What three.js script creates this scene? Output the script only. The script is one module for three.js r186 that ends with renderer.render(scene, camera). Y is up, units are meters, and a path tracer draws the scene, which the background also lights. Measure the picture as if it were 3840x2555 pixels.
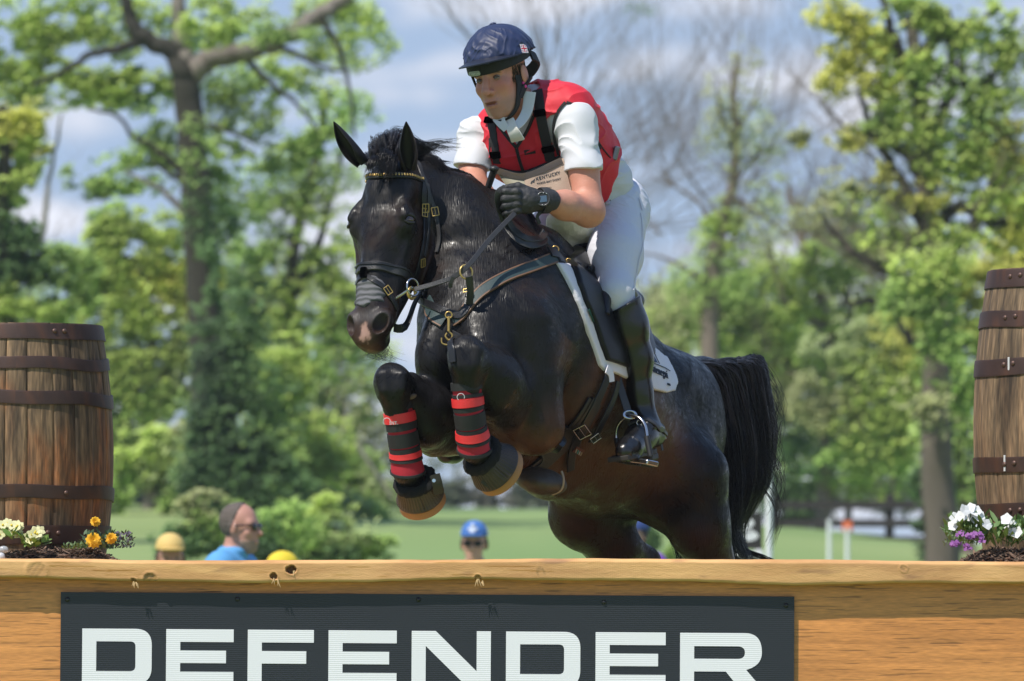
import * as THREE from 'three';
import { mergeGeometries } from 'three/addons/utils/BufferGeometryUtils.js';
import { ImprovedNoise } from 'three/addons/math/ImprovedNoise.js';
import { FontLoader } from 'three/addons/loaders/FontLoader.js';
import { TextGeometry } from 'three/addons/geometries/TextGeometry.js';
import { RoundedBoxGeometry } from 'three/addons/geometries/RoundedBoxGeometry.js';

// ---------------------------------------------------------------- camera, sky, sun, exposure
const scene = new THREE.Scene();
const DIST = 20, EYE = 1.14, FPX = 22500, HORIZON = 2167;            // long lens, low viewpoint
const TILT = Math.atan((HORIZON - 1277.5) / FPX);
const camera = new THREE.PerspectiveCamera(2 * Math.atan(1277.5 / FPX) * 180 / Math.PI, 1024 / 681, 0.5, 2000);
camera.position.set(0, EYE, DIST);
camera.rotation.x = TILT;
camera.focus = 20.15;
camera.userData.fStop = 5.6;
const renderer = new THREE.WebGLRenderer({ antialias: true });
renderer.setSize(1024, 681);
renderer.toneMapping = THREE.LinearToneMapping;
renderer.toneMappingExposure = 1.06;
renderer.shadowMap.enabled = true;

const SUN = new THREE.Vector3(-0.39, 0.85, 0.36).normalize();
{
  const perlin = new ImprovedNoise(), W = 4096, H = 2048, data = new Float32Array(W * H * 4);
  const fbm = (x, y, z) => { let s = 0, a = 0.55; for (let i = 0; i < 5; i++) { s += a * perlin.noise(x, y, z); x *= 2.03; y *= 2.03; z *= 2.03; a *= 0.5; } return s; };
  for (let j = 0; j < H; j++) {
    const el = ((j + 0.5) / H - 0.5) * Math.PI, y = Math.sin(el), c = Math.cos(el);
    for (let i = 0; i < W; i++) {
      const az = ((i + 0.5) / W - 0.5) * 2 * Math.PI, x = Math.cos(az) * c, z = Math.sin(az) * c;
      const o = (j * W + i) * 4;
      const up = Math.max(0, y), t = Math.pow(up, 0.4);
      // clear air: pale near the horizon, deeper blue overhead
      let r = 0.53 - 0.38 * t, g = 0.66 - 0.38 * t, b = 0.82 - 0.25 * t;
      // heaps of cloud, crowded towards the horizon
      const k = 1 / (0.12 + 0.5 * up);
      const n = y < 0 ? 0 : fbm(x * k * 3.4 + 3.1, y * 46 * (1 - 0.7 * up) + 1.7, z * k * 3.4 + 8.3);
      const cover = THREE.MathUtils.smoothstep(n + 0.26 - 0.9 * Math.pow(up, 0.5), -0.08, 0.3) * 0.92;
      const lit = 0.74 + 0.34 * THREE.MathUtils.clamp(n * 1.6 + 0.4, 0, 1);
      r += (0.86 * lit - r) * cover; g += (0.88 * lit - g) * cover; b += (0.97 * lit - b) * cover;
      if (y < 0) { r = 0.16; g = 0.19; b = 0.1; }
      data[o] = r; data[o + 1] = g; data[o + 2] = b; data[o + 3] = 1;
    }
  }
  const t = new THREE.DataTexture(data, W, H, THREE.RGBAFormat, THREE.FloatType);
  t.mapping = THREE.EquirectangularReflectionMapping; t.magFilter = THREE.LinearFilter; t.needsUpdate = true;
  scene.background = t; scene.environment = t;
}
const sun = new THREE.DirectionalLight(new THREE.Color(1, 0.94, 0.85), 5);
sun.position.copy(SUN).multiplyScalar(60); sun.castShadow = true; sun.shadow.radius = 1;
Object.assign(sun.shadow.camera, { left: -40, right: 40, top: 40, bottom: -40, near: 1, far: 200 });
scene.add(sun, sun.target);

// ---------------------------------------------------------------- helpers
const V = (x, y, z) => new THREE.Vector3(x, y, z);
const lerp = THREE.MathUtils.lerp, clamp = THREE.MathUtils.clamp, smooth = THREE.MathUtils.smoothstep;
function rng(seed) { return () => { seed = (seed + 0x6d2b79f5) | 0; let t = Math.imul(seed ^ (seed >>> 15), 1 | seed); t = (t + Math.imul(t ^ (t >>> 7), 61 | t)) ^ t; return ((t ^ (t >>> 14)) >>> 0) / 4294967296; }; }
const PN = new ImprovedNoise();
const noise = (x, y, z) => PN.noise(x, y, z);
function fbm3(x, y, z, n = 4) { let s = 0, a = 0.5; for (let i = 0; i < n; i++) { s += a * PN.noise(x, y, z); x = x * 2.03 + 5.1; y = y * 2.03 + 1.7; z = z * 2.03 + 9.2; a *= 0.5; } return s; }
// where the sight line through a point of the photograph (3840 px wide) meets the plane at z
function rayOf(px, py) {
  const x = (px - 1920) / FPX, y = -(py - 1277.5) / FPX, c = Math.cos(TILT), s = Math.sin(TILT);
  return V(x, y * c + s, y * s - c);
}
function P(px, py, z) { const d = rayOf(px, py); const t = (z - DIST) / d.z; return V(d.x * t, EYE + d.y * t, z); }
const PH = (x, y, z) => P(x, y, z - 0.11);          // for horse, rider and saddlery
const names = new Map();
function numbered(n) { const k = names.get(n) ?? 0; names.set(n, k + 1); return k ? n + '_' + String(k).padStart(3, '0') : n; }
function tag(o, label, category, group, kind) {
  if (label) o.userData.label = label; if (category) o.userData.category = category;
  if (group) o.userData.group = group; if (kind) o.userData.kind = kind; return o;
}
function thing(name, label, category, pos = V(0, 0, 0), group) {
  const o = new THREE.Group(); o.name = numbered(name); o.position.copy(pos); scene.add(o); return tag(o, label, category, group);
}
function part(name, geo, mat, parent = scene, label) {
  const g = Array.isArray(geo) ? merge(geo) : geo;
  const m = new THREE.Mesh(g, mat); m.name = parent === scene ? numbered(name) : name; m.castShadow = m.receiveShadow = true; parent.add(m);
  if (label) m.userData.label = label; return m;
}
// world geometry hung under a thing that stands at pos
function partW(name, geo, mat, parent, label) {
  const m = part(name, geo, mat, parent, label); const p = V(0, 0, 0); let o = parent; while (o && o !== scene) { p.add(o.position); o = o.parent; }
  m.position.sub(p); return m;
}
function merge(list) {
  const out = list.map((g) => { let h = g.index ? g.toNonIndexed() : g.clone(); for (const k of Object.keys(h.attributes)) if (!['position', 'normal', 'uv', 'color'].includes(k)) h.deleteAttribute(k); return h; });
  const anyC = out.some((g) => g.attributes.color);
  for (const g of out) {
    const n = g.attributes.position.count;
    if (!g.attributes.uv) g.setAttribute('uv', new THREE.BufferAttribute(new Float32Array(n * 2), 2));
    if (!g.attributes.normal) g.computeVertexNormals();
    if (anyC && !g.attributes.color) g.setAttribute('color', new THREE.BufferAttribute(new Float32Array(n * 3).fill(1), 3));
  }
  return mergeGeometries(out, false);
}
const fontSans = await new FontLoader().loadAsync('fonts/droid/droid_sans_bold.typeface.json');
const fontSerif = await new FontLoader().loadAsync('fonts/droid/droid_serif_regular.typeface.json');
const lin = (hex) => new THREE.Color(hex);
function mat(color, roughness = 0.6, extra = {}) {
  const c = Array.isArray(color) ? new THREE.Color().setRGB(...color) : new THREE.Color(color);
  return new THREE.MeshPhysicalMaterial({ color: c, roughness, side: THREE.DoubleSide, ...extra });
}
// tile-able-enough noise textures
function tex(w, h, fn, srgb = true) {
  const d = new Uint8Array(w * h * 4);
  for (let y = 0; y < h; y++) for (let x = 0; x < w; x++) {
    const c = fn(x / w, y / h), o = (y * w + x) * 4;
    for (let k = 0; k < 3; k++) d[o + k] = clamp(Math.round((Array.isArray(c) ? c[k] : c) * 255), 0, 255);
    d[o + 3] = 255;
  }
  const t = new THREE.DataTexture(d, w, h); t.magFilter = THREE.LinearFilter; t.wrapS = t.wrapT = THREE.RepeatWrapping;
  if (srgb) t.colorSpace = THREE.SRGBColorSpace; t.needsUpdate = true; return t;
}
function rep(t, x, y) { const c = t.clone(); c.repeat.set(x, y); c.needsUpdate = true; return c; }
// noise on a torus so that tiles join
function tnoise(u, v, f, seed = 0) {
  const a = u * Math.PI * 2, b = v * Math.PI * 2, R = f / (Math.PI * 2);
  return PN.noise(Math.cos(a) * R + seed, Math.sin(a) * R + Math.cos(b) * R * 1.0 + seed * 1.7, Math.sin(b) * R + 3.3 + seed);
}
const grainBump = tex(256, 256, (u, v) => 0.5 + 0.35 * tnoise(u, v, 24) + 0.3 * tnoise(u, v, 60, 4) + 0.25 * tnoise(u, v, 120, 9), false);
const weaveBump = tex(256, 256, (u, v) => 0.5 + 0.22 * Math.sin(u * Math.PI * 2 * 64) * Math.sin(v * Math.PI * 2 * 64) + 0.3 * tnoise(u, v, 12, 2) + 0.2 * tnoise(u, v, 40, 7), false);

// ---- signed distance modelling: tapered capsules and ellipsoids, joined smoothly
function cone(a, b, ra, rb, k = 0.04) {
  const ba = b.clone().sub(a), l2 = ba.lengthSq(), rr = ra - rb, a2 = l2 - rr * rr, il2 = 1 / l2;
  const c = a.clone().add(b).multiplyScalar(0.5), R = Math.sqrt(l2) / 2 + Math.max(ra, rb);
  return { k, c, R, op: 1, d(x, y, z) {
    const px = x - a.x, py = y - a.y, pz = z - a.z, yy = px * ba.x + py * ba.y + pz * ba.z, zz = yy - l2;
    const qx = px * l2 - ba.x * yy, qy = py * l2 - ba.y * yy, qz = pz * l2 - ba.z * yy, x2 = qx * qx + qy * qy + qz * qz;
    const y2 = yy * yy * l2, z2 = zz * zz * l2, kk = Math.sign(rr) * rr * rr * x2;
    if (Math.sign(zz) * a2 * z2 > kk) return Math.sqrt(x2 + z2) * il2 - rb;
    if (Math.sign(yy) * a2 * y2 < kk) return Math.sqrt(x2 + y2) * il2 - ra;
    return (Math.sqrt(x2 * a2 * il2) + yy * rr) * il2 - ra;
  } };
}
const ball = (c, r, k = 0.04) => ({ k, c, R: r, op: 1, d: (x, y, z) => Math.hypot(x - c.x, y - c.y, z - c.z) - r });
// ellipsoid on axes X, Y, Z (unit vectors) with radii r
function ell(c, X, Y, Z, r, k = 0.04) {
  return { k, c, R: Math.max(...r), op: 1, d(x, y, z) {
    const px = x - c.x, py = y - c.y, pz = z - c.z;
    const u = px * X.x + py * X.y + pz * X.z, v = px * Y.x + py * Y.y + pz * Y.z, w = px * Z.x + py * Z.y + pz * Z.z;
    const a = u / r[0], b = v / r[1], e = w / r[2], k0 = Math.sqrt(a * a + b * b + e * e);
    const a2 = a / r[0], b2 = b / r[1], e2 = e / r[2], k1 = Math.sqrt(a2 * a2 + b2 * b2 + e2 * e2);
    return k1 < 1e-9 ? -Math.min(...r) : k0 * (k0 - 1) / k1;
  } };
}
const cut = (p, k = 0.01) => ({ ...p, op: -1, k });
const inter = (p, k = 0.01) => ({ ...p, op: 0, k, R: 1e9 });
function group(list, k) {
  const lo = V(1e9, 1e9, 1e9), hi = V(-1e9, -1e9, -1e9);
  for (const p of list) if (p.op === 1) { lo.min(p.c.clone().subScalar(p.R)); hi.max(p.c.clone().addScalar(p.R)); }
  const c = lo.clone().add(hi).multiplyScalar(0.5), R = lo.distanceTo(hi) / 2;
  return { k, c, R, op: 1, list, d: (x, y, z) => { const far = Math.hypot(x - c.x, y - c.y, z - c.z) - R; return far > 0.12 ? far : evalS(list, x, y, z); } };
}
const half = (c, n) => ({ k: 0.01, c, R: 1e9, op: 1, d: (x, y, z) => (x - c.x) * n.x + (y - c.y) * n.y + (z - c.z) * n.z });
function evalS(list, x, y, z) {
  let d = 1e3;
  for (let i = 0; i < list.length; i++) {
    const p = list[i]; let e = p.d(x, y, z);
    if (p.op === 1) { const h = p.k - Math.abs(d - e); d = Math.min(d, e); if (h > 0) d -= h * h / (4 * p.k); }
    else { if (p.op === -1) e = -e; const h = p.k - Math.abs(d - e); d = Math.max(d, e); if (h > 0) d += h * h / (4 * p.k); }
  }
  return d;
}
class Field {
  constructor(list, extra) { this.list = list; this.extra = extra; }
  at(x, y, z, list = this.list) { let d = evalS(list, x, y, z); if (this.extra) d += this.extra(x, y, z, d); return d; }
  grad(p, list = this.list, e = 0.0015) {
    const { x, y, z } = p; const n = V(this.at(x + e, y, z, list) - this.at(x - e, y, z, list), this.at(x, y + e, z, list) - this.at(x, y - e, z, list), this.at(x, y, z + e, list) - this.at(x, y, z - e, list));
    return n.normalize();
  }
  // the surface point seen at a pixel (sphere tracing along the sight line)
  hit(px, py, z0 = 1.2, far = -2.6) {
    const d = rayOf(px, py).normalize(); let t = (z0 - DIST) / d.z;
    const p = V(0, 0, 0);
    for (let i = 0; i < 400; i++) {
      p.set(d.x * t, EYE + d.y * t, DIST + d.z * t); const s = this.at(p.x, p.y, p.z);
      if (s < 0.0006) return p; t += Math.max(s * 0.6, 0.0005); if (p.z < far) break;
    }
    return null;
  }
  snap(p, off = 0) { p = p.clone(); for (let i = 0; i < 12; i++) { const s = this.at(p.x, p.y, p.z) - off; if (Math.abs(s) < 2e-4) break; p.addScaledVector(this.grad(p), -s * 0.8); } return p; }
  mesh(cell, color) {
    const N = 8, list = this.list, adds = list.filter((p) => p.op === 1 && p.R < 1e8);
    const lo = V(1e9, 1e9, 1e9), hi = V(-1e9, -1e9, -1e9);
    for (const p of adds) { lo.min(p.c.clone().subScalar(p.R + 0.03)); hi.max(p.c.clone().addScalar(p.R + 0.03)); }
    const B = cell * N, hd = B * Math.sqrt(3) / 2, nb = hi.clone().sub(lo).divideScalar(B).ceil();
    const pos = [], nor = [], col = [], idx = [], vid = new Map(), M = N + 1, val = new Float32Array(M * M * M);
    const GX = nb.x * N + 2, GY = nb.y * N + 2;
    const key = (i, j, k) => (k * GY + j) * GX + i;
    const quads = [];
    for (let bz = 0; bz < nb.z; bz++) for (let by = 0; by < nb.y; by++) for (let bx = 0; bx < nb.x; bx++) {
      const cx = lo.x + (bx + 0.5) * B, cy = lo.y + (by + 0.5) * B, cz = lo.z + (bz + 0.5) * B;
      const act = list.filter((p) => p.R > 1e8 || Math.hypot(cx - p.c.x, cy - p.c.y, cz - p.c.z) - p.R < hd * 2.2 + p.k + 0.02);
      for (let q = 0; q < act.length; q++) if (act[q].list) {       // groups: keep only the members near this block
        const g = act[q], sub = nearList(g.list, V(cx, cy, cz), hd * 2.2 + 0.05);
        act[q] = sub.some((p) => p.op === 1) ? { ...g, d: g.post ? (x, y, z) => g.post(evalS(sub, x, y, z), x, y, z) : (x, y, z) => evalS(sub, x, y, z) } : null;
      }
      { let w = 0; for (const p of act) if (p) act[w++] = p; act.length = w; }
      if (!act.some((p) => p.op === 1)) continue;
      const dc = this.at(cx, cy, cz, act); if (Math.abs(dc) > hd * 2.4 + 0.02) continue;
      let neg = false, posi = false;
      for (let k = 0; k < M; k++) for (let j = 0; j < M; j++) for (let i = 0; i < M; i++) {
        const v = this.at(lo.x + (bx * N + i) * cell, lo.y + (by * N + j) * cell, lo.z + (bz * N + k) * cell, act);
        val[(k * M + j) * M + i] = v; if (v < 0) neg = true; else posi = true;
      }
      if (!neg || !posi) continue;
      const at = (i, j, k) => val[(k * M + j) * M + i];
      for (let k = 0; k < N; k++) for (let j = 0; j < N; j++) for (let i = 0; i < N; i++) {
        const c = [at(i, j, k), at(i + 1, j, k), at(i, j + 1, k), at(i + 1, j + 1, k), at(i, j, k + 1), at(i + 1, j, k + 1), at(i, j + 1, k + 1), at(i + 1, j + 1, k + 1)];
        let m = 0; for (let q = 0; q < 8; q++) if (c[q] < 0) m |= 1 << q; if (m === 0 || m === 255) continue;
        let sx = 0, sy = 0, sz = 0, n = 0;
        const E = (a, b) => { if ((c[a] < 0) === (c[b] < 0)) return; const t = c[a] / (c[a] - c[b]); sx += lerp(a & 1, b & 1, t); sy += lerp((a >> 1) & 1, (b >> 1) & 1, t); sz += lerp(a >> 2, b >> 2, t); n++; };
        E(0, 1); E(2, 3); E(4, 5); E(6, 7); E(0, 2); E(1, 3); E(4, 6); E(5, 7); E(0, 4); E(1, 5); E(2, 6); E(3, 7);
        const gi = bx * N + i, gj = by * N + j, gk = bz * N + k;
        const p = V(lo.x + (gi + sx / n) * cell, lo.y + (gj + sy / n) * cell, lo.z + (gk + sz / n) * cell);
        let g = this.grad(p, act, cell * 0.4);
        const s = this.at(p.x, p.y, p.z, act); if (Math.abs(s) < cell) p.addScaledVector(g, -s * 0.9);
        g = this.grad(p, act, cell * 0.4);
        vid.set(key(gi, gj, gk), pos.length / 3); pos.push(p.x, p.y, p.z); nor.push(g.x, g.y, g.z);
        if (color) { const q = color(p, g); col.push(q[0], q[1], q[2]); }
        if ((c[0] < 0) !== (c[1] < 0)) quads.push([gi, gj, gk, 0, c[0] < 0]);
        if ((c[0] < 0) !== (c[2] < 0)) quads.push([gi, gj, gk, 1, c[0] < 0]);
        if ((c[0] < 0) !== (c[4] < 0)) quads.push([gi, gj, gk, 2, c[0] < 0]);
      }
    }
    for (const [i, j, k, ax, inn] of quads) {
      let v;
      if (ax === 0) v = [key(i, j, k), key(i, j - 1, k), key(i, j - 1, k - 1), key(i, j, k - 1)];
      else if (ax === 1) v = [key(i, j, k), key(i, j, k - 1), key(i - 1, j, k - 1), key(i - 1, j, k)];
      else v = [key(i, j, k), key(i - 1, j, k), key(i - 1, j - 1, k), key(i, j - 1, k)];
      v = v.map((q) => vid.get(q)); if (v.some((q) => q === undefined)) continue;
      if (inn) idx.push(v[0], v[1], v[2], v[0], v[2], v[3]); else idx.push(v[0], v[2], v[1], v[0], v[3], v[2]);
    }
    return boxUV(pos, nor, color ? col : null, idx);
  }
}
// box-mapped uv in metres
function boxUV(pos, nor, col, idx) {
  const map = new Map(), p2 = [], n2 = [], c2 = [], uv = [], out = [];
  for (let t = 0; t < idx.length; t += 3) {
    let nx = 0, ny = 0, nz = 0; for (let q = 0; q < 3; q++) { nx += nor[idx[t + q] * 3]; ny += nor[idx[t + q] * 3 + 1]; nz += nor[idx[t + q] * 3 + 2]; }
    const ax = Math.abs(nx) > Math.abs(ny) ? (Math.abs(nx) > Math.abs(nz) ? 0 : 2) : (Math.abs(ny) > Math.abs(nz) ? 1 : 2);
    for (let q = 0; q < 3; q++) {
      const i = idx[t + q], key = i * 3 + ax; let v = map.get(key);
      if (v === undefined) {
        v = p2.length / 3; map.set(key, v); const x = pos[i * 3], y = pos[i * 3 + 1], z = pos[i * 3 + 2];
        p2.push(x, y, z); n2.push(nor[i * 3], nor[i * 3 + 1], nor[i * 3 + 2]); if (col) c2.push(col[i * 3], col[i * 3 + 1], col[i * 3 + 2]);
        if (ax === 0) uv.push(z, y); else if (ax === 1) uv.push(x, z); else uv.push(x, y);
      }
      out.push(v);
    }
  }
  const g = new THREE.BufferGeometry();
  g.setAttribute('position', new THREE.Float32BufferAttribute(p2, 3)); g.setAttribute('normal', new THREE.Float32BufferAttribute(n2, 3));
  g.setAttribute('uv', new THREE.Float32BufferAttribute(uv, 2)); if (col) g.setAttribute('color', new THREE.Float32BufferAttribute(c2, 3));
  g.setIndex(out); return g;
}
function nearList(list, c, R) {
  const out = [];
  for (const p of list) {
    if (p.list) { const sub = nearList(p.list, c, R + 0.02); if (sub.some((q) => q.op === 1)) out.push({ ...p, d: (x, y, z) => evalS(sub, x, y, z) }); }
    else if (p.R > 1e8 || p.c.distanceTo(c) - p.R < R + p.k) out.push(p);
  }
  return out;
}
// ---- sweeps
function resample(pts, n) { const c = new THREE.CatmullRomCurve3(pts, false, 'centripetal'); return Array.from({ length: n + 1 }, (_, i) => c.getPoint(i / n)); }
// ribbon with a rounded rectangular section; nrm[i] = outward normal at each point
function ribbon(pts, nrm, width, thick, closed = false, lift = 0) {
  const n = pts.length, sec = [[-0.5, 0], [-0.5, 0.7], [-0.42, 1], [0.42, 1], [0.5, 0.7], [0.5, 0]], S = sec.length, pos = [], uv = [], idx = [];
  let len = 0; const W = typeof width === 'function' ? width : () => width;
  for (let i = 0; i < n; i++) {
    const a = pts[closed ? (i + n - 1) % n : Math.max(0, i - 1)], b = pts[closed ? (i + 1) % n : Math.min(n - 1, i + 1)];
    const t = b.clone().sub(a).normalize(), N = nrm[i].clone().addScaledVector(t, -nrm[i].dot(t)).normalize(), B = t.clone().cross(N);
    if (i) len += pts[i].distanceTo(pts[i - 1]);
    for (const [u, v] of sec) { const q = pts[i].clone().addScaledVector(B, u * W(i / (n - 1))).addScaledVector(N, v * thick + lift); pos.push(q.x, q.y, q.z); uv.push(len, u * W(i / (n - 1))); }
  }
  const R = closed ? n : n - 1;
  for (let i = 0; i < R; i++) for (let s = 0; s < S; s++) { const a = i * S + s, b = i * S + (s + 1) % S, c = ((i + 1) % n) * S + s, d = ((i + 1) % n) * S + (s + 1) % S; idx.push(a, c, b, b, c, d); }
  if (!closed) for (const [o, f] of [[0, 1], [(n - 1) * S, 0]]) for (let s = 1; s < S - 1; s++) f ? idx.push(o, o + s, o + s + 1) : idx.push(o, o + s + 1, o + s);
  const g = new THREE.BufferGeometry(); g.setAttribute('position', new THREE.Float32BufferAttribute(pos, 3)); g.setAttribute('uv', new THREE.Float32BufferAttribute(uv, 2)); g.setIndex(idx);
  const h = g.toNonIndexed(); h.computeVertexNormals(); return creased(h, 0.7);
}
function creased(g, angle) {
  const p = g.attributes.position, n = p.count, fn = [], buckets = new Map(), key = (i) => Math.round(p.getX(i) * 2e4) + ',' + Math.round(p.getY(i) * 2e4) + ',' + Math.round(p.getZ(i) * 2e4);
  const A = V(0, 0, 0), B = V(0, 0, 0), C = V(0, 0, 0);
  for (let i = 0; i < n; i += 3) { A.fromBufferAttribute(p, i); B.fromBufferAttribute(p, i + 1); C.fromBufferAttribute(p, i + 2); fn.push(B.sub(A).cross(C.sub(A)).clone()); }
  for (let i = 0; i < n; i++) { const k = key(i); if (!buckets.has(k)) buckets.set(k, []); buckets.get(k).push((i / 3) | 0); }
  const out = new Float32Array(n * 3), ca = Math.cos(angle);
  for (let i = 0; i < n; i++) {
    const f = fn[(i / 3) | 0], s = V(0, 0, 0), fl = f.length() || 1; for (const q of buckets.get(key(i))) { const g2 = fn[q]; const l = g2.length() || 1; if (g2.dot(f) / (l * fl) > ca) s.add(g2); }
    s.normalize(); out.set([s.x, s.y, s.z], i * 3);
  }
  g.setAttribute('normal', new THREE.BufferAttribute(out, 3)); return g;
}
// round tube with a radius per point
function tube(pts, r, sides = 8, cap = true) {
  const n = pts.length, R = typeof r === 'function' ? r : () => r, pos = [], nor = [], uv = [], idx = [];
  let N = null, len = 0;
  for (let i = 0; i < n; i++) {
    const t = pts[Math.min(n - 1, i + 1)].clone().sub(pts[Math.max(0, i - 1)]).normalize();
    if (!N) { N = Math.abs(t.y) < 0.9 ? V(0, 1, 0) : V(1, 0, 0); }
    N = N.clone().addScaledVector(t, -N.dot(t)).normalize(); const B = t.clone().cross(N);
    if (i) len += pts[i].distanceTo(pts[i - 1]);
    const rr = R(i / (n - 1));
    for (let s = 0; s <= sides; s++) { const a = s / sides * Math.PI * 2, d = N.clone().multiplyScalar(Math.cos(a)).addScaledVector(B, Math.sin(a)); pos.push(pts[i].x + d.x * rr, pts[i].y + d.y * rr, pts[i].z + d.z * rr); nor.push(d.x, d.y, d.z); uv.push(s / sides, len); }
  }
  const S = sides + 1;
  for (let i = 0; i < n - 1; i++) for (let s = 0; s < sides; s++) { const a = i * S + s, c = a + S; idx.push(a, a + 1, c, a + 1, c + 1, c); }
  if (cap) for (const [row, dir] of [[0, -1], [n - 1, 1]]) {
    const c = pos.length / 3, t = pts[Math.min(n - 1, row + 1)].clone().sub(pts[Math.max(0, row - 1)]).normalize().multiplyScalar(dir);
    pos.push(pts[row].x, pts[row].y, pts[row].z); nor.push(t.x, t.y, t.z); uv.push(0.5, 0);
    for (let s = 0; s < sides; s++) { const a = row * S + s; dir < 0 ? idx.push(c, a + 1, a) : idx.push(c, a, a + 1); }
  }
  const g = new THREE.BufferGeometry(); g.setAttribute('position', new THREE.Float32BufferAttribute(pos, 3)); g.setAttribute('normal', new THREE.Float32BufferAttribute(nor, 3)); g.setAttribute('uv', new THREE.Float32BufferAttribute(uv, 2)); g.setIndex(idx); return g;
}
function ring(c, axis, R, r, n = 28, s = 8, sx = 1, up) {
  const g = new THREE.TorusGeometry(R, r, s, n); g.scale(sx, 1, 1);
  const z = axis.clone().normalize(), y = (up ?? V(0, 1, 0)).clone().addScaledVector(z, -(up ?? V(0, 1, 0)).dot(z)).normalize(), x = y.clone().cross(z);
  g.applyMatrix4(new THREE.Matrix4().makeBasis(x, y, z).setPosition(c)); return g;
}
function basis(c, x, y, z) { return new THREE.Matrix4().makeBasis(x, y, z).setPosition(c); }
// a strap lying on a field's surface, its course given by points seen in the photograph
function strapOn(F, px, width, thick, lift = 0.002, n = 40) {
  const hits = px.map(([x, y]) => F.hit(x, y) ?? F.snap(P(x, y, -0.3)));
  { const lo = V(1e9, 1e9, 1e9), hi = V(-1e9, -1e9, -1e9); for (const p of hits) { lo.min(p); hi.max(p); } F = new Field(nearList(F.list, lo.clone().add(hi).multiplyScalar(0.5), lo.distanceTo(hi) / 2 + 0.12)); }
  let pts = resample(hits, n).map((p) => F.snap(p)); 
  for (let k = 0; k < 3; k++) pts = pts.map((p, i) => i && i < pts.length - 1 ? p.clone().multiplyScalar(2).add(pts[i - 1]).add(pts[i + 1]).multiplyScalar(0.25) : p).map((p) => F.snap(p));
  let nr = pts.map((p) => F.grad(p, F.list, 0.01));
  for (let k = 0; k < 3; k++) nr = nr.map((q, i) => q.clone().add(nr[Math.max(0, i - 1)]).add(nr[Math.min(nr.length - 1, i + 1)]).normalize());
  return { geo: ribbon(pts, nr, width, thick, false, lift), pts, nr };
}
// a strap through free points with given facing
function strapFree(pts, facing, width, thick, n = 30) { const c = resample(pts, n); return ribbon(c, c.map(() => facing.clone()), width, thick); }

// ---------------------------------------------------------------- ground
const groundH = (x, z) => {
  const far = smooth(-z, 20, 92), dip = smooth(-z, 2, 10) * 0.28;
  return -dip + far * (2.72 + 0.02 * clamp(-x, 0, 14) - 0.085 * clamp(x - 1, 0, 9) + 0.2 * noise(x * 0.03, z * 0.03, 1)) - 0.9 * smooth(-z, 100, 260) + 0.05 * noise(x * 0.2, z * 0.2, 4) * far;
};
{
  const pos = [], col = [], idx = [], nx = 150, nz = 190;
  const zs = Array.from({ length: nz + 1 }, (_, j) => 60 - Math.pow(j / nz, 2.2) * 1100);
  for (let j = 0; j <= nz; j++) for (let i = 0; i <= nx; i++) {
    const s = (i / nx - 0.5) * 2, x = Math.sign(s) * Math.pow(Math.abs(s), 1.8) * 500, z = zs[j], y = groundH(x, z); pos.push(x, y, z);
    const n = fbm3(x * 0.4, z * 0.12, 2, 4), m = fbm3(x * 0.09 + 7, z * 0.05, 5, 3) * 1.6; col.push(0.185 + 0.06 * n + 0.07 * m, 0.265 + 0.05 * n + 0.04 * m, 0.085 + 0.03 * n + 0.02 * m);
  }
  for (let j = 0; j < nz; j++) for (let i = 0; i < nx; i++) { const a = j * (nx + 1) + i, b = a + nx + 1; idx.push(a, a + 1, b, b, a + 1, b + 1); }
  const g = new THREE.BufferGeometry(); g.setAttribute('position', new THREE.Float32BufferAttribute(pos, 3)); g.setAttribute('color', new THREE.Float32BufferAttribute(col, 3)); g.setIndex(idx); g.computeVertexNormals();
  tag(part('ground', g, mat([1, 1, 1], 0.95, { vertexColors: true }), scene), null, null, null, 'structure');
}
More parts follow.
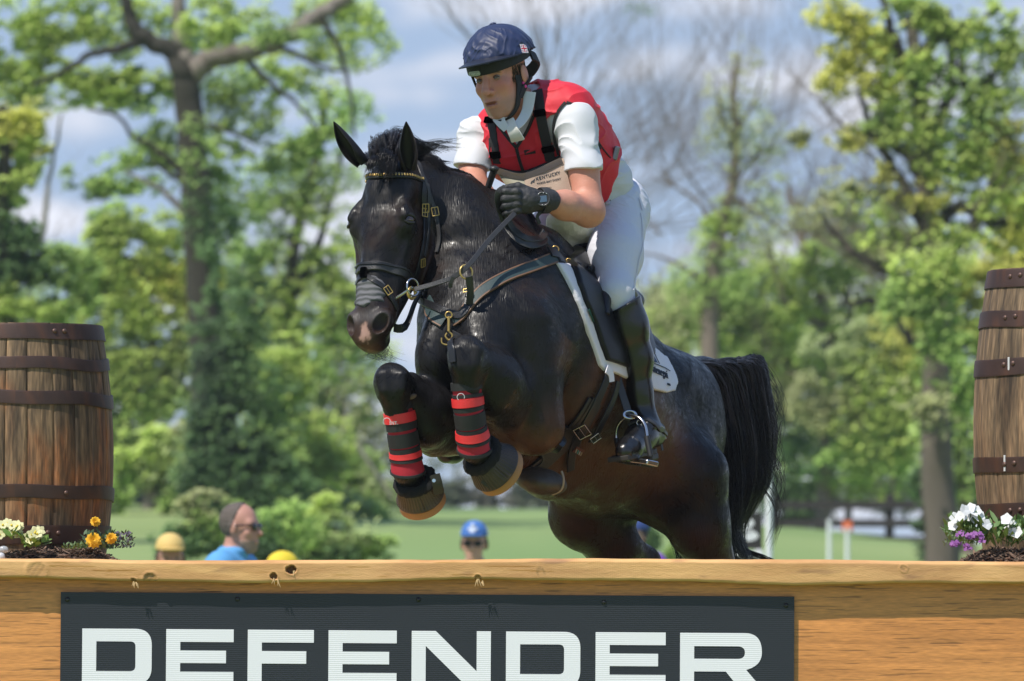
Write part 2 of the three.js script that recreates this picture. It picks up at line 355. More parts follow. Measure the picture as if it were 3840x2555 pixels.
// ---------------------------------------------------------------- the timber jump
const BT = 1.14 + (2167 - 2100) / 1125;            // height of the rail's top
{
  const woodTone = (x, y, seed, f = 34) => {          // long grain with rings, pores and saw marks
    const warp = 1.6 * fbm3(x * 0.9 + seed, y * 5, seed, 3), ring = 0.5 + 0.5 * Math.sin((y * f + warp * 5 + 0.8 * Math.sin(x * 1.7 + seed)) * 2.2);
    return 0.55 * ring + 0.55 * fbm3(x * 4 + seed, y * 90, 3, 3) + 0.3 * fbm3(x * 30, y * 160, seed, 2) + 0.35;
  };
  const jump = thing('timber_jump', 'cross-country jump of orange-brown timber with a pale hewn top rail', 'jump', V(0, 0, -0.35));
  // top rail, hewn and knotty: one long baulk
  const knots = [[136, 2140, 0.03, 0.45, 0], [562, 2172, 0.022, 0.7, 0.004], [1026, 2162, 0.0125, 1, 0.016], [1091, 2138, 0.017, 1, 0.026], [500, 2178, 0.009, 1, 0.012], [1792, 2168, 0.011, 0.9, 0.008], [3390, 2132, 0.012, 0.4, 0]].map(([a, b, r, k, d]) => { const p = P(a, b, 0.055); return [p.x, p.y, r, k, d]; });
  const x0 = -2.6, x1 = 2.6, nx = 1700, pos = [], col = [], uv = [], idx = [];
  const topY = (x) => BT + 0.004 * Math.sin(x * 2.1 + 0.6) + 0.005 * noise(x * 2.3, 2, 1) + 0.002 * noise(x * 9, 4, 1) - 0.0022 * x, botY = (x) => BT - 0.0725 + 0.006 * Math.sin(x * 3.3 + 1.2) + 0.008 * noise(x * 2.7, 8, 3) + 0.003 * noise(x * 11, 1, 7) - 0.0035 * x;
  const sec = [];                                                                  // section: front from below to above, then the top back
  for (let k = 0; k <= 22; k++) sec.push(['f', k / 22]); for (let k = 1; k <= 6; k++) sec.push(['t', k / 6]); sec.push(['b', 0], ['b', 1]);
  const S1 = sec.length;
  for (let i = 0; i <= nx; i++) {
    const x = lerp(x0, x1, i / nx), ty = topY(x), by = botY(x);
    for (const [w, t] of sec) {
      let y, z, kd = 0, kt = 0;
      if (w === 'f') {
        const r = 0.012, e = t < 0.12 ? 1 - t / 0.12 : t > 0.85 ? (t - 0.85) / 0.15 : 0; y = lerp(by, ty, t); z = 0.052 + 0.0022 * noise(x * 5, y * 8, 2) + 0.0007 * fbm3(x * 20, y * 80, 5, 3) - (t > 0.85 ? 0.02 : 0.008) * e * e;
        for (const [kx, ky, kr, kk, dep] of knots) { const q = Math.hypot((x - kx), (y - ky) * 1.15 + 0.004 * noise(x * 60, y * 60, 3)) / kr; if (q < 1.9) { kt = Math.max(kt, kk * smooth(1.25 - q, 0, 0.35)); kd = Math.max(kd, dep * smooth(1 - q + 0.25 * noise(x * 130, y * 130, 1), 0, 0.25)); z += 0.002 * Math.exp(-((q - 1.15) ** 2) * 14); } }
        z -= kd;
      } else if (w === 't') { y = ty + 0.001 * t; z = lerp(0.03, -0.24, t); }
      else { z = -0.24; y = t ? by : ty; if (t) y = by; }
      if (w === 'b' && t === 1) { z = -0.24; }
      pos.push(x, y, z); uv.push(x, y);
      const c = clamp(woodTone(x, y * 0.9, 3.7, 17), 0, 1.4), saw = 0.03 * Math.sin(x * 900) * smooth(noise(x * 1.1, 3, 3), 0, 0.3), ch = noise(x * 3.1, y * 9, 8), age = smooth(fbm3(x * 5, y * 22, 11, 3) - 0.16, 0, 0.25);
      const crk = smooth(noise(x * 5, y * 150, 21), 0.36, 0.5) * smooth(noise(x * 1.3, y * 20, 4), -0.1, 0.3); let r = 0.72 - 0.26 * (1 - c) + saw - 0.2 * crk, g = 0.415 - 0.185 * (1 - c) + saw * 0.7 - 0.13 * crk, b = 0.17 - 0.085 * (1 - c) + saw * 0.4 - 0.09 * crk; r += 0.03 * ch; g += 0.02 * ch;
      r *= 1 - 0.35 * age; g *= 1 - 0.38 * age; b *= 1 - 0.3 * age;
      const dark = Math.max(kt * 0.55 * (0.7 + 0.5 * Math.sin(Math.hypot(x * 400, y * 400))), kd > 0.008 ? 0.75 : 0); r = lerp(r, 0.13, dark); g = lerp(g, 0.075, dark); b = lerp(b, 0.035, dark);
      col.push(r, g, b);
    }
  }
  for (let i = 0; i < nx; i++) for (let s = 0; s < S1; s++) { const a = i * S1 + s, b = i * S1 + (s + 1) % S1; idx.push(a, a + S1, b, b, a + S1, b + S1); }
  const g = new THREE.BufferGeometry(); g.setAttribute('position', new THREE.Float32BufferAttribute(pos, 3)); g.setAttribute('color', new THREE.Float32BufferAttribute(col, 3)); g.setAttribute('uv', new THREE.Float32BufferAttribute(uv, 2)); g.setIndex(idx); g.computeVertexNormals();
  partW('top_rail', g, mat([1, 1, 1], 0.72, { vertexColors: true, bumpMap: rep(grainBump, 3, 14), bumpScale: 0.0007 }), jump);
  { const R = rng(3), splM = mat([0.5, 0.34, 0.16], 0.8); for (const [px, py] of [[497, 2186], [506, 2192], [1022, 2176], [1034, 2180], [1096, 2148], [1788, 2180], [1800, 2186]]) for (let i = 0; i < 3; i++) { const p = P(px + 10 * R(), py - 8 * R(), 0.052); partW('splinter', tube([p, p.clone().add(V((R() - 0.5) * 0.02, -0.012 - 0.014 * R(), 0.008 * R()))], (t) => 0.0022 * (1 - t) + 0.0006, 5), splM, jump); } }
  // front board with long wood grain
  const board = tex(2048, 512, (u, v) => {
    const x = u * 3.9, y = v * 1.1, w = 0.35 * fbm3(x * 0.7, y * 2.5, 1, 3), gr = fbm3(x * 2.2 + 4, (y + 0.05 * w) * 46, 2, 4), cr = fbm3(x * 3.0, (y + 0.04 * w) * 70 + 9, 6, 3), big = fbm3(x * 0.9, y * 5, 9, 3), fine = fbm3(x * 26, y * 240, 3, 2);
    const crack = Math.max(smooth(cr, 0.30, 0.42) * smooth(noise(x * 2.2, y * 12, 5), -0.05, 0.3), 0.42 * smooth(noise(x * 6 + 2, y * 170 + 0.6 * w, 8), 0.36, 0.5));
    const k = 0.93 + 0.24 * gr + 0.12 * big + 0.2 * fine, d = 1 - 0.62 * crack;
    return [0.865 * k * d, 0.585 * k * d * (1 + 0.05 * big), 0.33 * k * d * (1 + 0.1 * big)];
  });
  const bd = new THREE.BoxGeometry(5.2, 1.1, 0.05); { const p = bd.attributes.position, q = bd.attributes.uv; for (let i = 0; i < p.count; i++) q.setXY(i, p.getX(i) / 3.9 + 0.5, p.getY(i) / 1.1 + 0.5); }
  partW('front_board', bd.translate(0, 0.62, -0.025), mat([1, 1, 1], 0.5, { map: board, bumpMap: board, bumpScale: 0.0008 }), jump);
  const plain = mat([0.33, 0.19, 0.08], 0.8, { bumpMap: rep(grainBump, 2, 8), bumpScale: 0.001 });
  partW('deck_board', new THREE.BoxGeometry(5.2, 0.03, 0.59).translate(0, BT - 0.055, -0.54), plain, jump);
  partW('back_board', new THREE.BoxGeometry(5.2, 1.1, 0.04).translate(0, 0.585, -0.855), plain, jump);
  partW('end_board', new THREE.BoxGeometry(0.04, 1.1, 0.78).translate(-2.58, 0.58, -0.43), plain, jump); partW('end_board', new THREE.BoxGeometry(0.04, 1.1, 0.78).translate(2.58, 0.58, -0.43), plain, jump);
  // the sponsor's board
  const sign = thing('sign', 'dark fluted plastic sign reading DEFENDER on the front of the jump', 'sign', P(1604, 2500, 0.008));
  const tl = P(228, 2221, 0.008), trr = P(2979, 2238, 0.008), slope = Math.atan2(trr.y - tl.y, trr.x - tl.x), SX = V(Math.cos(slope), Math.sin(slope), 0), SY = V(-SX.y, SX.x, 0), SZ = V(0, 0, 1), wid = tl.distanceTo(trr), hei = 0.62;
  const M = basis(tl, SX, SY, SZ);
  const flute = tex(8, 256, (u, v) => 0.5 + 0.5 * Math.sin(v * Math.PI * 2 * 16), false);
  const fl = (rx, ry) => { const t = flute.clone(); t.repeat.set(rx, ry); t.needsUpdate = true; return t; };
  const sg = new THREE.BoxGeometry(wid, hei, 0.01); { const p = sg.attributes.position, q = sg.attributes.uv; for (let i = 0; i < p.count; i++) q.setXY(i, p.getX(i), p.getY(i)); }
  sg.translate(wid / 2, -hei / 2, 0.001).applyMatrix4(M);
  partW('panel', sg, mat([0.020, 0.023, 0.031], 0.45, { bumpMap: fl(1, 9.5), bumpScale: 0.00035 }), sign);
  const pale = mat([0.80, 0.80, 0.84], 0.5, { bumpMap: fl(1, 9.5), bumpScale: 0.0003 });
  const LH = 0.183, sw = 0.047, bar = 0.042, toL = (px, py) => { const p = P(px, py, 0.016).sub(tl); return [p.dot(SX), p.dot(SY)]; };
  const box = (s, a, b, c, d) => { s.moveTo(a, b); s.lineTo(c, b); s.lineTo(c, d); s.lineTo(a, d); s.closePath(); };
  const E = (w, f) => { const s = new THREE.Shape(); s.moveTo(0, 0); const b = bar, m0 = LH / 2 - bar / 2, m1 = LH / 2 + bar / 2; if (f) { s.lineTo(sw, 0); s.lineTo(sw, m0); } else { s.lineTo(w, 0); s.lineTo(w, b); s.lineTo(sw, b); s.lineTo(sw, m0); } s.lineTo(w - 0.025, m0); s.lineTo(w - 0.025, m1); s.lineTo(sw, m1); s.lineTo(sw, LH - b); s.lineTo(w, LH - b); s.lineTo(w, LH); s.lineTo(0, LH); s.closePath(); return s; };
  const D = (w) => { const s = new THREE.Shape(), r = 0.055; s.moveTo(0, 0); s.lineTo(w - r, 0); s.quadraticCurveTo(w, 0, w, r); s.lineTo(w, LH - r); s.quadraticCurveTo(w, LH, w - r, LH); s.lineTo(0, LH); s.closePath(); const h = new THREE.Path(), q = 0.018; h.moveTo(sw, bar); h.lineTo(sw, LH - bar); h.lineTo(w - sw * 1.15 - q, LH - bar); h.quadraticCurveTo(w - sw * 1.15, LH - bar, w - sw * 1.15, LH - bar - q); h.lineTo(w - sw * 1.15, bar + q); h.quadraticCurveTo(w - sw * 1.15, bar, w - sw * 1.15 - q, bar); h.closePath(); s.holes.push(h); return s; };
  const N = (w) => { const s = new THREE.Shape(); s.moveTo(0, 0); s.lineTo(sw, 0); s.lineTo(sw, LH - 0.05); s.lineTo(w - 0.08, 0); s.lineTo(w, 0); s.lineTo(w, LH); s.lineTo(w - sw, LH); s.lineTo(w - sw, 0.05); s.lineTo(0.08, LH); s.lineTo(0, LH); s.closePath(); return s; };
  const RR = (w) => { const s = new THREE.Shape(), r = 0.056, m = 0.055; s.moveTo(0, 0); s.lineTo(sw, 0); s.lineTo(sw, m); s.lineTo(w * 0.56, m); s.lineTo(w - 0.075, 0); s.lineTo(w, 0); s.lineTo(w - 0.052, m + 0.006); s.quadraticCurveTo(w, m + 0.02, w, m + 0.064); s.quadraticCurveTo(w, LH, w - r, LH); s.lineTo(0, LH); s.closePath(); const h = new THREE.Path(), y0 = m + bar, y1 = LH - bar * 1.05, e = (y1 - y0) / 2; h.moveTo(sw, y0); h.lineTo(sw, y1); h.lineTo(w - sw * 1.3 - e, y1); h.quadraticCurveTo(w - sw * 1.2, y1, w - sw * 1.2, y0 + e); h.quadraticCurveTo(w - sw * 1.2, y0, w - sw * 1.3 - e, y0); h.closePath(); s.holes.push(h); return s; };
  for (const [ch, a, b] of [['D', 308, 569], ['E', 623, 876], ['F', 929, 1177], ['E', 1232, 1488], ['N', 1544, 1841], ['D', 1898, 2177], ['E', 2234, 2497], ['R', 2551, 2858]]) {
    const [lx, ly] = toL(a, 2358 + (a - 308) / 2250 * 16), w = toL(b, 2358)[0] - lx, s = ch === 'D' ? D(w) : ch === 'N' ? N(w) : ch === 'R' ? RR(w) : E(w, ch === 'F');
    const gg = new THREE.ExtrudeGeometry(s, { depth: 0.0016, bevelEnabled: false, curveSegments: 10 }); gg.translate(lx, ly - LH, 0.0062).applyMatrix4(M); partW('letter', gg, pale, sign);
  }
  for (const [px, py] of [[252, 2249], [890, 2248], [1569, 2250], [2265, 2260], [2948, 2271]]) { const p = P(px, py, 0.0145); partW('screw', new THREE.LatheGeometry([[0.0001, 0.006], [0.004, 0.0055], [0.007, 0.003], [0.0085, 0]].map(([r, h]) => new THREE.Vector2(r, h)), 16).rotateX(Math.PI / 2).translate(p.x, p.y, p.z), mat([0.012, 0.012, 0.013], 0.3), sign); }
}
// ---------------------------------------------------------------- barrels
{
  const wood = tex(512, 1024, (u, v) => { const s = fbm3(u * 34, v * 5, 1, 4), f = fbm3(u * 130, v * 22, 4, 3), k = 0.74 + 0.5 * s + 0.42 * f + 0.25 * fbm3(u * 8, v * 2, 9, 3); return [k, k * 0.985, k * 0.965]; });
  const woodM = mat([1, 1, 1], 0.72, { vertexColors: true, map: wood, bumpMap: wood, bumpScale: 0.0016 }), hoopM = mat([1, 1, 1], 0.55, { vertexColors: true, metalness: 0.35, bumpMap: rep(grainBump, 6, 6), bumpScale: 0.0003 }), rivM = mat([0.12, 0.07, 0.055], 0.45, { metalness: 0.5 });
  const BZ = -0.54;
  const barrel = (label, cpx, topPx, botPx, Rm, Re, hoops, rivets, tint, orange, seed, drips) => {
    const R = rng(seed), c = P(cpx, botPx, BZ), top = P(cpx, topPx, BZ + Rm * 0.9).y, base = BT - 0.06, H = top - base, b = thing('barrel', label, 'barrel', V(c.x, base, c.z));
    const rad = (y) => { const t = (y / H - 0.48) * 2; return lerp(Rm, Re, t * t * 1.02); };
    const n = 24; let a0 = 0.13; const ws = Array.from({ length: n }, () => 0.75 + 0.5 * R()), tot = ws.reduce((q, w) => q + w, 0);
    for (let k = 0; k < n; k++) {
      const da = ws[k] / tot * Math.PI * 2, pos = [], col = [], uv = [], idx = [], ny = 28, na = 6, off = 0.002 * (R() - 0.5), tone = 0.65 + 0.6 * R(), uo = R(), vo = R() * 0.5, ds = R() * 40;
      for (let j = 0; j <= ny; j++) for (let i = 0; i <= na + 2; i++) {
        const y = H * j / ny, s = clamp((i - 1) / na, 0, 1), a = a0 + 0.0015 + s * (da - 0.003), edge = i === 0 || i === na + 2, r = rad(y) + off - (edge ? 0.012 : (s === 0 || s === 1 ? 0.0012 : 0)); pos.push(Math.sin(a) * r, y, Math.cos(a) * r);
        const st = fbm3(a * 9 + ds, y * 4, ds, 3), wet = orange * smooth(fbm3(a * 2.2 + 5, y * 3.2, seed, 3) + 0.42 - Math.abs(y / H - 0.40) * 1.6, 0, 0.35) * (0.45 + 0.55 * smooth(noise(a * 30, y * 14, ds), -0.2, 0.3)), dk = smooth(fbm3(a * 5, y * 2.2, seed + 7, 3), 0.02, 0.32) * 0.55;
        let q = [tint[0] * tone, tint[1] * tone, tint[2] * tone].map((v) => v * (1 + 0.35 * st) * (1 - dk)); q = [lerp(q[0], 0.50, wet * 0.75), lerp(q[1], 0.18, wet * 0.75), lerp(q[2], 0.055, wet * 0.75)]; col.push(...q);
        uv.push(uo + s * da * rad(y) * 1.1, vo + y * 0.7);
      }
      const m = na + 3; for (let j = 0; j < ny; j++) for (let i = 0; i < m - 1; i++) { const p = j * m + i; idx.push(p, p + 1, p + m, p + m, p + 1, p + m + 1); }
      const g = new THREE.BufferGeometry(); g.setAttribute('position', new THREE.Float32BufferAttribute(pos, 3)); g.setAttribute('color', new THREE.Float32BufferAttribute(col, 3)); g.setAttribute('uv', new THREE.Float32BufferAttribute(uv, 2)); g.setIndex(idx); g.computeVertexNormals();
      part('stave', g, woodM, b); a0 += da;
    }
    part('head', new THREE.CylinderGeometry(Re - 0.02, Re - 0.02, 0.02, 40).translate(0, H - 0.045, 0), mat([0.16, 0.11, 0.07], 0.8), b);
    const hm = [];
    for (const [y0p, y1p, tw] of hoops) {
      const ya = P(cpx, y1p, BZ + Rm).y - base, yb = P(cpx, y0p, BZ + Rm).y - base, pos = [], col = [], uv = [], idx = [], m = 96, wob = 0.006 * tw;
      const prof = [[0, -0.004], [0, 0.0035], [0.12, 0.0045], [0.88, 0.0045], [1, 0.0035], [1, -0.004]];
      for (let i = 0; i <= m; i++) { const a = i / m * Math.PI * 2; for (const [t, d] of prof) { const y = lerp(ya, yb, t) + wob * Math.sin(a * 2 + y0p) + wob * 0.7 * Math.sin(a * 5 + y0p * 2), r = rad(clamp(y, 0, H)) + d + 0.0015; pos.push(Math.sin(a) * r, y, Math.cos(a) * r); uv.push(a * 0.3, y); const s = fbm3(a * 4, y * 18, seed + y0p, 4), s2 = smooth(fbm3(a * 7, y * 9, seed, 3), 0.0, 0.3); col.push(0.060 + 0.035 * s + 0.035 * s2, 0.034 + 0.018 * s + 0.010 * s2, 0.028 + 0.014 * s); } }
      const S2 = prof.length; for (let i = 0; i < m; i++) for (let s = 0; s < S2; s++) { const p = i * S2 + s, q = i * S2 + (s + 1) % S2; idx.push(p, p + S2, q, q, p + S2, q + S2); }
      const g = new THREE.BufferGeometry(); g.setAttribute('position', new THREE.Float32BufferAttribute(pos, 3)); g.setAttribute('color', new THREE.Float32BufferAttribute(col, 3)); g.setAttribute('uv', new THREE.Float32BufferAttribute(uv, 2)); g.setIndex(idx); const h = creased(g.toNonIndexed(), 0.6);
      hm.push([part('hoop', h, hoopM, b), ya, yb]);
    }
    const onHoop = (px, py) => { const y = P(px, py, BZ + Rm).y - base; const xx = P(px, py, BZ + Rm * 0.8).x - c.x, r = rad(clamp(y, 0, H)) + 0.005, a = Math.asin(clamp(xx / r, -1, 1)); let best = hm[0]; for (const q of hm) if (Math.abs((q[1] + q[2]) / 2 - y) < Math.abs((best[1] + best[2]) / 2 - y)) best = q; return [V(Math.sin(a) * r, y, Math.cos(a) * r), a, best[0]]; };
    for (const [px, py] of rivets) { const [p, a, par] = onHoop(px, py); part('rivet', new THREE.SphereGeometry(0.009, 12, 8).scale(1, 1, 0.75).rotateY(a).translate(p.x, p.y, p.z + 0.001), rivM, par); }
    for (const [px, py, h] of drips) { const [p, a, par] = onHoop(px, py); part('paint_mark', new RoundedBoxGeometry(0.008, h, 0.003, 1, 0.001).rotateY(a).translate(p.x, p.y, p.z + 0.001), mat([0.55, 0.55, 0.56], 0.5), par); }
    return b;
  };
  barrel('dark oak barrel beside the yellow marigolds on the jump', 83, 1209, 2040, 0.312, 0.272, [[1210, 1268, 0.2], [1335, 1380, 0.9], [1466, 1517, 1], [1823, 1874, 0.8], [1973, 2043, 0.3]], [[204, 1239], [239, 1239], [182, 1998], [220, 2000], [249, 1849]], [0.33, 0.215, 0.12], 1.1, 41, []);
  barrel('paler oak barrel beside the white pansies on the jump', 4002, 999, 1985, 0.318, 0.268, [[1000, 1068, 0.2], [1160, 1222, 0.4], [1340, 1404, 0.4], [1710, 1768, 0.4], [1887, 1945, 0.3]], [[3796, 1030], [3831, 1026], [3776, 1186], [3811, 1182], [3769, 1364], [3801, 1360], [3771, 1740], [3805, 1736], [3792, 1914], [3826, 1912]], [0.40, 0.275, 0.165], 0.15, 57, [[3786, 1364, 0.05], [3771, 1736, 0.055]]);
}
// ---------------------------------------------------------------- bark mulch and flowers
const leafGeo = (L, W, bend) => { const g = new THREE.BufferGeometry(), q = [[0, 0, 0], [-W * 0.7, L * 0.35, bend * 0.3], [W * 0.7, L * 0.35, bend * 0.3], [0, L * 0.4, bend * 0.1], [-W * 0.62, L * 0.7, bend * 0.75], [W * 0.62, L * 0.7, bend * 0.75], [0, L * 0.72, bend * 0.5], [0, L, bend]]; g.setAttribute('position', new THREE.Float32BufferAttribute(q.flat(), 3)); g.setAttribute('uv', new THREE.Float32BufferAttribute(q.flatMap(([a, b]) => [a, b]), 2)); g.setIndex([0, 3, 1, 0, 2, 3, 1, 3, 4, 3, 6, 4, 3, 2, 5, 3, 5, 6, 4, 6, 7, 6, 5, 7]); g.computeVertexNormals(); return g; };
{
  const R = rng(77);
  const chipG = (() => { const g = new THREE.BoxGeometry(1, 0.22, 0.42, 2, 1, 1), p = g.attributes.position; for (let i = 0; i < p.count; i++) { const x = p.getX(i); p.setXYZ(i, x, p.getY(i) + 0.16 * x * x, p.getZ(i) * (1 - 0.9 * Math.abs(x))); } g.computeVertexNormals(); return g; })();
  const mound = (name, x0, x1, hf) => {
    const pos = [], idx = [], nx = 50, nz = 24; for (let j = 0; j <= nz; j++) for (let i = 0; i <= nx; i++) { const x = lerp(x0, x1, i / nx), z = lerp(-0.06, -0.80, j / nz); pos.push(x, BT - 0.045 + hf(x, z) + 0.006 * noise(x * 40, z * 40, 1), z); } for (let j = 0; j < nz; j++) for (let i = 0; i < nx; i++) { const a = j * (nx + 1) + i, b = a + nx + 1; idx.push(a, b, a + 1, a + 1, b, b + 1); }
    const g = new THREE.BufferGeometry(); g.setAttribute('position', new THREE.Float32BufferAttribute(pos, 3)); g.setIndex(idx); g.computeVertexNormals();
    const m = tag(part('mulch', g, mat([0.05, 0.03, 0.02], 0.95), scene), name, 'mulch', null, 'stuff');
    const N = 4200, im = new THREE.InstancedMesh(chipG, mat([1, 1, 1], 0.9), N), M = new THREE.Matrix4(), q = new THREE.Quaternion(), E = new THREE.Euler(), cc = new THREE.Color();
    for (let i = 0; i < N; i++) { const x = lerp(x0, x1, R()), z = -0.07 - 0.5 * Math.pow(R(), 1.4), h = hf(x, z); E.set((R() - 0.5) * 1.1, R() * 6.3, (R() - 0.5) * 1.1); q.setFromEuler(E); const s = 0.010 + 0.026 * R() * R() + 0.006; M.compose(V(x, BT - 0.042 + h + 0.008 * R(), z), q, V(s, s * (0.3 + 0.4 * R()), s * 0.6)); im.setMatrixAt(i, M); const t = 0.35 + 1.1 * R(); cc.setRGB(0.15 * t, 0.088 * t + 0.01, 0.062 * t + 0.008); im.setColorAt(i, cc); }
    im.name = 'bark_chips'; im.castShadow = im.receiveShadow = true; im.userData.kind = 'stuff'; m.add(im);
  };
  const XL = P(500, 2100, -0.2).x, XR = P(3530, 2100, -0.2).x;
  mound('brown bark mulch heaped round the dark barrel', -2.3, XL, (x, z) => 0.078 * smooth(XL - x, 0, 0.16) * smooth(-z, 0.06, 0.2) * (0.8 + 0.35 * noise(x * 7, z * 7, 3)));
  mound('brown bark mulch heaped round the paler barrel', XR, 2.3, (x, z) => 0.085 * smooth(x - XR, 0, 0.2) * smooth(-z, 0.06, 0.2) * (0.8 + 0.35 * noise(x * 7, z * 7, 5)));
  const leafM = (c) => mat(c, 0.6, { transmission: 0.3, thickness: 0 });
  const petalM = (c) => mat(c, 0.7, { transmission: 0.2, thickness: 0 });
  const place = (g, p, d, roll, s = 1) => { const Y = d.clone().normalize(), X = V(Math.cos(roll), 0.2, Math.sin(roll)).addScaledVector(Y, -V(Math.cos(roll), 0.2, Math.sin(roll)).dot(Y)).normalize(), Z = X.clone().cross(Y); return g.clone().scale(s, s, s).applyMatrix4(basis(p, X, Y, Z)); };
  const foliage = (c, n, rx, ry, rz, L, W, up) => { const a = []; for (let i = 0; i < n; i++) { const t = R() * 6.283, d = V(Math.cos(t), up + R() * 1.2, Math.sin(t)); a.push(place(leafGeo(L * (0.6 + 0.7 * R()), W * (0.7 + 0.5 * R()), L * 0.25 * (R() - 0.3)), V(c.x + (R() - 0.5) * rx, c.y + R() * ry, c.z + (R() - 0.5) * rz), d, R() * 6.28)); } return a; };
  const flat = (p, face, n, L, W, cup, roll0 = 0) => { const a = [], Z = face.clone().normalize(), X = V(0, 1, 0).cross(Z).normalize(), Y = Z.clone().cross(X); for (let i = 0; i < n; i++) { const t = roll0 + i / n * 6.283, d = X.clone().multiplyScalar(Math.cos(t)).addScaledVector(Y, Math.sin(t)).addScaledVector(Z, cup).normalize(); const sd = Z.clone().cross(d).normalize(), nn = sd.clone().cross(d); a.push(leafGeo(L, W, 0.1 * L).applyMatrix4(basis(p, sd, d, nn))); } return a; };
  const stem = (a, b) => tube([a, a.clone().lerp(b, 0.5).add(V(0.004, 0.003, 0)), b], 0.0018, 5);
  // marigolds
  const marig = (label, base, blooms, n, w, lc) => { const t = thing('marigold', label, 'flower', base); partW('leaves', foliage(base, n, w, 0.05, w * 0.8, 0.03, 0.008, 0.35), leafM(lc), t);
    for (const [px, py, r] of blooms) { const p = P(px, py, -0.13), a = []; for (let k = 0; k < 7; k++) for (const q of flat(p.clone().add(V(0, 0, 0.002 * k)), V((R() - 0.5) * 0.5, 0.35, 1), 11, r * (1.0 - 0.11 * k), r * 0.52, 0.1 + 0.26 * k, R() * 6)) a.push(q); partW('bloom', a, petalM([0.85, 0.46 + 0.05 * R(), 0.012]), t); partW('stem', stem(base.clone().add(V((R() - 0.5) * 0.03, 0, 0)), p.clone().add(V(0, -0.004, -0.006))), leafM([0.06, 0.13, 0.03]), t); } };
  marig('yellow marigold with three blooms beside the dark barrel', P(368, 2062, -0.16), [[357, 1957, 0.019], [351, 2027, 0.03], [416, 2020, 0.022]], 130, 0.1, [0.075, 0.14, 0.06]);
  { const t = thing('trailing_plant', 'dark grey-green trailing plant right of the marigolds', 'plant', P(450, 2064, -0.17)); partW('leaves', foliage(P(450, 2058, -0.17), 170, 0.085, 0.05, 0.07, 0.016, 0.004, 0.4), leafM([0.05, 0.075, 0.04]), t); const a = []; for (let i = 0; i < 60; i++) { const p = P(405 + 85 * R(), 1995 + 60 * R(), -0.15 - 0.04 * R()); for (const q of flat(p, V(0, 0.6, 1), 4, 0.005, 0.003, 0.1)) a.push(q); } partW('flowers', a, petalM([0.10, 0.07, 0.13]), t); }
  { const t = thing('green_sprig', 'low green sprig in the mulch left of the marigolds', 'plant', P(280, 2060, -0.15)); partW('leaves', foliage(P(282, 2062, -0.14), 90, 0.075, 0.016, 0.05, 0.016, 0.004, 0.3), leafM([0.11, 0.19, 0.055]), t); }
  const prim = (label, px, py, w, n, z) => { const b = P(px, py + 42, z), t = thing('flowering_plant', label, 'flower', b, 'pale yellow flowers by the dark barrel'); partW('leaves', foliage(b, 34, w, 0.02, w * 0.7, 0.045, 0.014, 0.25), leafM([0.15, 0.27, 0.04]), t); const a = [], c = []; for (let i = 0; i < n; i++) { const p = P(px + (R() - 0.5) * w * 850, py + (R() - 0.5) * 48, z + 0.03 * R()), f = V((R() - 0.5) * 1.2, 0.5, 1); for (const q of flat(p, f, 5, 0.021, 0.012, 0.3, R() * 6)) a.push(q); c.push(new THREE.SphereGeometry(0.004, 8, 6).translate(p.x, p.y, p.z + 0.004)); } partW('petals', a, petalM([0.72, 0.70, 0.40]), t); partW('eyes', c, mat([0.7, 0.55, 0.06], 0.7), t); };
  prim('larger pale yellow flower clump in front of the dark barrel', 34, 1985, 0.10, 17, -0.13); prim('smaller pale yellow flower between the larger clump and the marigolds', 124, 2012, 0.06, 9, -0.12);
  { const t = thing('pebble', 'translucent pale pebble in the mulch by the primroses', 'stone', P(8, 2075, -0.1)); partW('body', new THREE.IcosahedronGeometry(0.016, 3).scale(1.1, 0.8, 0.8).translate(...P(12, 2062, -0.09).toArray()), mat([0.55, 0.58, 0.62], 0.15, { transmission: 0.4, thickness: 0.02 }), t); partW('body', new THREE.IcosahedronGeometry(0.014, 3).scale(0.9, 1, 0.8).translate(...P(4, 2088, -0.085).toArray()), mat([0.5, 0.53, 0.58], 0.2), t); }
  // pansies and purple alyssum by the paler barrel
  const pansy = (label, b, spots, n, w) => { const t = thing('pansy', label, 'flower', b, 'white pansies'); partW('leaves', foliage(b, n, w, 0.075, w * 0.6, 0.05, 0.011, 0.5), leafM([0.12, 0.23, 0.05]), t); for (const [px, py] of spots) { const p = P(px, py, -0.14 - 0.05 * R()), a = flat(p, V((R() - 0.5) * 1.4, 0.3 + 0.4 * R(), 1), 5, 0.023, 0.0155, 0.28, R() * 6); partW('petals', a, petalM([0.76, 0.77, 0.79]), t); partW('stem', stem(b.clone().add(V((p.x - b.x) * 0.5, 0, 0)), p.clone().add(V(0, 0, -0.004))), leafM([0.08, 0.16, 0.04]), t); } };
  pansy('white pansy with the taller cluster of blooms by the paler barrel', P(3628, 2040, -0.2), [[3618, 1914], [3640, 1908], [3660, 1918], [3672, 1937], [3584, 1944], [3606, 1938], [3632, 1934], [3576, 1972], [3650, 1944]], 120, 0.13);
  pansy('white pansy with the looser blooms nearer the frame edge by the paler barrel', P(3775, 2050, -0.2), [[3775, 1948], [3790, 1958], [3786, 1990], [3700, 1968], [3815, 1998]], 130, 0.15);
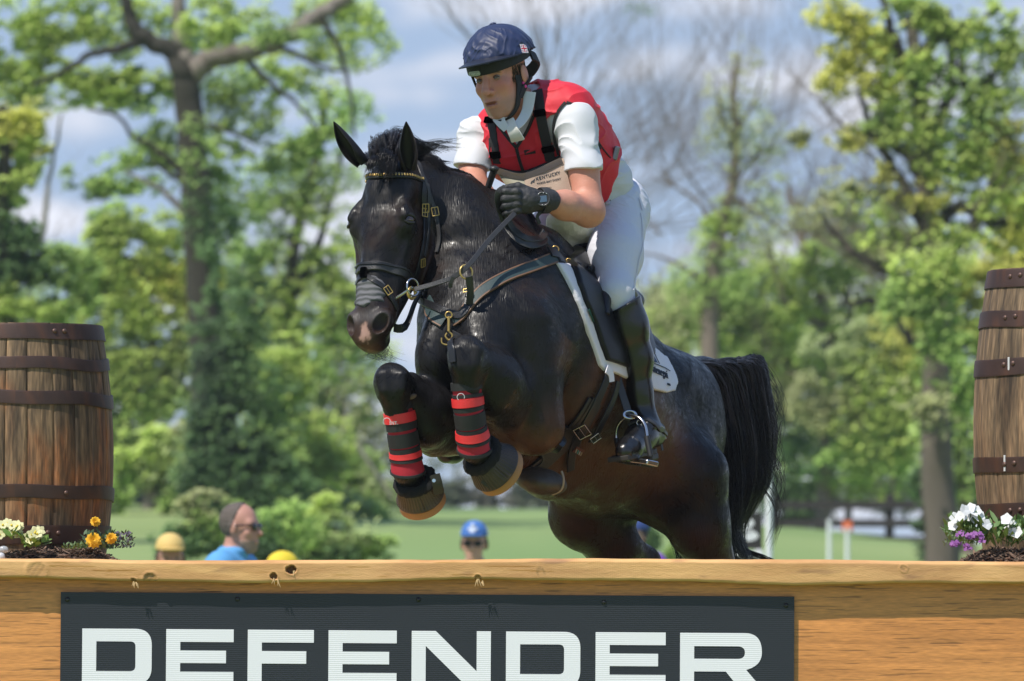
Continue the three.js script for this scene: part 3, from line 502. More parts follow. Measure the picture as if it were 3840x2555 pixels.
  { const t = thing('alyssum', 'purple alyssum below the white pansies', 'flower', P(3625, 2050, -0.12)); partW('leaves', foliage(P(3610, 2050, -0.13), 130, 0.12, 0.05, 0.06, 0.016, 0.004, 0.5), leafM([0.10, 0.16, 0.05]), t); const a = []; for (const [cx, cy, n] of [[3640, 2012, 26], [3585, 2038, 24], [3668, 2008, 16], [3628, 2052, 16], [3605, 2000, 8], [3680, 2022, 8]]) for (let i = 0; i < n; i++) { const p = P(cx + (R() - 0.5) * 34, cy + (R() - 0.5) * 20, -0.10 - 0.02 * R()); for (const q of flat(p, V((R() - 0.5), 0.5, 1), 4, 0.007, 0.0045, 0.15, R())) a.push(q); } partW('flowers', a, petalM([0.30, 0.10, 0.36]), t); }
}

// ---------------------------------------------------------------- trees, far things and onlookers
{
  const R = rng(2024);
  const bark = (c) => mat(c, 0.9, { bumpMap: rep(grainBump, 2, 6), bumpScale: 0.012 });
  const barkDark = bark([0.045, 0.042, 0.03]), barkGrey = bark([0.26, 0.225, 0.19]), barkBrown = bark([0.24, 0.19, 0.15]), barkMid = bark([0.15, 0.125, 0.1]), barkPale = bark([0.36, 0.33, 0.28]);
  const leafM = mat([1, 1, 1], 0.75, { transmission: 0.25, thickness: 0 });
  const leaf = (() => { const g = new THREE.BufferGeometry(); g.setAttribute('position', new THREE.Float32BufferAttribute([0, 0, 0, -0.3, 0.45, 0.09, 0.3, 0.45, 0.09, 0, 1, 0, 0.05, 0.5, -0.03], 3)); g.setIndex([0, 4, 1, 0, 2, 4, 1, 4, 3, 4, 2, 3]); g.computeVertexNormals(); return g; })();
  const M4 = new THREE.Matrix4(), Q = new THREE.Quaternion(), E = new THREE.Euler(), C = new THREE.Color(), dirn = V(0, 0, 1), ZP = V(0, 0, 1), Q2 = new THREE.Quaternion();
  const g0 = () => { let s = 0; for (let i = 0; i < 4; i++) s += R(); return (s - 2) * 1.0; };
  // leaves in clumps, the clumps spread through ellipsoids that are given by where they are seen
  const crown = (t, blobs, size, thin = 1) => {
    const items = [], s0 = R() * 50;
    for (const [px, py, rx, ry, z, n, tone] of blobs) {
      const c = P(px, py, z), m = (DIST - z) / FPX, N = Math.round(n * 3.6 * thin);
      let made = 0;
      for (let k = 0; k < N * 6 && made < N; k++) {
        const a = R() * 6.283, rr = 1.3 * Math.pow(R(), 0.6), x = c.x + Math.cos(a) * rr * rx * m, y = c.y + Math.sin(a) * rr * ry * m, dz = (R() - 0.5) * Math.min(rx, 160) * m * 0.9;
        // sprays along twigs: layered, patchy, with holes of every size
        const d = noise(x * 0.5 + s0, y * 0.7, dz * 0.5) * 0.5 + noise(x * 1.6, y * 2.4 + s0, dz * 1.2) * 0.55 + noise(x * 4.2, y * 6.5, dz * 3 + s0) * 0.7;
        if (d < -0.04 + 0.25 * (R() - 0.5) + 0.22 * (rr - 0.6)) continue;
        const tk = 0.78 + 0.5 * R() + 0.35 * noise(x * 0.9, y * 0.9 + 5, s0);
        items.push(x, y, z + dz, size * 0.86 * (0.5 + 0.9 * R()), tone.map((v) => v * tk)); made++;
      }
    }
    const im = new THREE.InstancedMesh(leaf, leafM, items.length / 5);
    for (let i = 0; i < items.length / 5; i++) {
      dirn.set(SUN.x + g0() * 0.7, SUN.y + g0() * 0.7, SUN.z + g0() * 0.7).normalize(); Q.setFromUnitVectors(ZP, dirn); Q.multiply(Q2.setFromAxisAngle(ZP, R() * 6.283)); const s = items[i * 5 + 3]; M4.compose(V(items[i * 5] - t.position.x, items[i * 5 + 1] - t.position.y, items[i * 5 + 2] - t.position.z), Q, V(s, s, s)); im.setMatrixAt(i, M4);
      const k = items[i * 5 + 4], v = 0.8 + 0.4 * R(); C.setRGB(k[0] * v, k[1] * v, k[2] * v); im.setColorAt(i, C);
    }
    im.name = 'crown'; im.castShadow = im.receiveShadow = true; im.userData.kind = 'stuff'; t.add(im); return im;
  };
  const wob = (pts, a, n = 10) => resample(pts, n).map((p, i) => i && i < n ? p.add(V((R() - 0.5) * a, (R() - 0.5) * a, (R() - 0.5) * a * 2)) : p);
  const limb = (t, pts, z, r0, r1, m, name = 'limb') => { const q = wob(pts.map(([x, y, dz = 0]) => P(x, y, z + dz)), r0 * 0.5, Math.max(6, pts.length * 4)); return partW(name, tube(q, (k) => lerp(r0, r1, k), 9), m, t); };
  // fine bare twigs: one part made of many forked sticks
  const twigs = (t, roots, z, m, len, n, r = 0.012) => { const a = []; const grow = (p, d, L, rad, depth) => { const pts = [p]; let q = p.clone(), dd = d.clone(); for (let i = 0; i < 4; i++) { dd.add(V((R() - 0.5) * 0.35, (R() - 0.35) * 0.3, (R() - 0.5) * 0.35)).normalize(); q = q.clone().addScaledVector(dd, L / 4); pts.push(q); } a.push(tube(pts, (k) => lerp(rad, rad * 0.5, k), 4, false)); if (depth > 0) for (let i = 0; i < 3; i++) { const b = pts[2 + (i % 3)]; grow(b, dd.clone().add(V((R() - 0.5) * 1.5, (R() - 0.3) * 0.9, (R() - 0.5) * 1.2)).normalize(), L * (0.5 + 0.3 * R()), rad * 0.55, depth - 1); } };
    for (const [x, y, dx, dy] of roots) for (let i = 0; i < n; i++) grow(P(x + (R() - 0.5) * 40, y + (R() - 0.5) * 40, z + (R() - 0.5)), V(dx + (R() - 0.5) * 0.9, dy + (R() - 0.5) * 0.5, (R() - 0.5) * 0.8).normalize(), len * (0.6 + 0.8 * R()), r, 3); partW('twigs', a, m, t).userData.kind = 'stuff'; };
  const tree = (name, label, cat, px, py, z) => { const b = P(px, py, z); b.y = groundH(b.x, z) - 0.1; return thing(name, label, cat, b); };
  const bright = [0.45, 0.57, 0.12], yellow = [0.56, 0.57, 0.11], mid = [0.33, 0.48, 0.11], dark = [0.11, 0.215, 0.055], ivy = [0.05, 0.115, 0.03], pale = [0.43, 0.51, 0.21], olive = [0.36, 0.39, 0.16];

  // the great tree left of centre
  {
    const z = -70, t = tree('tree', 'tall dark-trunked tree with spreading limbs behind the horse head', 'tree', 830, 2045, z), b = t.position;
    partW('trunk', tube(wob([b.clone(), P(800, 1700, z), P(778, 1300, z), P(748, 900, z), P(725, 600, z), P(700, 330, z), P(690, 250, z)], 0.05, 26), (k) => lerp(0.29, 0.19, k) + 0.05 * Math.pow(1 - k, 6), 14), barkDark, t);
    limb(t, [[700, 300], [640, 190], [520, 130], [480, 40], [455, -140]], z, 0.17, 0.07, barkDark);
    limb(t, [[540, 150], [440, 185], [330, 210], [235, 270], [120, 320]], z, 0.08, 0.03, barkDark);
    limb(t, [[690, 290], [690, 180], [672, 60], [660, -160]], z, 0.15, 0.09, barkGrey);
    limb(t, [[700, 300], [770, 235], [900, 195], [1010, 165], [1110, 120], [1200, 50], [1330, -40], [1450, -150]], z, 0.19, 0.09, barkGrey);
    limb(t, [[1010, 170], [1110, 200], [1200, 250], [1300, 270]], z, 0.05, 0.02, barkDark);
    limb(t, [[700, 660], [640, 610], [585, 560], [500, 510], [430, 430], [330, 410]], z, 0.06, 0.02, barkDark);
    limb(t, [[715, 700], [620, 640], [560, 600]], z, 0.05, 0.02, barkDark);
    limb(t, [[720, 830], [640, 740], [580, 700], [470, 640]], z, 0.06, 0.02, barkGrey);
    limb(t, [[740, 470], [800, 475], [880, 500], [960, 540]], z, 0.05, 0.015, barkDark);
    limb(t, [[900, 200], [1000, 300], [1120, 400], [1200, 500]], z, 0.05, 0.02, barkDark);
    limb(t, [[1200, 60], [1260, 160], [1310, 330], [1330, 520]], z + 1, 0.05, 0.02, barkDark);
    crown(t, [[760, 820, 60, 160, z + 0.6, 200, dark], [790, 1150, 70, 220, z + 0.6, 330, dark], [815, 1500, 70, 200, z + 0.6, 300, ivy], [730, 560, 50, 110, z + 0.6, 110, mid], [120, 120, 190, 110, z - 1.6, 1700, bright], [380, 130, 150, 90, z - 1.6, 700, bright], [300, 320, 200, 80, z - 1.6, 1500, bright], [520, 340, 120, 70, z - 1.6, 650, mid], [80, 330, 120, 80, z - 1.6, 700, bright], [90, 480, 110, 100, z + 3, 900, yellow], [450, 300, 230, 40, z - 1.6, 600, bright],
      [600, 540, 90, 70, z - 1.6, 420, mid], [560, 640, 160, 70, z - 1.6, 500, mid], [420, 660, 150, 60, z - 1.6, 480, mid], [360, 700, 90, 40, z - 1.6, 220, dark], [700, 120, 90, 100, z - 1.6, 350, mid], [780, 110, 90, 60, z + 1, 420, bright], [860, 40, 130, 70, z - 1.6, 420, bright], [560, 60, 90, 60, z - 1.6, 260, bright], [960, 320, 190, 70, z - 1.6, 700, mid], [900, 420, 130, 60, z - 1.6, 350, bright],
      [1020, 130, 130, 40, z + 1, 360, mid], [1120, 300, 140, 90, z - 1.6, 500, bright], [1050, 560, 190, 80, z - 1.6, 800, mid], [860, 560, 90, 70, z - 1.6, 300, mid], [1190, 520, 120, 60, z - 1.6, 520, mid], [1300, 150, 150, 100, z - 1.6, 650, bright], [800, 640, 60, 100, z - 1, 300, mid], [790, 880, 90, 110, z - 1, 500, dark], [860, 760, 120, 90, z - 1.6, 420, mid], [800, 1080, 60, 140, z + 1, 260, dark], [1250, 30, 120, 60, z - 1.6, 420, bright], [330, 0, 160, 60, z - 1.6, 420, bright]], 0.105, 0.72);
  }
  { // ivy and thicket round its foot
    const z = -67, t = tree('ivy_thicket', 'dark green ivy thicket round the foot of the tall tree', 'shrub', 860, 2050, z);
    limb(t, [[850, 2060], [860, 1800], [880, 1500]], z, 0.06, 0.03, barkDark, 'stem');
    crown(t, [[850, 1620, 120, 190, z, 1400, ivy], [900, 1850, 180, 170, z, 1800, ivy], [815, 1400, 80, 200, z, 600, ivy], [960, 1560, 150, 160, z, 1000, dark], [870, 1760, 190, 200, z, 700, dark], [880, 2000, 150, 80, z, 900, ivy], [1010, 1900, 160, 150, z, 1500, dark], [900, 1250, 90, 130, z, 700, dark], [1000, 1720, 120, 90, z - 2, 500, mid]], 0.085);
  }
  { // the sunlit tree between the barrel and the trunk
    const z = -80, t = tree('tree', 'bright yellow-green tree between the dark barrel and the tall trunk', 'tree', 560, 2000, z);
    partW('trunk', tube(wob([t.position.clone(), P(560, 1600, z), P(555, 1100, z)], 0.05, 12), (k) => lerp(0.14, 0.06, k), 8), barkGrey, t);
    crown(t, [[560, 900, 190, 90, z, 1600, bright], [470, 1010, 190, 120, z, 1900, bright], [640, 1050, 150, 140, z, 1700, yellow], [560, 1200, 210, 150, z, 2300, bright], [470, 1380, 180, 160, z, 2000, bright], [640, 1380, 140, 160, z, 1500, pale], [560, 1560, 190, 150, z, 2000, mid], [450, 1660, 120, 130, z, 900, mid], [680, 1620, 90, 170, z, 900, pale], [420, 820, 70, 50, z, 300, mid], [640, 1750, 130, 110, z, 900, mid], [700, 1880, 120, 100, z, 800, pale]], 0.11);
  }
  { const z = -84, t = tree('hedge', 'dark green bushes low behind the right side of the dark barrel', 'shrub', 440, 1990, z); limb(t, [[470, 1990], [480, 1850], [470, 1700]], z, 0.05, 0.02, barkDark, 'stem'); crown(t, [[450, 1740, 130, 90, z, 1300, dark], [520, 1830, 160, 60, z, 1200, ivy], [360, 1700, 110, 90, z, 600, dark]], 0.1); }
  { // left edge
    const z = -64, t = tree('tree', 'leafy tree with a dark leaning trunk at the left edge of the picture', 'tree', 30, 2040, z);
    partW('trunk', tube(wob([t.position.clone(), P(28, 1600, z), P(20, 1200, z), P(12, 900, z), P(18, 650, z), P(5, 400, z)], 0.05, 16), (k) => lerp(0.17, 0.08, k), 10), barkDark, t);
    limb(t, [[20, 1060], [100, 1000], [160, 860], [180, 700], [205, 560], [230, 430]], z - 3, 0.06, 0.02, barkPale);
    limb(t, [[20, 1070], [90, 1030], [150, 960], [260, 920]], z, 0.05, 0.02, barkDark);
    crown(t, [[40, 480, 90, 90, z, 700, yellow], [30, 640, 90, 80, z, 600, bright], [60, 580, 90, 60, z, 300, bright], [30, 900, 90, 120, z, 1000, dark], [110, 1030, 130, 80, z, 800, dark], [230, 1000, 120, 70, z, 500, mid], [60, 1150, 140, 80, z, 1000, bright], [220, 1130, 120, 70, z, 700, mid], [20, 770, 60, 60, z, 260, mid], [40, 1000, 90, 60, z, 500, ivy]], 0.11, 0.75);
  }
  { // between the trunk and the horse
    const z = -82, t = tree('tree', 'loose green tree between the tall trunk and the horse head', 'tree', 1140, 2010, z);
    partW('trunk', tube(wob([t.position.clone(), P(1120, 1500, z), P(1100, 1000, z), P(1180, 600, z), P(1230, 350, z)], 0.1, 18), (k) => lerp(0.16, 0.06, k), 9), barkDark, t);
    limb(t, [[1110, 1100], [1200, 900], [1250, 700], [1290, 540]], z, 0.08, 0.03, barkDark);
    crown(t, [[1010, 700, 150, 70, z, 500, mid], [1200, 650, 150, 80, z, 650, mid], [1000, 830, 150, 80, z, 500, mid], [1170, 800, 130, 90, z, 560, bright], [1290, 420, 130, 70, z, 520, mid], [1040, 960, 160, 90, z, 800, mid], [1190, 960, 150, 100, z, 900, bright], [960, 1080, 130, 90, z, 600, dark], [1120, 1130, 170, 110, z, 1200, bright], [1280, 1090, 110, 130, z, 900, bright], [1000, 1250, 150, 110, z, 1000, mid], [1190, 1300, 170, 120, z, 1200, mid], [1330, 1250, 110, 120, z, 700, pale], [1080, 1430, 160, 110, z, 1100, mid], [1240, 1480, 140, 110, z, 700, olive], [1380, 1440, 100, 110, z, 420, mid], [1150, 1620, 140, 100, z, 700, mid]], 0.105, 0.62);
  }
  { const z = -79, t = tree('shrub', 'mid-green shrubs low between the ivy thicket and the horse forelegs', 'shrub', 1190, 2040, z); limb(t, [[1190, 2040], [1190, 1900], [1200, 1750]], z, 0.05, 0.02, barkGrey, 'stem');
    limb(t, [[1150, 1600], [1190, 1660], [1230, 1740], [1260, 1800]], z + 1, 0.03, 0.02, barkPale, 'dead_branch'); limb(t, [[1330, 1640], [1360, 1700], [1420, 1790], [1470, 1870]], z + 1, 0.04, 0.025, barkPale, 'dead_branch'); limb(t, [[1300, 1500], [1290, 1600], [1240, 1720]], z + 1, 0.025, 0.02, barkPale, 'dead_branch');
    crown(t, [[1180, 1850, 160, 130, z, 1500, mid], [1330, 1900, 150, 110, z, 1200, pale], [1060, 1950, 110, 110, z, 900, dark], [1200, 2010, 170, 80, z, 1300, mid], [1350, 2030, 120, 60, z, 700, mid], [1150, 1730, 150, 90, z, 700, mid], [1300, 1770, 110, 80, z, 420, mid], [1420, 1990, 80, 70, z, 300, pale]], 0.1); }
  { // bare tree behind the rider
    const z = -96, t = tree('bare_tree', 'pale leafless tree against the sky behind the rider', 'tree', 2200, 1960, z);
    partW('trunk', tube(wob([t.position.clone(), P(2160, 1400, z), P(2100, 900, z), P(2060, 560, z), P(2050, 300, z)], 0.15, 18), (k) => lerp(0.2, 0.05, k), 8), barkGrey, t);
    const rb = [[2070, 560, -0.4, 1], [2060, 420, 0.3, 1], [2090, 650, 0.9, 0.7], [2100, 500, 0.7, 0.9], [2130, 720, 1, 0.3], [2160, 860, 1, 0.25], [2050, 300, -0.2, 1], [2200, 620, 0.9, 0.5], [2000, 400, -0.6, 0.8], [2330, 760, 0.8, 0.4], [2420, 600, 0.5, 0.9], [2380, 880, 0.9, 0.2]];
    for (const [x, y, dx, dy] of rb.slice(0, 9)) limb(t, [[2080, Math.max(y + 80, 500)], [(2080 + x) / 2, y + 40], [x, y], [x + dx * 130, y - dy * 130], [x + dx * 240, y - dy * 260]], z, 0.045, 0.012, barkGrey);
    twigs(t, rb, z, barkGrey, 2.0, 5, 0.013);
    crown(t, [[2400, 40, 60, 30, z, 26, dark]], 0.1);
  }
  { // slender tree right of the rider
    const z = -86, t = tree('tree', 'slender thin-leaved tree right of the rider', 'tree', 2650, 1980, z);
    partW('trunk', tube(wob([t.position.clone(), P(2660, 1500, z), P(2670, 1050, z), P(2690, 900, z), P(2745, 720, z), P(2760, 520, z), P(2750, 350, z), P(2760, 200, z)], 0.06, 24), (k) => lerp(0.19, 0.035, k), 9), barkBrown, t);
    for (const l of [[[2745, 720], [2800, 620], [2870, 560]], [[2680, 860], [2620, 760], [2530, 700], [2440, 660]], [[2760, 540], [2700, 420], [2690, 300]], [[2755, 500], [2830, 380], [2860, 250]], [[2700, 880], [2800, 800], [2850, 700]], [[2670, 1000], [2760, 880], [2800, 780]], [[2740, 730], [2830, 790], [2940, 870], [3000, 940]], [[2660, 1080], [2560, 1000], [2470, 960], [2380, 950]]]) limb(t, l, z, 0.05, 0.012, barkBrown);
    twigs(t, [[2750, 420, -0.4, 1], [2760, 420, 0.5, 1], [2750, 600, 0.8, 0.6], [2740, 650, -0.8, 0.6], [2700, 800, -0.7, 0.7], [2800, 700, 0.7, 0.8], [2520, 700, -0.6, 0.6], [2480, 880, -0.7, 0.5], [2850, 600, 0.6, 0.8]], z, barkBrown, 1.3, 4, 0.01);
    crown(t, [[2760, 330, 100, 150, z, 170, olive], [2770, 520, 130, 120, z, 240, pale], [2720, 470, 50, 120, z, 120, olive], [2850, 560, 90, 120, z, 160, pale], [2690, 850, 90, 90, z, 420, bright], [2740, 980, 110, 90, z, 300, mid], [2880, 760, 130, 120, z, 260, pale], [2660, 1080, 130, 110, z, 380, mid]], 0.095);
  }
  { // great tree at the right
    const z = -62, t = tree('tree', 'large tree with dark twisting branches and fresh leaves left of the paler barrel', 'tree', 3530, 2060, z);
    partW('trunk', tube(wob([t.position.clone(), P(3520, 1800, z), P(3505, 1450, z), P(3530, 1150, z), P(3490, 900, z), P(3470, 600, z), P(3440, 300, z), P(3420, 60, z)], 0.08, 24), (k) => lerp(0.25, 0.08, k), 12), barkMid, t);
    for (const l of [[[3510, 1000], [3620, 880], [3720, 700], [3700, 560], [3650, 420], [3600, 200], [3640, 60]], [[3720, 590], [3680, 460], [3690, 330], [3780, 200]], [[3500, 900], [3420, 760], [3350, 620], [3260, 450], [3220, 300]], [[3480, 700], [3400, 580], [3300, 520], [3180, 480]], [[3470, 500], [3550, 400], [3570, 250], [3560, 40]], [[3500, 1150], [3380, 1040], [3250, 980], [3150, 900], [3080, 800]], [[3510, 1200], [3400, 1160], [3280, 1130], [3170, 1140]], [[3500, 850], [3600, 780], [3740, 840], [3850, 760]], [[3450, 350], [3380, 220], [3330, 60], [3300, -80]], [[3520, 1350], [3420, 1280], [3340, 1150]], [[3440, 260], [3530, 120], [3620, 110], [3760, 30]]]) limb(t, l, z, 0.11, 0.03, barkDark);
    twigs(t, [[3300, 600, -0.7, 0.6], [3200, 950, -0.8, 0.4], [3350, 1080, -0.7, 0.4], [3420, 1150, -0.3, 0.8], [3650, 800, 0.5, 0.7], [3450, 900, -0.5, 0.6]], z, barkBrown, 1.0, 4, 0.012);
    crown(t, [[3180, 60, 120, 70, z, 420, yellow], [3300, 190, 130, 80, z, 520, yellow], [3150, 190, 60, 60, z, 120, yellow], [3440, 70, 140, 80, z, 560, bright], [3620, 70, 140, 90, z, 520, bright], [3790, 130, 90, 110, z, 480, bright], [3420, 220, 130, 80, z, 560, bright], [3230, 320, 140, 60, z, 460, yellow], [3560, 270, 150, 80, z, 420, mid], [3740, 330, 110, 90, z, 420, bright], [3380, 420, 140, 80, z, 520, bright], [3480, 560, 150, 80, z, 560, bright], [3310, 470, 90, 60, z, 240, mid], [3640, 480, 120, 80, z, 420, mid], [3780, 560, 90, 110, z, 560, yellow], [3600, 640, 110, 90, z, 420, bright], [3250, 560, 60, 40, z, 90, yellow], [3330, 640, 60, 40, z, 110, yellow], [3000, 510, 40, 30, z, 60, olive], [3060, 550, 50, 25, z, 70, yellow], [3190, 520, 50, 40, z, 80, yellow], [3730, 720, 130, 110, z, 760, bright], [3480, 760, 120, 70, z, 360, yellow], [3370, 720, 60, 50, z, 120, olive], [3560, 890, 130, 80, z, 460, bright], [3790, 870, 90, 110, z, 600, yellow], [3200, 720, 60, 40, z, 90, olive], [3500, 1000, 130, 90, z + 1, 420, bright], [3440, 1150, 120, 100, z + 1, 420, mid], [3540, 1320, 90, 110, z + 1, 300, mid], [3480, 1520, 100, 110, z + 1, 260, olive], [3400, 900, 120, 80, z, 220, olive], [3290, 820, 120, 90, z, 220, bright], [3120, 760, 110, 100, z - 4, 160, olive]], 0.115, 0.7);
  }
  { // sunlit growth below it
    const z = -70, t = tree('tree', 'yellow-green tree just left of the paler barrel', 'tree', 3640, 2050, z);
    partW('trunk', tube(wob([t.position.clone(), P(3600, 1700, z), P(3590, 1300, z)], 0.06, 10), (k) => lerp(0.1, 0.05, k), 8), barkBrown, t);
    crown(t, [[3640, 1080, 170, 90, z, 1100, yellow], [3760, 1000, 110, 90, z, 800, yellow], [3560, 1180, 150, 90, z, 900, bright], [3680, 1240, 120, 100, z, 900, bright], [3590, 1360, 140, 100, z, 800, mid], [3480, 1280, 120, 90, z, 600, yellow], [3620, 1520, 90, 120, z, 600, mid], [3560, 1640, 110, 110, z, 560, mid], [3600, 1800, 90, 120, z, 420, mid]], 0.1);
  }
  { const z = -66, t = tree('shrub', 'dark green ivied stump left of the white pansies', 'shrub', 3510, 2060, z); limb(t, [[3500, 2060], [3490, 1900], [3480, 1800]], z, 0.16, 0.12, barkDark, 'stem'); crown(t, [[3500, 1940, 60, 110, z, 1000, ivy], [3520, 2050, 70, 50, z, 500, ivy], [3480, 1830, 60, 70, z, 300, dark]], 0.085); }
  { // thicket behind the tail
    const z = -88, t = tree('tree', 'tangled brown-branched green trees right of the horse tail', 'tree', 3080, 1990, z);
    partW('trunk', tube(wob([t.position.clone(), P(3110, 1600, z), P(3090, 1200, z), P(3010, 900, z), P(2960, 700, z)], 0.1, 16), (k) => lerp(0.15, 0.05, k), 9), barkBrown, t);
    for (const l of [[[3090, 1250], [3000, 1150], [2930, 1050], [2880, 900]], [[3100, 1400], [3220, 1250], [3280, 1130]], [[3100, 1500], [2980, 1400], [2900, 1300]], [[3100, 1300], [3160, 1150], [3180, 1000]], [[3110, 1650], [3260, 1550], [3380, 1500]]]) limb(t, l, z, 0.08, 0.02, barkBrown);
    twigs(t, [[2950, 1150, -0.4, 0.9], [3180, 1200, 0.4, 0.9], [3000, 1400, -0.6, 0.6], [3250, 1500, 0.7, 0.5], [2900, 1300, -0.5, 0.8], [3050, 1000, 0, 1], [3280, 1350, 0.6, 0.7]], z, barkBrown, 1.3, 5, 0.014);
    crown(t, [[2560, 1200, 130, 80, z, 420, olive], [2680, 1230, 130, 90, z, 560, mid], [2820, 1130, 140, 100, z, 800, mid], [2990, 1020, 150, 90, z, 700, bright], [3160, 1010, 160, 100, z, 800, mid], [3300, 960, 120, 80, z, 420, olive], [2870, 1260, 160, 90, z, 900, mid], [3060, 1200, 160, 100, z, 1000, bright], [3260, 1180, 150, 110, z, 900, bright], [3380, 1090, 110, 100, z, 600, bright], [2960, 1390, 140, 80, z, 600, olive], [3140, 1380, 160, 90, z, 800, bright], [3320, 1370, 140, 110, z, 800, mid], [2880, 1480, 120, 90, z, 560, olive], [3030, 1540, 150, 90, z, 700, olive], [3210, 1550, 150, 100, z, 900, bright], [3400, 1500, 100, 110, z, 520, mid], [2980, 1660, 130, 70, z, 520, dark], [3140, 1700, 150, 90, z, 600, mid], [3300, 1700, 130, 90, z, 700, bright], [3240, 1810, 130, 60, z, 460, bright], [2480, 1300, 90, 70, z, 200, olive]], 0.105, 0.7);
  }
  { const z = -92, t = tree('shrub', 'dark green bush beside the white post', 'shrub', 2990, 1990, z); limb(t, [[2990, 1990], [2980, 1850], [2990, 1700]], z, 0.06, 0.03, barkDark, 'stem'); crown(t, [[2980, 1800, 90, 110, z, 1100, dark], [2960, 1950, 90, 90, z, 800, ivy], [3060, 1760, 80, 80, z, 400, dark], [2930, 2050, 80, 60, z, 300, dark]], 0.1); }
  { const z = -60, t = tree('shrub', 'green bushes behind the horse hind legs', 'shrub', 2420, 2080, z); limb(t, [[2420, 2080], [2430, 2000], [2440, 1950]], z, 0.03, 0.02, barkDark, 'stem'); crown(t, [[2440, 2030, 70, 60, z, 420, dark], [2540, 2060, 60, 50, z, 300, mid], [2380, 1960, 60, 50, z, 160, mid]], 0.08); }
  for (const [lab, px, z, blobs] of [
    ['pale young tree behind the dark barrel', 250, -98, [[120, 1150, 220, 120, mid], [330, 1250, 200, 160, bright], [150, 1400, 240, 160, mid], [380, 1480, 180, 160, bright], [260, 1650, 240, 130, pale], [420, 1760, 200, 110, mid]]],
    ['pale young tree behind the tall trunk and the horse head', 960, -100, [[880, 1050, 200, 130, mid], [1060, 1130, 200, 140, pale], [900, 1300, 200, 140, bright], [1120, 1370, 200, 160, pale], [1300, 1330, 160, 180, bright], [960, 1560, 220, 150, mid], [1200, 1600, 200, 150, pale], [1360, 1650, 150, 150, olive], [1060, 1780, 240, 100, mid], [1330, 1830, 190, 80, pale]]],
    ['pale young tree behind the saddle', 2560, -102, [[2480, 1180, 170, 110, olive], [2640, 1120, 180, 120, pale], [2520, 1330, 180, 140, pale], [2760, 1300, 200, 150, bright], [2900, 1180, 180, 130, pale], [2860, 1480, 180, 150, olive], [2960, 1640, 170, 120, mid]]],
    ['pale young tree above the far rail fence', 3180, -104, [[3060, 880, 200, 120, olive], [3240, 850, 180, 120, pale], [3120, 1060, 220, 140, bright], [3340, 1100, 190, 150, bright], [3060, 1260, 200, 140, pale], [3280, 1300, 220, 150, bright], [3130, 1470, 220, 140, olive], [3350, 1520, 200, 150, bright], [3200, 1680, 220, 110, pale], [3420, 1720, 150, 130, mid], [3600, 1300, 200, 200, yellow], [3700, 1100, 190, 140, yellow], [3600, 1560, 180, 180, bright]]],
  ]) { const t = tree('tree', lab, 'tree', px, 1980, z), m = (DIST - z) / FPX; partW('trunk', tube(wob([t.position.clone(), P(px + 20, 1600, z), P(px + 10, 1250, z)], 0.1, 10), (q) => lerp(0.09, 0.04, q), 7), barkBrown, t); twigs(t, blobs.slice(0, 6).map(([x, y]) => [x, y + 90, R() - 0.5, 1]), z + 1, barkBrown, 1.5, 3, 0.014); crown(t, blobs.map(([x, y, rx, ry, c]) => [x, y, rx, ry, z, 620, c]), 0.125); }
  for (const [lab, px, z, blobs] of [
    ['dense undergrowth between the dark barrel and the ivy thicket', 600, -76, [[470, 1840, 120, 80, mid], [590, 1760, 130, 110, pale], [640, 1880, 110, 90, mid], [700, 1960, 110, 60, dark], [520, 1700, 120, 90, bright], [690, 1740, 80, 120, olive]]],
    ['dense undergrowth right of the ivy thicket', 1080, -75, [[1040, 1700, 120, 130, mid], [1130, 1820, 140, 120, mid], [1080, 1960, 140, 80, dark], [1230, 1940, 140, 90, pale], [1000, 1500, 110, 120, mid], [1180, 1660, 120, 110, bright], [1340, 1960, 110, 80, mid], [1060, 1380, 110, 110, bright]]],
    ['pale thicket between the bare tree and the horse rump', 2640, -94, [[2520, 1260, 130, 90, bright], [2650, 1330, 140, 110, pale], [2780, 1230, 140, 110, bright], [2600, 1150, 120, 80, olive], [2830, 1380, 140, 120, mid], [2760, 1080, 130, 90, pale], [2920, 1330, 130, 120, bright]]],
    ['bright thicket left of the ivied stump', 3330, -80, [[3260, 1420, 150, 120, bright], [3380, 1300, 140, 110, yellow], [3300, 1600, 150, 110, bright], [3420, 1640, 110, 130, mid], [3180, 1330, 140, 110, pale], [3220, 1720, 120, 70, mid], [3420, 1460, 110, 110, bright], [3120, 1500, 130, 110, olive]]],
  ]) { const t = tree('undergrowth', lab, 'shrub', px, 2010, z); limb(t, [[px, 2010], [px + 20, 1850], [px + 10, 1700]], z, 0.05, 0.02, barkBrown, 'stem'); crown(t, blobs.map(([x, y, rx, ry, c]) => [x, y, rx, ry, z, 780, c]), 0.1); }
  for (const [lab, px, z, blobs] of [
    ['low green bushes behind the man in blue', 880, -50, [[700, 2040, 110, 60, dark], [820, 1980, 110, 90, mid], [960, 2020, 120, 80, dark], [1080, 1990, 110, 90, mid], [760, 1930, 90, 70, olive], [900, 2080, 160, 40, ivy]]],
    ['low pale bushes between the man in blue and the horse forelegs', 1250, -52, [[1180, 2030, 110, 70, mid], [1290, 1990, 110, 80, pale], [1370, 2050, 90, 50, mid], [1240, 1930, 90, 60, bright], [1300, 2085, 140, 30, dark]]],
  ]) { const t = tree('bush', lab, 'shrub', px, 2060, z); limb(t, [[px, 2090], [px + 10, 2030], [px + 6, 1970]], z, 0.03, 0.015, barkBrown, 'stem'); crown(t, blobs.map(([x, y, rx, ry, c]) => [x, y, rx, ry, z, 620, c]), 0.075); }
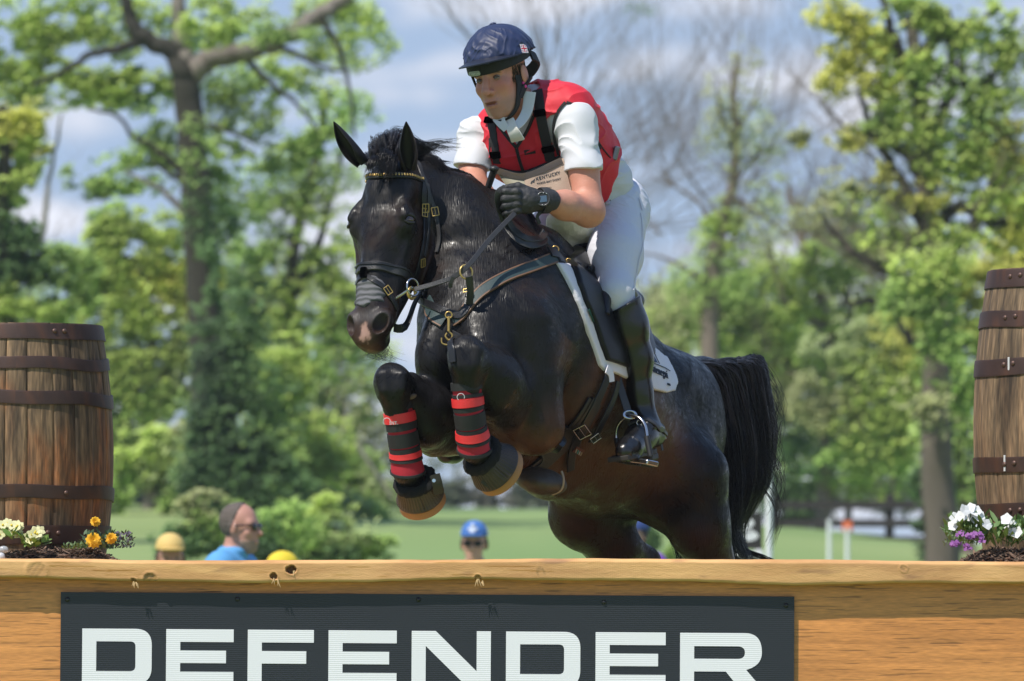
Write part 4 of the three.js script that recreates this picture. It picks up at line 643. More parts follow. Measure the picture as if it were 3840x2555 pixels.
  { // far wood along the edge of the field
    const z = -150, t = tree('woodland', 'hazy line of far trees beyond the field', 'woods', 1900, 1900, z); t.userData.kind = 'stuff'; t.userData.category = undefined; delete t.userData.category; t.userData.label = 'hazy line of far trees beyond the field';
    const b = []; for (let i = 0; i < 46; i++) { const x = -60 + i * 88, d = noise(i * 0.7, 3, 1); if (x > 3050 && x < 3450 && R() < 0.5) continue; b.push([x, 1860 + 20 * d, 80, 45 + 40 * Math.abs(d), z, 170, R() < 0.5 ? [0.17, 0.21, 0.12] : [0.2, 0.2, 0.15]]); if (R() < 0.75) b.push([x + 30, 1770 + 40 * d, 70, 70, z, 36, [0.2, 0.22, 0.15]]); }
    crown(t, b, 0.22); }

  // ---- the fence, post, board and flag on the far field
  {
    const z = -78, f = thing('rail_fence', 'far dark rail fence across the field right of the horse', 'fence', P(3200, 1990, z)), m = mat([0.035, 0.03, 0.028], 0.8), pm = P(2960, 1945, z).y, step = 1.9;
    for (let x = P(2900, 1950, z).x; x < P(3560, 1950, z).x; x += step) partW('post', new THREE.BoxGeometry(0.14, 1.5, 0.12).translate(x, pm - 0.35, z), m, f);
    for (const dy of [0.22, -0.08, -0.36]) partW('rail', new THREE.BoxGeometry(P(3580, 1950, z).x - P(2880, 1950, z).x, 0.13, 0.05).translate((P(3580, 1950, z).x + P(2880, 1950, z).x) / 2, pm + dy, z + 0.09), m, f);
  }
  {
    const z = -26, x = P(2885, 1900, z).x, y0 = groundH(x, z), y1 = P(2885, 1740, z).y, t = thing('white_post', 'plain white post standing behind the horse tail', 'post', V(x, y0, z)); part('shaft', new THREE.CylinderGeometry(0.028, 0.028, y1 - y0, 14).translate(0, (y1 - y0) / 2, 0), mat([0.7, 0.72, 0.74], 0.5), t); part('cap', new THREE.SphereGeometry(0.032, 12, 8).scale(1, 0.6, 1).translate(0, y1 - y0, 0), mat([0.7, 0.72, 0.74], 0.5), t);
  }
  {
    const z = -26, a = P(2700, 1925, z), b = P(2858, 2060, z), t = thing('notice_board', 'dark notice board with white print behind the horse tail', 'sign', V((a.x + b.x) / 2, groundH(a.x, z), z)), w = b.x - a.x, h = a.y - b.y;
    partW('board', new THREE.BoxGeometry(w, h, 0.03).translate((a.x + b.x) / 2, (a.y + b.y) / 2, z), mat([0.025, 0.022, 0.02], 0.6), t); const wm = mat([0.7, 0.7, 0.72], 0.6);
    for (const [x, y, rx, ry] of [[2806, 1962, 22, 18], [2790, 1990, 34, 8], [2806, 2010, 38, 20], [2780, 2005, 14, 14]]) { const p = P(x, y, z + 0.018), m = (DIST - z) / FPX; partW('white_print', new THREE.CylinderGeometry(1, 1, 0.004, 20).rotateX(Math.PI / 2).scale(rx * m, ry * m, 1).translate(p.x, p.y, p.z), wm, t); }
    const ps = P(2810, 2070, z); for (const x of [2715, 2845]) { const p = P(x, 2060, z), g = groundH(p.x, z); partW('leg', new THREE.BoxGeometry(0.05, p.y - g, 0.05).translate(p.x, (p.y + g) / 2, z), mat([0.6, 0.6, 0.6], 0.6), t); }
    partW('shelf', new THREE.BoxGeometry(w, 0.05, 0.12).translate(ps.x - 0.05, ps.y - 0.02, z), wm, t);
  }
  for (const [x, y0, h, lab, top] of [[3178, 2030, 62, 'orange-topped white marker on the far field', true], [3110, 2010, 70, 'plain white marker left of the orange-topped one on the far field', false]]) {
    const z = -62, p = P(x, y0 - h / 2, z), g = groundH(p.x, z), t = thing('marker_post', lab, 'marker', V(p.x, g, z)), yt = P(x, y0 - h + 10, z).y; partW('shaft', new THREE.CylinderGeometry(0.03, 0.03, yt - g, 10).translate(p.x, (yt + g) / 2, z), mat([0.75, 0.78, 0.8], 0.5), t); if (top) partW('flag', new THREE.BoxGeometry(0.13, 0.14, 0.03).translate(p.x, yt + 0.02, z), mat([0.75, 0.16, 0.06], 0.6), t);
  }
  // ---- onlookers: each a continuous body standing on the ground
  const person = (o) => {
    const z = o.z, m = (DIST - z) / FPX, hc = P(o.px, o.py, z), g = groundH(hc.x, z), k = o.k ?? 1, t = thing('person', o.label, 'person', V(hc.x, g, z)), yaw = o.yaw, F = V(Math.sin(yaw), 0, Math.cos(yaw)), X = V(Math.cos(yaw), 0, -Math.sin(yaw)), Yv = V(0, 1, 0);
    const q = (x, y, f) => hc.clone().addScaledVector(X, x * k).addScaledVector(Yv, y * k).addScaledVector(F, f * k), el = (x, y, f, a, b, c, kk = 0.02) => ell(q(x, y, f), X, Yv, F, [a * k, b * k, c * k], kk), co = (a, b, r, s, kk = 0.03) => cone(q(...a), q(...b), r * k, s * k, kk);
    const H = [el(0, 0.03, -0.01, 0.078, 0.095, 0.098), el(0, -0.05, 0.035, 0.06, 0.078, 0.062, 0.03), co([0, 0.0, 0.085], [0, -0.035, 0.112], 0.009, 0.014, 0.012), el(0, -0.11, 0.06, 0.03, 0.024, 0.026, 0.03), el(0, -0.078, 0.09, 0.026, 0.007, 0.01, 0.008), co([-0.045, 0.02, 0.07], [0.045, 0.02, 0.07], 0.013, 0.013)];
    for (const s of [-1, 1]) H.push(el(0.08 * s, -0.005, -0.01, 0.01, 0.033, 0.02, 0.008), el(0.042 * s, -0.03, 0.06, 0.025, 0.022, 0.02, 0.02));
    const fall = -(hc.y - g) / k, B = [co([0, -0.08, -0.03], [0, -0.18, -0.045], 0.057, 0.064), co([-0.15, -0.205, -0.05], [0.15, -0.205, -0.05], 0.075, 0.075, 0.08), el(0, -0.38, -0.03, 0.18, 0.2, 0.125, 0.06), el(0, -0.62, -0.03, 0.165, 0.2, 0.13, 0.08), el(0, -0.8, -0.03, 0.17, 0.12, 0.125, 0.06)];
    const arms = [], legs = []; for (const s of [-1, 1]) { arms.push(co([0.19 * s, -0.25, -0.05], [0.24 * s, -0.52, -0.04], 0.06, 0.045), co([0.24 * s, -0.52, -0.04], [0.2 * s, -0.72, 0.1], 0.043, 0.032), el(0.195 * s, -0.78, 0.13, 0.03, 0.05, 0.035)); for (let i = 0; i < 4; i++) arms.push(co([(0.175 + 0.014 * i) * s, -0.81, 0.14], [(0.172 + 0.015 * i) * s, -0.87, 0.135 - 0.01 * (i % 2)], 0.009, 0.007, 0.005)); arms.push(co([0.175 * s, -0.77, 0.15], [0.155 * s, -0.82, 0.165], 0.01, 0.008, 0.006)); legs.push(co([0.09 * s, -0.85, -0.03], [0.1 * s, (-0.85 + fall + 0.09) / 2 - 0.02, -0.02], 0.088, 0.06), co([0.1 * s, (-0.85 + fall + 0.09) / 2 - 0.02, -0.02], [0.1 * s, fall + 0.09, -0.05], 0.06, 0.042), co([0.1 * s, fall + 0.05, -0.06], [0.12 * s, fall + 0.04, 0.14], 0.045, 0.038)); }
    const sk = o.skin ?? [0.42, 0.22, 0.16];
    partW('body', new Field([group(H, 0.02), group([...B, ...arms, ...legs].map((p) => ({ ...p, d: (x, y, zz) => p.d(x, y, zz) + 0.006 })), 0.03)]).mesh(0.011 * k), mat(sk, 0.55), t);
    partW('shirt', new Field([group(B.slice(1).map((p) => ({ ...p, d: (x, y, zz) => p.d(x, y, zz) - 0.012 })), 0.02), group(arms.filter((p, i) => i % 8 === 0).map((p) => ({ ...p, d: (x, y, zz) => p.d(x, y, zz) - 0.014 })), 0.03), ...(o.collar ? [el(0, -0.125, -0.04, 0.08, 0.04, 0.088, 0.02)] : [])], (x, y, zz, d) => Math.abs(d) < 0.03 ? 0.008 * noise(x * 8, y * 8, zz * 8) : 0).mesh(0.012 * k), mat(o.shirt, 0.8), t);
    partW('trousers', new Field(legs.filter((p, i) => i % 3 < 2).map((p) => ({ ...p, d: (x, y, zz) => p.d(x, y, zz) - 0.012 })).concat([el(0, -0.85, -0.03, 0.18, 0.1, 0.135, 0.05)])).mesh(0.016 * k), mat([0.06, 0.065, 0.08], 0.85), t);
    const hf = new Field(H);
    if (o.hair) partW('hair', new Field([{ op: 1, k: 0.01, c: q(0, 0.04, -0.02), R: 0.2, d: (x, y, zz) => hf.at(x, y, zz) - 0.005 * k - 0.004 * noise(x * 90, y * 90, zz * 90) }, inter(half(q(0, o.bald ? 0.07 : 0.06, o.bald ? 0.01 : 0.03), V(0, -0.35, 0).addScaledVector(F, 1).normalize()), 0.01), inter(half(q(0, -0.05, 0), V(0, -1, 0)), 0.01), ...(o.bald ? [cut(el(0, 0.13, 0.1, 0.05, 0.06, 0.07), 0.015)] : [])]).mesh(0.008 * k), mat(o.hair, 0.8), t);
    if (o.cap) { const c = partW('cap', new Field([el(0, 0.062, -0.012, 0.092, 0.096, 0.108), inter(half(q(0, 0.052, 0), V(0, -1, 0)), 0.005)]).mesh(0.007 * k), mat(o.cap[0], 0.75), t);
      partW('cap_peak', new Field([el(0, 0.054, 0.10, 0.080, 0.012, 0.085), cut(el(0, -0.071, 0.07, 0.12, 0.12, 0.16), 0.01)]).mesh(0.006 * k), mat(o.cap[2] ?? o.cap[0], 0.75), c);
      if (o.cap[1]) partW('cap_back', new Field([el(0, 0.062, -0.02, 0.0945, 0.092, 0.110), inter(half(q(0, 0.052, 0), V(0, -1, 0)), 0.005), inter(half(q(0, 0, 0.02), F.clone()), 0.004)]).mesh(0.007 * k), mat(o.cap[1], 0.8), c);
      if (o.cap[3]) for (const [x, y, r] of [[0, 0.118, 0.016], [0, 0.098, 0.011], [-0.022, 0.093, 0.013], [0.022, 0.093, 0.013], [0, 0.078, 0.02]]) partW('emblem', new THREE.SphereGeometry(r * k, 10, 8).translate(...q(x, y, 0.098 - 0.25 * (y - 0.07)).toArray()), mat(o.cap[3], 0.6), c); }
    if (o.shades) { const s = []; for (const e of [-1, 1]) { s.push(new THREE.SphereGeometry(1, 14, 10).applyMatrix4(basis(q(0.034 * e, 0.0, 0.094), X.clone().multiplyScalar(0.029 * k), Yv.clone().multiplyScalar(0.021 * k), F.clone().multiplyScalar(0.009 * k)))); s.push(tube([q(0.062 * e, 0.008, 0.085), q(0.083 * e, 0.008, 0.02), q(0.084 * e, 0.002, -0.02)], 0.004 * k, 5)); } s.push(tube([q(-0.02, 0.006, 0.102), q(0.02, 0.006, 0.102)], 0.004 * k, 5)); partW('sunglasses', s, mat([0.01, 0.01, 0.012], 0.15), t); }
    else for (const e of [-1, 1]) partW('eye', new THREE.SphereGeometry(0.011 * k, 10, 8).translate(...q(0.032 * e, 0.0, 0.083).toArray()), mat([0.1, 0.08, 0.07], 0.2), t);
    if (o.beard) partW('beard', new Field([{ op: 1, k: 0.01, c: q(0, -0.1, 0.05), R: 0.12, d: (x, y, zz) => hf.at(x, y, zz) - 0.003 * k }, inter(half(q(0, -0.065, 0), V(0, 1, 0)), 0.01), inter(half(q(0, 0, 0.0), F.clone().negate()), 0.01), cut(el(0, -0.078, 0.1, 0.026, 0.01, 0.03), 0.006)]).mesh(0.007 * k), mat([0.28, 0.19, 0.15], 0.9), t);
    return t;
  };
  person({ px: 900, py: 1978, z: -11.5, yaw: 1.25, k: 1.02, label: 'balding man in a light blue collared shirt and sunglasses, facing right', shirt: [0.10, 0.32, 0.62], collar: true, hair: [0.10, 0.08, 0.07], bald: true, shades: true, beard: true, skin: [0.46, 0.23, 0.175] });
  person({ px: 1778, py: 2040, z: -20, yaw: -0.1, k: 1.0, label: 'person in a blue and white cap and sunglasses below the horse forelegs', shirt: [0.55, 0.56, 0.6], cap: [[0.05, 0.15, 0.42], [0.62, 0.65, 0.72], [0.05, 0.14, 0.38], [0.6, 0.65, 0.75]], shades: true, hair: [0.05, 0.035, 0.03], skin: [0.55, 0.3, 0.22] });
  person({ px: 638, py: 2094, z: -18, yaw: 0.15, k: 1.02, label: 'person in a straw-yellow cap left of the man in blue', shirt: [0.3, 0.3, 0.32], cap: [[0.62, 0.44, 0.15], null, [0.55, 0.38, 0.12]], hair: [0.05, 0.035, 0.03] });
  person({ px: 1052, py: 2160, z: -14, yaw: -1.1, k: 0.9, label: 'person in a bright yellow cap just right of the man in blue', shirt: [0.5, 0.42, 0.05], cap: [[0.68, 0.52, 0.03], null, [0.66, 0.50, 0.03]], hair: [0.06, 0.04, 0.03] });
  person({ px: 2385, py: 2014, z: -24, yaw: -0.7, k: 0.95, label: 'person in a dark blue cap and purple top seen between the hind legs', shirt: [0.16, 0.05, 0.36], cap: [[0.03, 0.06, 0.20], null, [0.03, 0.06, 0.2]], hair: [0.04, 0.03, 0.03], skin: [0.46, 0.26, 0.2] });
}
scene.fog = new THREE.FogExp2(new THREE.Color(0.78, 0.84, 0.95), 0.0003);

// ---------------------------------------------------------------- the horse
const W0 = PH(2090, 900, -0.6);
const FW = V(-0.425, 0.423, 0.80).normalize(), LF = V(0.883, 0, 0.469).normalize(), UP = V(0, 0, 0).crossVectors(FW, LF).negate().normalize();
if (UP.y < 0) UP.negate();
const S = (f, u, l) => W0.clone().addScaledVector(FW, f).addScaledVector(UP, u).addScaledVector(LF, l);
const tr = (f, u, l, rf, ru, rl, k = 0.06, rot = 0) => {   // trunk ellipsoid, turned by rot in the mid plane
  const X = FW.clone().multiplyScalar(Math.cos(rot)).addScaledVector(UP, Math.sin(rot)), Y = UP.clone().multiplyScalar(Math.cos(rot)).addScaledVector(FW, -Math.sin(rot));
  return ell(S(f, u, l), X, Y, LF, [rf, ru, rl], k);
};
// head frame: D down the face, N out of the face, R to the horse's left
const HO = PH(1432, 602, -0.09);
const HD = V(-0.105, -0.955, 0.25).normalize();
let HR = V(0.87, 0, 0.49); HR.addScaledVector(HD, -HR.dot(HD)).normalize();
const HN = HD.clone().cross(HR).normalize();
if (HN.z < 0) HN.negate();
const HK = 1.0, HW = 1.12;
const Hh = (d, n, r) => HO.clone().addScaledVector(HD, d * HK).addScaledVector(HN, n * HK).addScaledVector(HR, r * HW);
const he = (d, n, r, rd, rn, rr, k = 0.03, tilt = 0) => {
  const X = HD.clone().multiplyScalar(Math.cos(tilt)).addScaledVector(HR, Math.sin(tilt)), Z = HR.clone().multiplyScalar(Math.cos(tilt)).addScaledVector(HD, -Math.sin(tilt));
  return ell(Hh(d, n, r), X, HN, Z, [rd * HK, rn * HK, rr * HW], k);
};
const hc = (a, b, ra, rb, k = 0.03) => cone(Hh(...a), Hh(...b), ra * HK, rb * HK, k);
const horseParts = []; let headGroup = null;
{
  const h = horseParts, add = (...q) => h.push(...q);
  // trunk
  add(tr(-0.20, -0.43, 0, 0.50, 0.37, 0.275, 0.08), tr(-0.52, -0.43, 0, 0.42, 0.33, 0.275, 0.1, 0.03));
  add(cone(S(0.06, -0.06, 0), S(-0.3, -0.1, 0), 0.05, 0.07, 0.1), cone(S(-0.25, -0.16, 0), S(-0.72, -0.17, 0), 0.13, 0.13, 0.1));
  add(tr(-0.76, -0.205, 0, 0.26, 0.15, 0.2, 0.09, 0.15));
  for (const s of [-1, 1]) {
    add(tr(-0.85, -0.36, 0.14 * s, 0.26, 0.34, 0.15, 0.08, 0.25));
    add(tr(-0.70, -0.22, 0.17 * s, 0.1, 0.08, 0.07, 0.07));                         // point of hip
    add(tr(0.17, -0.47, 0.165 * s, 0.15, 0.27, 0.09, 0.06, 0.42));                 // shoulder blade
    add(tr(-0.07, -0.50, 0.20 * s, 0.15, 0.2, 0.075, 0.05, -0.3));                    // upper arm muscle
    add(cone(S(0.34, -0.50, 0.13 * s), S(0.16, -0.80, 0.17 * s), 0.12, 0.1, 0.06));
    add(tr(0.42, -0.66, 0.085 * s, 0.13, 0.15, 0.085, 0.03));                         // breast
  }
  add(tr(0.26, -0.48, 0, 0.25, 0.29, 0.19, 0.08));
  add(cone(S(0.22, -0.82, 0), S(-0.3, -0.755, 0), 0.1, 0.09, 0.08));
  // neck
  const nk = (px, py, z) => PH(px, py, z);
  add(cone(nk(1575, 655, -0.25), nk(1725, 725, -0.3), 0.05, 0.055, 0.06), cone(nk(1725, 725, -0.3), nk(1870, 812, -0.38), 0.055, 0.065, 0.06), cone(nk(1870, 812, -0.38), S(0.02, -0.1, 0), 0.065, 0.075, 0.08));
  add(cone(nk(1590, 760, -0.29), nk(1735, 890, -0.27), 0.085, 0.12, 0.08), cone(nk(1735, 890, -0.27), nk(1900, 1060, -0.3), 0.12, 0.19, 0.09));
  add(cone(nk(1664, 950, -0.26), nk(1730, 1080, -0.16), 0.07, 0.11, 0.06), cone(nk(1730, 1080, -0.16), nk(1790, 1200, -0.1), 0.11, 0.15, 0.08));
  // near fore (the horse's left)
  let L = []; const leg = (...q) => L.push(...q), done = (k) => { add(group(L, k)); L = []; };
  const K1 = nk(1752, 1338, 0.26), F1 = nk(1784, 1680, 0.2);
  leg(cone(nk(1898, 1498, -0.06), nk(1842, 1428, 0.12), 0.118, 0.094, 0.05), cone(nk(1850, 1430, 0.12), nk(1775, 1360, 0.23), 0.1, 0.062, 0.04));
  leg(cone(nk(1905, 1592, -0.06), nk(1845, 1490, 0.1), 0.055, 0.07, 0.04));
  leg(cone(nk(1748, 1325, 0.27), nk(1750, 1375, 0.285), 0.062, 0.056, 0.03), cone(nk(1750, 1370, 0.27), nk(1746, 1460, 0.26), 0.05, 0.037, 0.03));
  leg(cone(nk(1748, 1440, 0.265), nk(1770, 1620, 0.235), 0.034, 0.032, 0.03), cone(nk(1764, 1450, 0.23), nk(1786, 1640, 0.2), 0.026, 0.028, 0.02), ball(F1, 0.047, 0.03));
  leg(cone(F1, nk(1822, 1722, 0.16), 0.042, 0.04, 0.03));
  leg(ball(nk(1800, 1392, 0.2), 0.032, 0.02), cone(nk(1712, 1318, 0.31), nk(1716, 1372, 0.32), 0.02, 0.018, 0.02), cone(nk(1788, 1316, 0.31), nk(1782, 1366, 0.32), 0.02, 0.018, 0.02), cone(nk(1830, 1330, 0.16), nk(1930, 1400, 0.02), 0.03, 0.035, 0.02), cone(nk(1800, 1420, 0.17), nk(1900, 1500, 0.02), 0.026, 0.04, 0.02)); done(0.03);
  // off fore (the horse's right)
  const F2 = nk(1526, 1762, 0.1);
  leg(cone(nk(1700, 1570, -0.15), nk(1590, 1545, 0.02), 0.125, 0.092, 0.05), cone(nk(1590, 1545, 0.02), nk(1500, 1465, 0.13), 0.092, 0.06, 0.04));
  leg(cone(nk(1618, 1662, -0.1), nk(1600, 1600, 0.02), 0.042, 0.06, 0.05));
  leg(cone(nk(1470, 1430, 0.17), nk(1474, 1468, 0.18), 0.061, 0.054, 0.03), cone(nk(1474, 1460, 0.17), nk(1486, 1540, 0.16), 0.05, 0.036, 0.03));
  leg(cone(nk(1486, 1530, 0.16), nk(1512, 1690, 0.13), 0.034, 0.032, 0.03), cone(nk(1502, 1530, 0.12), nk(1530, 1710, 0.095), 0.026, 0.028, 0.02), ball(F2, 0.047, 0.03));
  leg(cone(F2, nk(1548, 1815, 0.06), 0.042, 0.04, 0.03));
  leg(ball(nk(1524, 1490, 0.11), 0.03, 0.02), cone(nk(1436, 1412, 0.21), nk(1440, 1464, 0.22), 0.02, 0.018, 0.02), cone(nk(1508, 1410, 0.21), nk(1504, 1460, 0.22), 0.02, 0.018, 0.02), cone(nk(1545, 1425, 0.1), nk(1620, 1500, 0.0), 0.026, 0.035, 0.02)); done(0.03);
  // near hind
  leg(cone(nk(2596, 1780, -0.93), nk(2626, 1985, -0.96), 0.13, 0.094, 0.07), cone(nk(2622, 1985, -0.95), nk(2668, 2110, -1.02), 0.1, 0.072, 0.06), cone(nk(2668, 2110, -1.02), nk(2700, 2230, -1.1), 0.072, 0.058, 0.05));
  leg(cone(S(-0.62, -0.46, 0.18), S(-0.76, -0.56, 0.18), 0.05, 0.09, 0.08));
  leg(cone(nk(2700, 2225, -1.1), nk(2690, 2500, -1.0), 0.05, 0.038, 0.04), ball(nk(2690, 2510, -1.0), 0.048, 0.03), cone(nk(2690, 2510, -1.0), nk(2660, 2600, -0.92), 0.042, 0.048, 0.03));
  done(0.075);
  // off hind
  leg(cone(nk(2285, 1855, -1.12), nk(2180, 1935, -1.0), 0.128, 0.105, 0.08), cone(nk(2185, 1935, -1.0), nk(2300, 2050, -1.1), 0.105, 0.085, 0.06), cone(nk(2300, 2050, -1.1), nk(2415, 2112, -1.24), 0.085, 0.055, 0.05));
  leg(cone(nk(2415, 2112, -1.24), nk(2340, 2380, -1.15), 0.05, 0.038, 0.04), ball(nk(2340, 2390, -1.15), 0.048, 0.03), cone(nk(2340, 2390, -1.15), nk(2310, 2480, -1.06), 0.042, 0.048, 0.03));
  done(0.05);
  // dock of the tail
  add(cone(nk(2540, 1385, -1.36), nk(2640, 1395, -1.5), 0.06, 0.045, 0.06), cone(nk(2640, 1395, -1.5), nk(2760, 1400, -1.58), 0.045, 0.035, 0.04));
  // head
  L = [];
  leg(he(0.10, -0.075, 0, 0.13, 0.075, 0.078), he(0.20, -0.05, 0, 0.16, 0.05, 0.085));
  leg(hc([0.2, -0.036, 0.02], [0.50, -0.034, 0.012], 0.036, 0.03, 0.03), hc([0.2, -0.036, -0.02], [0.50, -0.034, -0.012], 0.036, 0.03, 0.02));
  for (const s of [-1, 1]) {
    leg(he(0.205, -0.05, 0.08 * s, 0.05, 0.034, 0.03, 0.035, 0.25 * s));
    leg(hc([0.14, -0.028, 0.07 * s], [0.195, -0.02, 0.092 * s], 0.018, 0.017, 0.014));   // brow
    leg(he(0.25, -0.185, 0.05 * s, 0.13, 0.135, 0.045, 0.035));
    leg(hc([0.24, -0.1, 0.054 * s], [0.52, -0.075, 0.034 * s], 0.048, 0.036, 0.035));
    leg(hc([0.245, -0.066, 0.088 * s], [0.38, -0.066, 0.066 * s], 0.014, 0.009, 0.014), hc([0.30, -0.05, 0.06 * s], [0.44, -0.09, 0.056 * s], 0.005, 0.004, 0.008));      // face ridge
    leg(hc([0.30, -0.235, 0.034 * s], [0.53, -0.13, 0.02 * s], 0.028, 0.024, 0.03));
    leg(he(0.572, -0.036, 0.044 * s, 0.05, 0.036, 0.031, 0.014, -0.35 * s));
  }
  leg(he(0.555, -0.065, 0, 0.085, 0.06, 0.06), he(0.622, -0.055, 0, 0.034, 0.042, 0.042), ball(Hh(0.60, -0.118, 0), 0.036, 0.03), he(0.632, -0.085, 0, 0.022, 0.034, 0.036, 0.02));
  for (const s of [-1, 1]) {
    leg(cut(he(0.576, -0.008, 0.056 * s, 0.036, 0.034, 0.019, 0, -0.45 * s), 0.008));
    leg(cut(ball(Hh(0.205, -0.03, 0.108 * s), 0.016), 0.008));
    leg(cut(he(0.125, -0.006, 0.07 * s, 0.03, 0.014, 0.016), 0.03));                    // hollow above the eye
  }
  leg(cut(hc([0.612, -0.045, 0.07], [0.555, -0.1, 0.075], 0.004, 0.004), 0.01), cut(hc([0.612, -0.045, -0.07], [0.555, -0.1, -0.075], 0.004, 0.004), 0.01));
  add(cone(Hh(0.05, -0.1, 0), nk(1600, 800, -0.28), 0.08, 0.085, 0.07)); headGroup = L; done(0.022);
}
const HF = new Field(horseParts);
// ---- patches that lie on a body: its skin, grown by thick, inside a prism over a polygon
function poly2(pts, x, y) {
  let d = 1e9, s = 1; const n = pts.length;
  for (let i = 0, j = n - 1; i < n; j = i++) {
    const [ax, ay] = pts[i], [bx, by] = pts[j], ex = bx - ax, ey = by - ay, wx = x - ax, wy = y - ay;
    const t = clamp((wx * ex + wy * ey) / (ex * ex + ey * ey), 0, 1), qx = wx - ex * t, qy = wy - ey * t; d = Math.min(d, qx * qx + qy * qy);
    const c1 = y >= ay, c2 = y < by, c3 = ex * wy > ey * wx; if ((c1 && c2 && c3) || (!c1 && !c2 && !c3)) s = -s;
  }
  return s * Math.sqrt(d);
}
function patch(F, o, X, Y, pts, thick, cell, more = [], extra, color) {
  const lo = V(1e9, 1e9, 1e9), hi = V(-1e9, -1e9, -1e9);
  for (const p of pts.hits ?? []) { lo.min(p); hi.max(p); }
  for (const p of pts.span ?? []) { lo.min(p); hi.max(p); }
  const c = lo.clone().add(hi).multiplyScalar(0.5), R = lo.distanceTo(hi) / 2 + 0.03;
  const T = typeof thick === 'function' ? thick : () => thick;
  const near = nearList(F.list, c, R + 0.1);
  const post = (v, x, y, z) => { const t = T(x, y, z); return Math.abs(v - (t - 0.012) / 2) - (t + 0.012) / 2; };
  const base = { op: 1, k: 0.001, c, R, list: near, post, d: (x, y, z) => post(evalS(near, x, y, z), x, y, z) };
  const pr = { op: 0, k: 0.008, c, R: 1e9, d: (x, y, z) => { const px = x - o.x, py = y - o.y, pz = z - o.z; return poly2(pts.flat, px * X.x + py * X.y + pz * X.z, px * Y.x + py * Y.y + pz * Y.z); } };
  return new Field([base, pr, ...more], extra).mesh(cell, color);
}
function flatHits(F, px, o, X, Y, span) {
  const hits = px.map(([x, y]) => F.hit(x, y)).filter(Boolean);
  return { hits, flat: hits.map((p) => [p.clone().sub(o).dot(X), p.clone().sub(o).dot(Y)]), span };
}
// ---- hair: many thin tapered strands in one geometry
class Hair {
  constructor() { this.p = []; this.n = []; this.i = []; this.c = []; }
  strand(pts, r0, r1 = 0.0004, seg = 10, sides = 3, shade = 1) {
    const c = new THREE.CatmullRomCurve3(pts), q = Array.from({ length: seg + 1 }, (_, i) => c.getPoint(i / seg)), base = this.p.length / 3;
    let N = V(0.3, 0.2, 0.93);
    for (let i = 0; i <= seg; i++) {
      const t = q[Math.min(seg, i + 1)].clone().sub(q[Math.max(0, i - 1)]).normalize(); N = N.clone().addScaledVector(t, -N.dot(t)).normalize(); const B = t.clone().cross(N), r = lerp(r0, r1, Math.pow(i / seg, 1.5));
      for (let s = 0; s < sides; s++) { const a = s / sides * 6.2832, x = N.x * Math.cos(a) + B.x * Math.sin(a), y = N.y * Math.cos(a) + B.y * Math.sin(a), z = N.z * Math.cos(a) + B.z * Math.sin(a); this.p.push(q[i].x + x * r, q[i].y + y * r, q[i].z + z * r); this.n.push(x, y, z); this.c.push(shade, shade, shade); }
      if (i) for (let s = 0; s < sides; s++) { const a = base + (i - 1) * sides + s, b = base + (i - 1) * sides + (s + 1) % sides, d = a + sides, e = b + sides; this.i.push(a, b, d, b, e, d); }
    }
  }
  geo() { const g = new THREE.BufferGeometry(); g.setAttribute('position', new THREE.Float32BufferAttribute(this.p, 3)); g.setAttribute('normal', new THREE.Float32BufferAttribute(this.n, 3)); g.setAttribute('color', new THREE.Float32BufferAttribute(this.c, 3)); g.setIndex(this.i); return g; }
}
const hairBump = tex(512, 512, (u, v) => 0.5 + 0.45 * tnoise(u, v * 0.2, 150, 1) * 1.2 + 0.3 * tnoise(u, v * 0.3, 60, 5), false);
const coatRough = tex(256, 256, (u, v) => 0.42 + 0.22 * tnoise(u, v, 9, 2) + 0.26 * tnoise(u, v, 34, 6) + 0.1 * tnoise(u, v, 90, 3), false);
const fulOf = (p) => { const q = p.clone().sub(W0); return [q.dot(FW), q.dot(UP), q.dot(LF)]; };
const headOf = (p) => { const q = p.clone().sub(HO); return [q.dot(HD), q.dot(HN), q.dot(HR) / HW]; };

const coatMat = mat([1, 1, 1], 1.0, { vertexColors: true, specularIntensity: 0.5, roughnessMap: rep(coatRough, 2.3, 2.3), bumpMap: rep(hairBump, 4, 1.6), bumpScale: 0.0009 });
const hairMat = mat([0.011, 0.010, 0.012], 0.34, { vertexColors: true, specularIntensity: 0.9 });
const blackLeather = mat([0.012, 0.012, 0.014], 0.36, { bumpMap: rep(grainBump, 8, 8), bumpScale: 0.0006 });
const wornLeather = mat([0.03, 0.029, 0.03], 0.42, { bumpMap: rep(grainBump, 8, 8), bumpScale: 0.0006 });
const brass = mat([0.62, 0.42, 0.15], 0.35, { metalness: 0.75 }), steel = mat([0.5, 0.5, 0.52], 0.22, { metalness: 1 });
const tapeRed = mat([0.78, 0.035, 0.04], 0.45, { bumpMap: rep(grainBump, 12, 12), bumpScale: 0.001 }), clothRed = mat([0.42, 0.012, 0.028], 0.75, { bumpMap: rep(weaveBump, 8, 8), bumpScale: 0.0008 });
const neoprene = mat([0.014, 0.014, 0.015], 0.7, { bumpMap: rep(weaveBump, 10, 10), bumpScale: 0.0008 });
const rubber = mat([1, 1, 1], 0.42, { vertexColors: true, bumpMap: rep(grainBump, 8, 8), bumpScale: 0.0006 });
const fleeceBlack = mat([0.012, 0.012, 0.013], 0.95, { bumpMap: rep(grainBump, 14, 14), bumpScale: 0.005 });
const wornBrown = mat([0.022, 0.015, 0.012], 0.42, { bumpMap: rep(grainBump, 8, 8), bumpScale: 0.0008 }), plasticBlack = mat([0.012, 0.012, 0.013], 0.55);
const hornMat = mat([0.42, 0.20, 0.075], 0.5, { bumpMap: rep(grainBump, 6, 10), bumpScale: 0.0012 });

